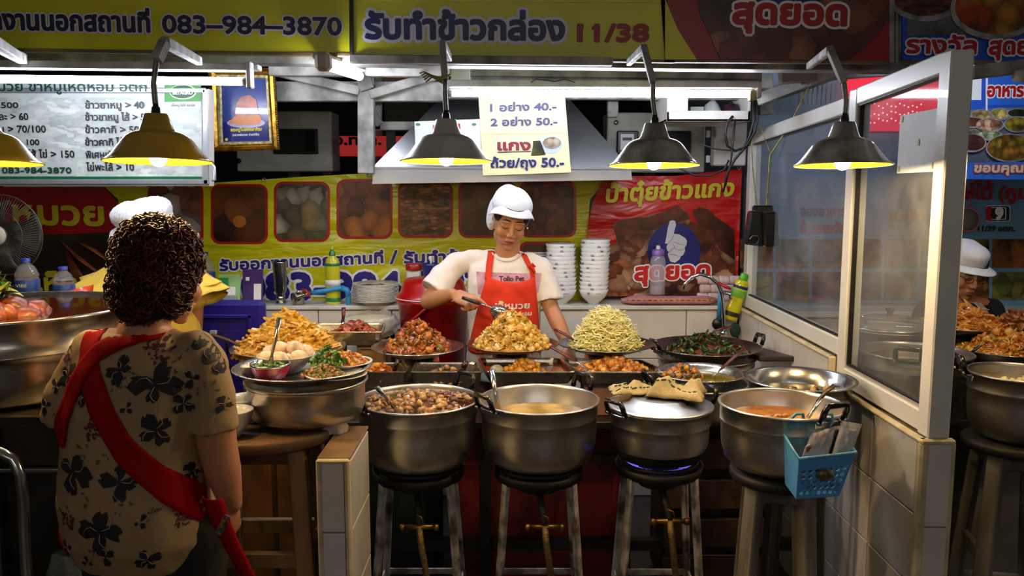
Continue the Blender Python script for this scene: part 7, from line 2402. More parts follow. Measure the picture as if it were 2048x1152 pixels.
for (fx, fy, fs_, kd) in flowers:
 mb = MB()
 if kd == 0:
  a0 = rf_.uniform(0, 6)
  for k in range(4 if fs_ > 18 else 3):
   blob_poly(mb, fx + 3 * cos(a0 + k * 1.5), fy + 3 * sin(a0 + k * 1.5), petal(rf_), fs_ * rf_.uniform(.7, 1.1), a0 + k * (1.55 if fs_ > 18 else 2.1) + rf_.uniform(-.25, .25), DB, .0025)
  mb.build('flower_print', M_fb, blouse)
  mb = MB()
  for k in range(3):
   a = a0 + k * 2 + .7
   L_ = [DB(at(fx + fs_ * t * cos(a + .5 * sin(t * 4)), fy + fs_ * t * sin(a + .5 * sin(t * 4)), YQ), .0035) for t in (.1, .3, .5, .7, .85)]
   mb.tube(L_, [.0006, .0012, .0012, .001, .0005], 4)
  mb.build('flower_line_print', M_fw, blouse)
 else:
  for k in range(26):
   a, r_ = rf_.uniform(0, 6.28), sqrt(rf_.random()) * fs_ * .8
   blob_poly(mb, fx + r_ * cos(a) * .8, fy + r_ * sin(a), petal(rf_), fs_ * rf_.uniform(.16, .32), rf_.uniform(0, 6), DB, .0025)
  mb.build('flower_print', M_fr, blouse)
# thin leaf sprays
mb = MB()
for (fx, fy) in ((250, 770), (300, 740), (430, 760), (215, 870), (350, 985), (225, 950), (155, 980), (400, 980), (300, 970), (150, 820), (375, 710), (260, 880), (240, 1040)):
 for k in range(6):
  blob_poly(mb, fx + rf_.uniform(-16, 16), fy + rf_.uniform(-16, 16), petal(rf_, 1, .35), rf_.uniform(5, 10), rf_.uniform(0, 6), DB, .002)
mb.build('leaf_print', mat('floral_olive', (92, 78, 56), .75), blouse)['kind'] = 'stuff'
M_band = mat('red_strap', (150, 4, 4), .95, spec=.1, var=.15, vs=6, bmp=.2, bs=300)
strap(cus, [(200, 652), (203, 672), (214, 712), (250, 790), (300, 870), (352, 925), (410, 985), (436, 1010)], 46, DB, M_band, .006, YQ, 'apron_strap', n=50, prof=lambda u: .75 + .25 * min(1, u * 4))
strap(cus, [(338, 650), (305, 655), (268, 668), (228, 690), (205, 720), (182, 768), (162, 820), (152, 868)], 34, DB, M_band, .010, YQ, 'apron_strap', n=50)
mb = MB()
T_ = [Q_(424, 996, -.13), Q_(442, 1045, -.14), Q_(466, 1095, -.14), Q_(502, 1165, -.13)]
def tailf(u, v):
 s_ = u * 3
 i = min(int(s_), 2)
 c = T_[i].lerp(T_[i + 1], s_ - i)
 return c + Vector(((v - .5) * .05 * (1 - .3 * u), -.012 * sin(v * pi), .0))
mb.grid(tailf, 24, 6, thick=.003)
mb.build('strap_tail', M_band, cus)
mb = MB(); mb.box(Q_(446, 1050, -.16), (.016, .006, .05), Matrix.Rotation(.5, 4, 'Y'), .002)
mb.build('printed_pocket_edge', foodprint('pocket_print', [(30, 40, 120), (200, 180, 60), (180, 40, 60), (60, 130, 160)], 160, seed=2), cus)
mb = MB()
strap(cus, [(128, 1045), (150, 1068), (175, 1078)], 16, DB, M_band, .006, YQ, 'waist_tie', n=10)
# curly hair
hr = MB(xf=HC)
hr.ell((0, .030, .034), (.084, .096, .094), 26)
hr.ell((0, .066, -.040), (.070, .050, .070), 20)
hr.ell((-.058, .030, -.03), (.028, .045, .060), 16)
hr.ell((.058, .030, -.03), (.028, .045, .060), 16)
ho, hv = organic('hair', hr, mat('brown_black_hair', (22, 12, 8), .6, var=.4, vs=60), cus, .006, 2)
M_curl = mat('curly_brown_hair', (84, 28, 10), .5, var=.6, vs=40, spec=.35)
cu = MB()
rc_ = random.Random(5)
HCt = HC.translation
cnt = 0
for k in range(5200):
 d = Vector((rc_.gauss(0, 1), rc_.gauss(0, 1), rc_.gauss(0, 1))).normalized()
 o = HC @ Vector((0, .04, .0))
 hit = hv.ray_cast(o + d * .4, -d, 1)
 if hit[0] is None:
  continue
 loc = HC.inverted() @ hit[0]
 if loc.y < -.045 and loc.z < .06:
  continue
 nrm = hit[1]
 t = nrm.cross(Vector((rc_.uniform(-1, 1), rc_.uniform(-1, 1), rc_.uniform(-1, 1)))).normalized()
 b_ = nrm.cross(t)
 r_ = rc_.uniform(.005, .014)
 p0 = hit[0] + nrm * rc_.uniform(-.006, .010)
 drop = Vector((0, 0, -1)) * rc_.uniform(.002, .006)
 pts = [p0 + t * (r_ * cos(q * 1.1)) + nrm * (r_ * sin(q * 1.1)) + b_ * (q * .0012) + drop * q * .5 for q in range(7)]
 cu.tube(pts, [.0014, .0020, .0022, .0022, .0018, .0012, .0006], 4)
 cnt += 1
co = cu.build('curls', M_curl, ho)
co['kind'] = 'stuff'
MB().ell(HC @ Vector((-.078, -.002, -.034)), .004, 10).build('earring', M_stl, cus)
# worker in yellow behind the customer
YW = 3.30
def W_(px, py, dy=0.0):
 return at(px, py, YW + dy)
wk = thing('person', (xat(305, 600, YW), YW, 0), 'worker in a yellow ruffled blouse and white pleated cap behind the curly haired customer', 'person')
HW = Matrix.Translation(W_(292, 470, 0)) @ Euler((radians(18), 0, radians(-20)), 'XYZ').to_matrix().to_4x4()
bd = MB()
head_shapes(bd, HW)
nbw = W_(300, 560, .03)
limb(bd, [HW @ Vector((0, .02, -.05)), nbw], [.052, .058], 16)
zs = zat(575, YW)
wl_, wr_ = W_(225, 590, .03), W_(385, 590, .03)
limb(bd, [wl_, nbw, wr_], [.045, .055, .045], 16)
loft(bd, [((nbw.x, YW + .03, .80), .14, .10), ((nbw.x, YW + .03, zs - .2), .13, .09), ((nbw.x, YW + .03, zs - .02), .12, .07)])
for s, j in ((-1, wl_), (1, wr_)):
 e_ = j + Vector((-s * .03, .05, -.25))
 w_ = e_ + Vector((-s * .06, -.17, -.04))
 limb(bd, [j, e_], [.045, .036], 14)
 limb(bd, [e_, w_], [.036, .025], 14)
 hand_shapes(bd, frame(w_, (-s * .3, -1, -.1), (0, -.1, 1)), [(.3, .4, .3)] * 4, side=-s, s=.95)
 x = nbw.x + s * .08
 limb(bd, [(x, YW + .03, .84), (x, YW + .02, .45), (x, YW + .03, .08)], [.075, .05, .035], 14)
 bd.ell((x, YW, .035), (.04, .11, .035), 14)
organic('body', bd, M_skin2, wk, .007, 3)
M_yb = mat('yellow_blouse', (236, 204, 84), .8, var=.08, vs=4, bmp=.1, bs=200)
bw = MB()
loft(bw, [((nbw.x, YW + .03, .74), .20, .125), ((nbw.x, YW + .03, zs - .22), .20, .11), ((nbw.x, YW + .03, zs - .05), .17, .09), ((nbw.x, YW + .03, zs), .12, .075), ((nbw.x, YW + .03, zs + .02), .08, .06)], 30)
limb(bw, [wl_ + Vector((0, 0, -.01)), nbw + Vector((0, 0, -.05)), wr_ + Vector((0, 0, -.01))], [.052, .06, .052], 16)
organic('blouse', bw, M_yb, wk, .008, 3, disp=wrinkle(10, .008, 3))
for s, j in ((-1, W_(228, 562, .02)), (1, W_(384, 566, .02))):
 ax = Vector((s * .50, -.12, -.86)).normalized()
 e1 = ax.cross(Vector((0, 1, 0))).normalized()
 e2 = ax.cross(e1)
 for lay in range(2):
  mb = MB()
  def rufff(u, v, j=j, lay=lay):
   a = u * 2 * pi
   r_ = .046 + .060 * v + .012 * lay + .010 * v * sin(5 * a + lay * 1.3) + .005 * v * sin(11 * a)
   return j + ax * (-.03 + (.085 + .035 * lay) * v + .006 * sin(4 * a + lay)) + (e1 * cos(a) + e2 * sin(a)) * r_
  mb.grid(rufff, 60, 8, thick=.002)
  mb.build('ruffle', M_yb, wk)
cw = MB(xf=HW)
cw.ell((0, .02, .062), (.098, .112, .078), 30)
cw.ell((-.03, -.02, .092), (.070, .075, .052), 24)
cw.ell((.03, .04, .088), (.070, .075, .052), 24)
organic('cap', cw, M_cap, wk, .005, 2, disp=lambda p: .006 * noise.noise(p * 18) + .0022 * sin(p.x * 520 + 3 * noise.noise(p * 10)))
mb = MB(xf=HW)
mb.grid(lambda u, v: Vector((.09 * cos(radians(-165 + 150 * u)) * (1 + .3 * v), .0 + .105 * sin(radians(-165 + 150 * u)) * (1 + .3 * v), .045 - .012 * v + .004 * sin(u * 22))), 28, 5, thick=.003)
mb.build('cap_brim', M_cap, wk)
hw = MB(xf=HW); hw.ell((0, .03, .03), (.080, .092, .088), 22); organic('hair', hw, M_hairb, wk, .007, 1)
face_parts(wk, HW)
# neighbour stall's cook
YG = 3.62
def G_(px, py, dy=0.0):
 return at(px, py, YG + dy)
ng_ = thing('person', (xat(1925, 600, YG), YG, 0), 'neighbouring stall cook in a white cap, black framed glasses and dark top looking down', 'person')
HN = Matrix.Translation(G_(1928, 540, 0)) @ Euler((radians(20), radians(3), radians(6)), 'XYZ').to_matrix().to_4x4()
bd = MB()
head_shapes(bd, HN)
nbn = G_(1920, 608, .04)
limb(bd, [HN @ Vector((0, .02, -.05)), nbn], [.052, .058], 16)
l_, r_ = G_(1852, 622, .04), G_(1984, 618, .04)
limb(bd, [l_, nbn, r_], [.042, .05, .042], 16)
zn = zat(615, YG)
loft(bd, [((nbn.x, YG + .03, .80), .14, .10), ((nbn.x, YG + .03, zn - .2), .13, .09), ((nbn.x, YG + .03, zn - .02), .11, .065)])
for s, j in ((-1, l_), (1, r_)):
 e_ = j + Vector((s * .03, -.02, -.25))
 w_ = e_ + Vector((-s * .05, -.18, -.02))
 limb(bd, [j, e_], [.042, .034], 14)
 limb(bd, [e_, w_], [.034, .024], 14)
 hand_shapes(bd, frame(w_, (-s * .3, -1, -.1), (0, -.1, 1)), [(.4, .5, .4)] * 4, side=-s, s=.95)
 x = nbn.x + s * .08
 limb(bd, [(x, YG + .03, .84), (x, YG + .02, .45), (x, YG + .03, .08)], [.075, .05, .035], 14)
 bd.ell((x, YG, .035), (.04, .11, .035), 14)
organic('body', bd, M_skin2, ng_, .0055, 3)
nt_ = MB()
loft(nt_, [((nbn.x, YG + .03, .74), .165, .125), ((nbn.x, YG + .03, zn - .22), .15, .105), ((nbn.x, YG + .03, zn - .05), .15, .085), ((nbn.x, YG + .03, zn), .12, .07), ((nbn.x, YG + .035, zn + .022), .07, .05)], 30)
limb(nt_, [l_, nbn + Vector((0, 0, -.035)), r_], [.05, .055, .05], 16)
for s, j in ((-1, l_), (1, r_)):
 nt_.tube([j, j + Vector((s * .03, -.02, -.16))], [.052, .058], 18)
top_, bvn = organic('dark_top', nt_, mat('navy_black_cotton', (22, 24, 34), .9, var=.2), ng_, .008, 3, disp=wrinkle(10, .006, 5))
DN = draper(bvn)
strap(ng_, [(1946, 588), (1954, 602), (1960, 625), (1964, 650)], 18, DN, mat('white_towel', (214, 214, 220), .95, bmp=.4, bs=200), .008, YG, 'neck_towel')
cn = MB(xf=HN)
cn.ell((0, .018, .060), (.083, .098, .070), 28)
cn.ell((0, -.01, .085), (.070, .080, .045), 24)
organic('cap', cn, M_cap, ng_, .005, 2, disp=wrinkle(20, .0025, 1))
mb = MB(xf=HN)
mb.grid(lambda u, v: Vector((.080 * cos(radians(-180 + 150 * u)) * (1 + .42 * v), .095 * sin(radians(-180 + 150 * u)) * (1 + .42 * v), .052 - .016 * v - .012 * abs(2 * u - 1))), 28, 5, thick=.003)
mb.build('cap_brim', M_cap, ng_)
hn = MB(xf=HN); hn.ell((0, .03, .028), (.079, .090, .086), 22); hn.ell((0, .07, -.03), (.05, .03, .05), 14); organic('hair', hn, M_hairb, ng_, .007, 1)
face_parts(ng_, HN)
gl = MB(xf=HN)
for s in (-1, 1):
 gl.tube([(s * .031 + .019 * cos(t * pi / 7), -.0985 + abs(cos(t * pi / 7)) * .001, -.004 + .0115 * (1 if abs(sin(t * pi / 7)) > .5 else .55) * (1 if sin(t * pi / 7) > 0 else -1)) for t in range(14)], .0013, 6, closed=True)
 gl.tube([(s * .050, -.098, .004), (s * .074, -.05, .002), (s * .080, .005, .002)], .0016, 6)
gl.tube([(-.012, -.099, -.001), (0, -.101, .001), (.012, -.099, -.001)], .0012, 6)
gl.build('glasses_frame', M_black, ng_)
# left side
# electric fan
YFN = 3.45
fc = at(5, 470, YFN)
Rf = 80 * YFN / FPX
fn = thing('electric_fan', (fc.x, YFN, fc.z - Rf), 'electric fan with a wire cage and round pale hub at the far left', 'fan')
mb = MB()
for k in range(90):
 a = 2 * pi * k / 90
 P_ = []
 for t in (.24, .5, .78, 1.0):
  w = .10 * t
  P_.append(fc + Vector((Rf * t * cos(a + w), -.045 * (1 - t ** 2.2), Rf * t * sin(a + w))))
 mb.tube(P_, .0011, 4)
g_ = mb.build('wire_guard', mat('fan_wire', (110, 104, 92), .35, .6, var=.2), fn)
for rr_, nm in ((1.0, 'outer_ring'), (.6, 'middle_ring')):
 MB().tube([fc + Vector((Rf * rr_ * cos(2 * pi * k / 48), -.045 * (1 - rr_ ** 2.2), Rf * rr_ * sin(2 * pi * k / 48))) for k in range(48)], .003 if rr_ == 1 else .0014, 6, closed=True).build(nm, MATS['fan_wire'], fn)
MB().lathe([(0, .02), (Rf * .24, .018), (Rf * .26, .0), (0, 0)], fc + Vector((0, -.036, 0)), 30, Matrix.Rotation(pi / 2, 4, 'X')).build('hub_badge', mat('badge_ivory', (206, 200, 180), .4, var=.1), fn)
lettering(fn, 'HATARI', fc + Vector((-.022, -.058, -.012)), fc + Vector((.020, -.058, .014)), .008, M_ink, off=.0)[0].name = 'badge_print'
for k in range(3):
 a0 = 2 * pi * k / 3
 mb = MB()
 mb.grid(lambda u, v: fc + Vector((Rf * (.2 + .68 * u) * cos(a0 + (v - .5) * 1.5 * (.5 + u * .5)), .03 + .025 * (v - .5), Rf * (.2 + .68 * u) * sin(a0 + (v - .5) * 1.5 * (.5 + u * .5)))), 8, 8, thick=.002)
 mb.build('fan_blade', mat('blade_smoke', (60, 56, 50), .4, var=.1), fn)
MB().lathe([(0, 0), (.05, 0), (.055, .03), (.045, .10), (0, .11)], fc + Vector((0, .05, 0)), 24, Matrix.Rotation(-pi / 2, 4, 'X')).build('motor_housing', M_blackm, fn)
MB().tube([fc + Vector((0, .09, -.03)), Vector((fc.x, YFN + .12, .03))], .014, 12).build('pole', M_blackm, fn)
MB().lathe([(0, 0), (.16, 0), (.15, .03), (0, .04)], (fc.x, YFN + .12, 0), 32).build('base', M_blackm, fn)
# left counter with the giant pot of stewed pork leg
YLP = 2.42
ctp = at(28, 672, YLP)
cl = at(-10, 705, YLP)
xl = xat(-190, 650, YLP)
pL = at(-20, 640, YLP)
Rg = .345
cg = Vector((xat(215, 640, YLP) - Rg + .055, YLP, zat(612, YLP)))
r = thing('stew_pot', cg - Vector((0, 0, .24)), 'very large steel pot of stewed pork leg left of the customer', 'pot')
M_bigpot = steel('big_pot_steel', (176, 168, 158), .22, .3, 3)
MB().lathe([(0, 0), (Rg * .9, 0), (Rg * .96, .02), (Rg * .975, .11), (Rg * .975, .135), (Rg, .14), (Rg, .145), (Rg * .98, .15), (Rg * .995, .225), (Rg * 1.01, .232), (Rg * 1.01, .24), (Rg * .985, .24), (Rg * .96, .15), (Rg * .93, .02), (0, .015)], cg - Vector((0, 0, .24)), 72).build('body', M_bigpot, r)
MB().lathe([(Rg * .972, .230), (0, .231)], cg - Vector((0, 0, .24)), 48).build('stew', mkliq('dark_stew', (70, 34, 12), .1), r)
M_pork = food('braised_pork', [(190, 90, 14), (206, 112, 24), (160, 66, 12), (130, 46, 10), (200, 104, 30)], .35, .4)
pk = MB()
rp = random.Random(8)
for k in range(34):
 a, t = rp.uniform(0, 6.28), sqrt(rp.random())
 q = Vector((xat(25, 620, YLP) + .12 * t * cos(a), YLP - .10 + .12 * t * sin(a), cg.z - .02 + .045 * (1 - t * t)))
 pk.ell(q, (rp.uniform(.03, .05), rp.uniform(.025, .04), rp.uniform(.018, .03)), 12, Euler((rp.uniform(-.5, .5), rp.uniform(-.5, .5), rp.uniform(0, 3))).to_matrix().to_4x4())
for i in range(len(pk.v)):
 pk.v[i] = pk.v[i] + Vector((0, 0, .006 * noise.noise(pk.v[i] * 60)))
solo('braised_pork_leg', pk, mat('braised_skin', (150, 66, 12), .45, var=.45, vs=18, coat=.1), (xat(25, 620, YLP), YLP - .1, cg.z - .06), 'glistening braised pork leg piled in the giant steel pot', 'food', kind='stuff')
foodpile(Vector((xat(18, 600, YLP), YLP - .08, cg.z + .045)), .05, .05, .05, 60, ['leaf'], .050, food('garnish_greens', [(60, 100, 30), (96, 130, 40), (40, 70, 24), (150, 160, 60)], .4, .3), 'green leaves piled on top of the braised pork leg', 'leaf_garnish', 52, base=False)
lc = thing('metal_counter', (cg.x, YLP, 0), 'dark stainless counter below the giant stew pot', 'counter')
zc_ = cg.z - .24
M_dst = steel('dark_counter_metal', (90, 86, 82), .35, .4, 3)
MB().bx(-2.6, xat(205, 800, YLP - .3), YLP - .32, YLP + .36, zc_ - .03, zc_, .004).build('top', M_dst, lc)
MB().bx(-2.6, xat(205, 800, YLP - .3), YLP - .30, YLP - .285, .10, zc_ - .03, .003).build('front_panel', M_dst, lc)
MB().bx(-2.6, xat(205, 800, YLP - .3), YLP - .33, YLP - .31, zc_ - .15, zc_ - .14, .002).build('rail', M_stl, lc)
for xx in (-2.2, -1.75, -1.35, xat(195, 800, YLP - .3)):
 MB().bx(xx - .01, xx + .01, YLP - .335, YLP - .315, 0, zc_ - .03, .002).build('leg', M_stl, lc)
 MB().bx(xx - .01, xx + .01, YLP + .32, YLP + .34, 0, zc_ - .03, .002).build('leg', M_stl, lc)
# orange bowl
ob = Vector((xat(152, 616, 2.92), 2.92, zat(628, 2.92)))
r = thing('orange_bowl', ob, 'tilted orange red plastic bowl behind the giant pot beside the yellow sleeve', 'bowl')
MB().lathe([(0, 0), (.04, 0), (.06, .03), (.082, .085), (.079, .085), (.056, .03), (0, .01)], ob, 32, Matrix.Rotation(-.25, 4, 'Y')).build('bowl', mat('bowl_orange', (206, 62, 24), .3, coat=.3), r)
bl_t = thing('back_table', (xat(120, 620, 3.1), 2.93, 0), 'dim steel table behind the giant pot carrying bottles and bowl', 'table')
MB().bx(-2.5, -1.27, 2.82, 3.04, ob.z - .025, ob.z - .002, .003).build('top', M_dst, bl_t)
for xx in (-2.3, -1.31):
 for yy in (2.86, 3.0):
  MB().bx(xx - .015, xx + .015, yy - .015, yy + .015, 0, ob.z - .025).build('leg', M_blackm, bl_t)
M_wat = mat('clear_water_bottle', (170, 170, 176), .08, alpha=.32, coat=.8)
def wbottle(px, Y, z, h, lab, cap_c, s=1.0):
 c = Vector((xat(px, 600, Y), Y, z))
 r = thing('water_bottle', c, lab, 'bottle')
 R_ = .032 * s
 pr = [(0, 0), (R_ * .8, 0), (R_, .01)]
 for k in range(6):
  zz = .02 + k * h * .11
  pr += [(R_ * .94, zz), (R_, zz + h * .05)]
 pr += [(R_, h * .72), (R_ * .7, h * .86), (.013, h * .93), (.013, h)]
 MB().lathe(pr, c, 22).build('body', M_wat, r)
 MB().lathe([(.0155, h * .95), (.0155, h * 1.02), (0, h * 1.02)], c, 16).build('cap', cap_c, r)
 MB().lathe([(R_ * 1.01, h * .40), (R_ * 1.02, h * .41), (R_ * 1.02, h * .62), (R_ * 1.01, h * .63)], c, 22).build('label', mat('label_blue', (40, 80, 170), .4, var=.3, vs=60), r)
 return r, c, R_
capb = mat('cap_blue', (40, 60, 170), .3)
r_, c_, R_ = wbottle(57, 2.96, ob.z, .19, 'clear water bottle with a blue label beside the fan', capb, 1.25)
lettering(r_, 'VIBE', c_ + Vector((-.018, -.042, .095)), c_ + Vector((.022, -.042, .095)), .011, M_wprint, off=.0)[0].name = 'label_print'
wbottle(130, 2.97, ob.z, .16, 'small clear bottle standing behind the orange bowl', capb, 1.1)
wbottle(414, 4.1, ZL, .25, 'clear water bottle with a blue cap behind the customer by the blue cooler', capb, 1.4)
# blue cooler
YCO = 3.50
M_cool = mat('cooler_navy', (34, 24, 130), .35, var=.1, vs=3, coat=.1)
x0_, x1_ = xat(392, 700, YCO), xat(530, 700, YCO)
zt_, zb_ = zat(602, YCO), .30
co_ = thing('cooler_box', ((x0_ + x1_) / 2, YCO, zb_), 'tall navy blue plastic cooler with its lid raised beside the golden strips', 'cooler')
MB().bx(x0_ - .1, x1_, YCO, YCO + .06, zb_, zt_, .02).build('lid', M_cool, co_)
mb = MB()
xa_, xb_, za_, zb2 = x0_ - .06, x1_ - .05, zat(770, YCO), zat(637, YCO)
mb.bx(xa_, xb_, YCO - .012, YCO + .002, zb2 - .0, zb2 + .018, .004)
mb.bx(xb_ - .018, xb_, YCO - .012, YCO + .002, .35, zb2 + .018, .004)
mb.bx(xa_, xb_ - .05, YCO - .008, YCO + .002, .36, zb2 - .05, .006)
mb.build('raised_panel', M_cool, co_)
MB().box((xat(430, 660, YCO), YCO - .02, zat(663, YCO)), (.028, .018, .018), None, .003).build('latch', mat('latch_grey', (170, 176, 196), .4), co_)
MB().tube([at(440, 664, YCO - .02), at(452, 680, YCO - .03), at(455, 710, YCO - .02)], .004, 6).build('latch_cord', M_black, co_)
fs = thing('cooler_stand', ((x0_ + x1_) / 2, YCO, 0), 'low black crate supporting the navy cooler', 'stand')
MB().bx(x0_ - .1, x1_, YCO - .02, YCO + .12, .0, .3, .01).build('body', M_blackm, fs)
# chrome chair back lower left
M_chr2 = steel('chair_chrome', (190, 190, 190), .15, .15)
cc = thing('steel_chair', (xat(0, 1000, 1.9), 1.9, 0), 'shiny chrome tube chair back at the lower left edge', 'chair')
pts = [at(52, 1200, 1.72), at(50, 1100, 1.72), at(46, 1000, 1.72), at(40, 950, 1.72), at(26, 918, 1.72), at(0, 905, 1.72), at(-60, 900, 1.72)]
pts[0].z = .0
mb = MB(); mb.tube([Vector((pts[0].x, 1.72, 0.0))] + pts[1:], .012, 12); mb.build('frame_tube', M_chr2, cc)
xx = at(52, 1100, 1.72).x
MB().tube([(xx, 1.72, .42), (xx - .38, 1.72, .42)], .010, 10).build('cross_tube', M_chr2, cc)
MB().bx(xx - .38, xx - .0, 1.725, 2.02, .425, .46, .012).build('seat', M_black, cc)
MB().tube([(xx, 2.0, .43), (xx, 2.04, 0)], .012, 10).build('leg', M_chr2, cc)
MB().tube([(xx - .38, 2.0, .43), (xx - .38, 2.04, 0)], .012, 10).build('leg', M_chr2, cc)
# bag on the floor/low shelf beside the customer
bgq = Vector((xat(120, 1110, 2.05), 2.07, .30))
mb = MB()
def bg2(u, v):
 a = u * 2 * pi
 r_ = (.085 + .02 * noise.noise(Vector((cos(a) * 2, sin(a) * 2, v * 3 + 4)))) * (1.1 - .75 * v ** 1.5)
 return bgq + Vector((r_ * cos(a), r_ * .5 * sin(a), v * .30 + .01 * noise.noise(Vector((cos(a), sin(a), 2)))))
mb.grid(bg2, 30, 16)
r = thing('plastic_bag', bgq, 'thin see-through bag with a green edge hanging beside the customer', 'bag')
mb.build('bag', mat('thin_dull_plastic', (150, 158, 150), .2, alpha=.35, coat=.6, bmp=.8, bs=60), r)
MB().box(bgq + Vector((.03, -.05, .19)), (.03, .004, .02), Matrix.Rotation(.5, 4, 'Y')).build('brown_tag', mat('brown_tag', (110, 50, 34), .6), r)
MB().tube([bgq + Vector((.02, -.05, .16)), bgq + Vector((.05, -.05, .13)), bgq + Vector((.09, -.04, .06))], .003, 6).build('green_seal', mat('seal_green', (60, 110, 80), .5), r)
stb = thing('low_stool', (bgq.x, bgq.y, 0), 'low dark stool under the thin see-through bag', 'stool')
MB().bx(bgq.x - .10, bgq.x + .10, bgq.y - .06, bgq.y + .06, .27, .30, .004).build('seat', M_woodd, stb)
for a in (-.08, .08):
 for b in (-.045, .045):
  MB().bx(bgq.x + a - .012, bgq.x + a + .012, bgq.y + b - .012, bgq.y + b + .012, 0, .27).build('leg', M_woodd, stb)
# right side: the neighbouring stall
YNB = 4.25
nbk = struct('wall_neighbour', MB().bx(1.20, 4.4, YNB, YNB + .1, 0, 2.6), mat('pale_blue_wall', (150, 180, 200), .6, var=.1))
def nboard(name, px, Y, label, m, th=.02, cat='sign'):
 return board(name, px, Y, label, m, cat, depth=th)
n1 = nboard('hanging_sign', [(1888, 140), (2130, 140), (2130, 360), (1888, 358)], 3.7, 'bright blue food menu sign hanging in the neighbouring stall', mat('menu_blue', (34, 90, 206), .35, var=.2, vs=2))
mb = MB(); pxpoly(mb, [(1974, 145), (2130, 145), (2130, 210), (1974, 210)], 3.7, .002); mb.build('title_panel', mat('menu_blue_light', (40, 110, 220), .35), n1)
mb = MB(); pxpoly(mb, [(1971, 142), (1975, 142), (1974, 222), (1971, 222)], 3.7, .004); mb.build('white_divider', M_wprint, n1)
mb = MB(); pxpoly(mb, [(1932, 149), (1963, 149), (1962, 200), (1932, 200)], 3.7, .002); mb.build('white_card', M_wprint, n1)
pxtext(n1, 'อาหารทาน', 1974, 193, 2092, 193, 3.695, 20, M_crim, bold=1.4, halo=3.6, hm=M_wprint, off=.002)
mb = MB(); pxpoly(mb, [(1927, 220), (2130, 210), (2130, 325), (1924, 330)], 3.7, .003); mb.build('photo_ground', mat('menu_steel', (120, 130, 150), .35, var=.4, vs=6), n1)
dsh = [(1963, 229, 20, 8, (206, 190, 110), (230, 214, 140)), (2000, 227, 18, 10, (214, 214, 110), (236, 230, 150)), (2036, 226, 20, 8, (60, 90, 50), (40, 70, 36)), (1944, 244, 22, 9, (180, 120, 60), (150, 90, 50)),
 (1980, 249, 26, 12, (200, 130, 100), (220, 180, 150)), (2034, 248, 24, 14, (210, 200, 70), (180, 170, 50)), (1948, 266, 12, 6, (150, 190, 130), (200, 220, 180)), (1980, 270, 24, 8, (150, 200, 120), (220, 236, 200)),
 (1944, 285, 26, 16, (130, 80, 60), (90, 50, 40)), (2020, 295, 46, 26, (200, 120, 40), (180, 160, 60))]
for i, (a, b, c, d, e, f) in enumerate(dsh):
 mb = MB(); pxpoly(mb, ringpoly(a, b + 1, c + 2.5, d + 2.5, 24), 3.697 - i * .002, .001); mb.build('printed_dish', MATS['print_dish'], n1)
 mb = MB(); pxpoly(mb, ringpoly(a, b, c, d, 24), 3.696 - i * .002, .001); mb.build('printed_food', foodprint('menu_food_%d' % i, [e, f, tuple(x * .7 for x in e), tuple(min(255, x * 1.1) for x in f)], 40, seed=i), n1)
mb = MB(); pxpoly(mb, [(1923, 326), (2130, 322), (2130, 360), (1922, 358)], 3.672, .001); mb.build('blue_foot', mat('menu_blue_mid', (60, 120, 230), .35), n1)
pxtext(n1, 'ขอบคุณคะ', 1948, 344, 2075, 344, 3.668, 13, mat('letter_cream', (240, 226, 190), .4), bold=1.2, halo=3, hm=mat('letter_pinkred', (190, 70, 90), .4), off=.002)
M_nw = mat('neighbour_blue_sheet', (104, 154, 190), .5, var=.12, vs=3)
n2 = nboard('wall_poster', [(1500, 300), (2140, 340), (2140, 616), (1490, 598)], YNB - .02, 'pale blue poster with a logo and dish photographs behind the neighbouring cook', M_nw)
pxtext(n2, 'ปักษ์ใต้', 1880, 397, 1982, 398, YNB - .022, 24, M_crim, bold=1.5)
pxtext(n2, '(ภูเก็ต)', 1997, 397, 2110, 397, YNB - .022, 24, M_crim, bold=1.5)
for i, (rx, ry, mm) in enumerate(((27, 18, M_wprint), (25.5, 16.5, mat('logo_navy', (24, 34, 80), .4)), (18, 14, M_wprint), (16, 12.5, M_ink))):
 mb = MB(); pxpoly(mb, [(1996 + rx * max(-.9, min(.9, 1.2 * cos(t))), 427 + ry * max(-.9, min(.9, 1.2 * sin(t)))) for t in [2 * pi * k / 24 for k in range(24)]], YNB - .022 - i * .002, .001); mb.build('logo_field', mm, n2)
mb = MB(); pxpoly(mb, [(1972, 414), (1982, 412), (1982, 443), (1972, 440)], YNB - .030, .001); mb.build('logo_red', M_crim, n2)
pxtext(n2, '9', 1990, 438, 2003, 438, YNB - .032, 22, M_wprint, bold=2.2)
pxtext(n2, '11/39 อตก.', 1955, 462, 2028, 462, YNB - .022, 10, M_ink, bold=.8)
gp = 0
gcols = [[(150, 96, 40), (180, 120, 60), (110, 70, 30)], [(70, 80, 30), (110, 120, 50), (150, 140, 80)], [(110, 90, 40), (90, 90, 50), (150, 120, 60)], [(150, 90, 40), (96, 60, 30), (190, 130, 70)], [(90, 90, 60), (120, 110, 70), (60, 50, 30)], [(110, 90, 90), (150, 130, 120), (80, 60, 50)], [(100, 110, 50), (140, 140, 70), (70, 70, 30)]]
for row, (y0, y1) in enumerate(((478, 536), (544, 600))):
 for k in range(9):
  x0, x1 = 1408 + k * 72, 1408 + k * 72 + 66
  if x1 < 1495 or x0 > 2060:
   continue
  mb = MB(); pxpoly(mb, [(x0, y0), (x1, y0), (x1, y1), (x0, y1)], YNB - .022, .001)
  mb.build('dish_photograph', foodprint('wallfood_%d' % (gp % 7), gcols[gp % 7], 14, seed=gp * 3), n2)
  gp += 1
pxtext(n2, 'จองอาหาร', 1600, 432, 1690, 432, YNB - .022, 15, M_ind, bold=1.0)
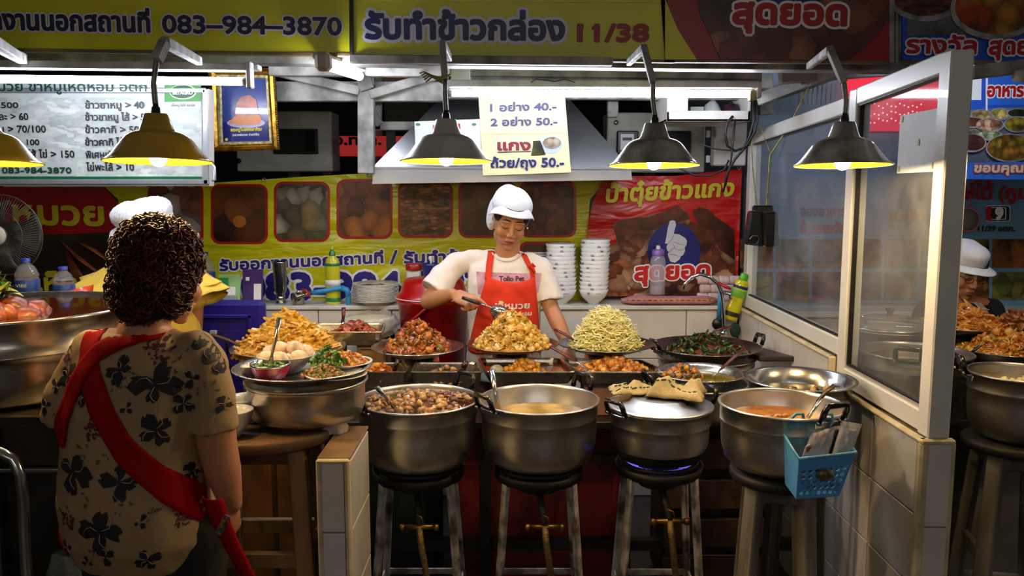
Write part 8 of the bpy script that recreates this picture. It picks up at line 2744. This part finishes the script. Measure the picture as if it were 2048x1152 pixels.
pxtext(n2, 'ข้าวรางวัล', 1600, 465, 1690, 465, YNB - .022, 15, M_crim, bold=1.2)
pxtext(n2, 'ชนะเลิศ', 1780, 440, 1850, 440, YNB - .022, 15, M_crim, bold=1.0)
nr = thing('led_sign', at(1800, 260, 5.2), 'glowing pink red sign with points of light seen through the glass screen', 'sign')
struct('wall_neighbour_back', MB().bx(1.2, 4.3, 5.9, 6.0, 0, 3.0), M_dark)
a, b = at(1690, 262, YNB - .05), at(1905, 150, YNB - .05)
mb = MB(); mb.bx(a.x, b.x, YNB - .05, YNB - .03, a.z, b.z, .003); mb.build('panel', emit('led_red_glow', (226, 50, 70), 1.1), nr)
nr.location = ((a.x + b.x) / 2, YNB - .05, a.z)
for o in kids(nr):
 o.matrix_parent_inverse = Matrix.Identity(4)
 for v in o.data.vertices:
  v.co += at(1800, 260, 5.2) - Vector(nr.location)
mb = MB()
rn = random.Random(9)
for k in range(46):
 x, y = 1715 + (k % 16) * 8.5, 212 + (k // 16) * 15 + rn.uniform(-5, 5)
 mb.ell(at(x, y, YNB - .055), .004, 5)
mb.build('light_points', emit('led_white_points', (255, 200, 200), 1.8), nr)['kind'] = 'stuff'
# counter of the neighbour
n_c = thing('neighbour_counter', (1.9, 3.3, 0), 'pale tiled ledge at the back of the neighbouring stall', 'counter')
zn_ = zat(655, 3.4)
MB().bx(1.22, 3.2, YNB - .22, YNB - .02, zat(622, YNB - .2) - .03, zat(622, YNB - .2), .004).build('ledge', M_white, n_c)
MB().bx(1.22, 3.2, YNB - .18, YNB - .04, .0, zat(622, YNB - .2) - .03).build('front', M_tile, n_c)
n_w = thing('worktop_table', (1.9, 3.1, 0), 'low steel table carrying the drums and pans of the neighbouring stall', 'table')
MB().bx(1.30, 3.0, 2.92, 3.40, .68, .71, .004).build('worktop', mat('neighbour_steel', (70, 66, 62), .4, .7, var=.3), n_w)
for xx in (1.34, 2.96):
 for yy in (2.96, 3.37):
  MB().bx(xx - .02, xx + .02, yy - .02, yy + .02, 0, .68).build('leg', M_blackm, n_w)
# dishes
d, c, R, b = dish(1925, 648, 92, 3.22, .035, 'wide dark plate of fried strips before the neighbouring cook', m=M_wok)
foodpile(c, R * .78, R * .65, .085, 380, ['strip', 'noodle', 'strip'], .055, food('fried_gold_strips', [(220, 140, 40), (236, 170, 66), (196, 110, 26), (226, 160, 80)], .35, .4), 'tall heap of golden fried strips in the neighbouring stall', 'fried_strips', 61, z=-.012)
mb = MB().lathe([(.12, 0), (.125, 0), (.10, b.z - .712), (0, b.z - .712)], (c.x, c.y, .711), 36)
solo('basin', mb, M_wok, (c.x, c.y, .711), 'dark steel drum under the neighbouring plate of fried strips', 'basin')
d, c, R, b = dish(2010, 695, 105, 3.0, .045, 'black rimmed wok of chilli stir fry in the neighbouring stall', name='wok', m=M_wok, cat='wok')
foodpile(c, R * .82, R * .72, .085, 420, ['chunk', 'flake', 'ring', 'leaf', 'strip'], .032, food('chilli_stir_fry', [(206, 146, 34), (220, 170, 60), (190, 70, 20), (120, 116, 30), (226, 186, 110), (206, 130, 30)], .25, .5), 'colourful chilli stir fry in the neighbouring black wok', 'chilli_stir_fry', 62, z=-.02)
spoon('serving_spoon', [at(1928, 716, 2.76), at(1945, 703, 2.76)], [.006, .004], 'black handled spoon lying on the neighbouring wok', hpts=[at(1942, 705, 2.76), at(1952, 698, 2.755), at(1962, 690, 2.75)])
mb = MB().lathe([(.12, 0), (.125, 0), (.13, b.z - .712), (0, b.z - .712)], (c.x, c.y, .711), 36)
solo('basin', mb, M_wok, (c.x, c.y, .711), 'dark steel drum under the neighbouring chilli wok', 'basin')
foodpile(at(2040, 655, 3.2), .10, .06, .06, 60, ['disc', 'chunk'], .05, food('brown_fritters', [(140, 76, 24), (110, 56, 18), (166, 96, 34)], .3, .5), 'brown fritters at the right edge of the neighbouring stall', 'brown_fritters', 63)
solo('basin', MB().lathe([(0, 0), (.10, 0), (.13, zat(655, 3.2) - .712), (.125, zat(655, 3.2) - .712), (0, zat(655, 3.2) - .715)], (xat(2040, 655, 3.2), 3.2, .711), 30), M_wok, (xat(2040, 655, 3.2), 3.2, .711), 'steel drum under the brown fritters', 'basin')
M_potn = steel('neighbour_pot_aluminium', (204, 196, 184), .32, .25, 4)
pn1, cn1, Rn1, bn1 = pot(2040, 745, 94, 2.45, .20, 'round bellied aluminium pot on a wooden stool at the right edge', m=M_potn, liquid=mkliq('clear_broth', (170, 140, 50)), level=.03, belly=1.0, handles=(radians(170),))
foodpile(cn1 + Vector((-.03, -.05, -.03)), .05, .04, .015, 20, ['chunk'], .035, food('white_radish', [(214, 196, 110), (230, 216, 150)], .3, .5), 'pale radish pieces in the bellied pot on the stool', 'radish_pieces', 64, base=False)
stool(cn1, bn1.z - .002, .14, 1.3, 'worn wooden stool under the bellied aluminium pot at the right edge', M_gwood, M_blackm, rot=.6, w=.045)
pn2, cn2, Rn2, bn2 = pot(1832, 703, 104, 2.75, .235, 'big aluminium pot directly behind the front glass pane', m=M_potn, liquid=mkliq('cloudy_broth', (120, 96, 60)), level=.03, handles=(radians(238),))
mb = MB(); mb.lathe([(0, 0), (.018, 0), (.016, .003), (0, .004)], bn2 + Vector((-.035, -Rn2 * .97, .12)), 14, Matrix.Rotation(pi / 2, 4, 'X'), 1.3, .9)
mb.build('dark_stain', MATS['soot'], pn2)
stool(cn2, bn2.z - .002, .14, 1.05, 'yellowish wooden stool under the pot behind the glass pane', M_wood, M_woodd, rot=.4, w=.045)
pn3, cn3, Rn3, bn3 = pot(1778, 655, 86, 3.12, zat(655, 3.12) - .712, 'steel pot with a glass-topped lid further behind the glass pane', m=M_potn, handles=(radians(200),))
r = thing('pot_lid', cn3, 'domed see-through lid on the pot behind the glass pane', 'lid')
MB().lathe([(Rn3 * 1.0, .004), (Rn3 * .96, .022), (Rn3 * .6, .038), (.03, .045), (0, .046)], cn3, 44).build('glass_dome', glass('lid_glass', (230, 225, 215), .25, .2, .05, .4), r)
MB().tube([cn3 + Vector((Rn3 * cos(2 * pi * k / 44), Rn3 * sin(2 * pi * k / 44), .008)) for k in range(44)], .005, 8, closed=True).build('steel_rim', M_stl, r)
MB().lathe([(.012, .044), (.010, .058), (.018, .066), (.014, .074), (0, .075)], cn3, 18).build('knob', M_black, r)
spn = thing('soup_ladle', at(1700, 690, 3.0), 'long thin steel ladle leaning on the pots behind the glass pane', 'ladle')
MB().tube([at(1733, 648, 2.86), at(1722, 630, 2.88), at(1708, 608, 2.9)], .004, 8).build('shaft', M_stl, spn)
# handheld strainer hung on the poster
st = thing('strainer', at(1938, 460, YNB - .05), 'pink plastic strainer hanging before the pale blue poster', 'strainer')
q = at(1938, 440, YNB - .05)
MB().tube([q + Vector((.052 * cos(t * pi / 12), 0, .058 * sin(t * pi / 12))) for t in range(24)], .006, 8, closed=True).build('rim', mat('strainer_pink', (190, 110, 130), .4), st)
MB(xf=Matrix.Translation(q)).lathe([(.05, 0), (.04, .014), (0, .022)], (0, 0, 0), 24, Matrix.Rotation(pi / 2, 4, 'X')).build('mesh', mat('strainer_mesh', (130, 120, 100), .5, alpha=.75), st)
MB().tube([q + Vector((-.01, 0, .055)), q + Vector((0, 0, .13)), q + Vector((.01, 0, .055))], .004, 6).build('handle', MATS['strainer_pink'], st)
# lights of the neighbouring stall
tubelight((1890, 128), (2120, 120), 3.2, 'fluorescent tube light of the neighbouring stall above the blue menu', up=.03)
for px, Y, lab in ((2075, 2.75, 'grey enamel lamp over the neighbouring stall just past the right edge'),):
 lamp(2160, 320, 2.3, lab, M_aged, [(2100, 132, 2.95), (2140, 100, 2.32), (2158, 166, 2.3)], [(2158, 166, 2.3), (2160, 200, 2.3)], .018)
sl_ = thing('spot_light', at(2040, 155, 2.85), 'small beige spot light under the frame at the top right edge', 'light')
MB().lathe([(0, 0), (.018, .0), (.022, .03), (.016, .05), (0, .05)], at(2030, 152, 2.85), 18, Matrix.Rotation(pi / 2, 4, 'Y')).build('housing', mat('fitting_beige', (190, 176, 156), .4), sl_)
# low clutter under the neighbouring stall
nb_ = thing('storage_box', (xat(1960, 1000, 3.2), 3.2, 0), 'dim grey box standing under the neighbouring counter', 'box')
MB().bx(1.75, 2.2, 3.1, 3.4, 0.02, .52, .006).build('body', mat('dim_box_grey', (110, 108, 100), .6, var=.2), nb_)
MB().bx(1.74, 2.21, 3.09, 3.41, .52, .545, .004).build('lid', M_blackm, nb_)
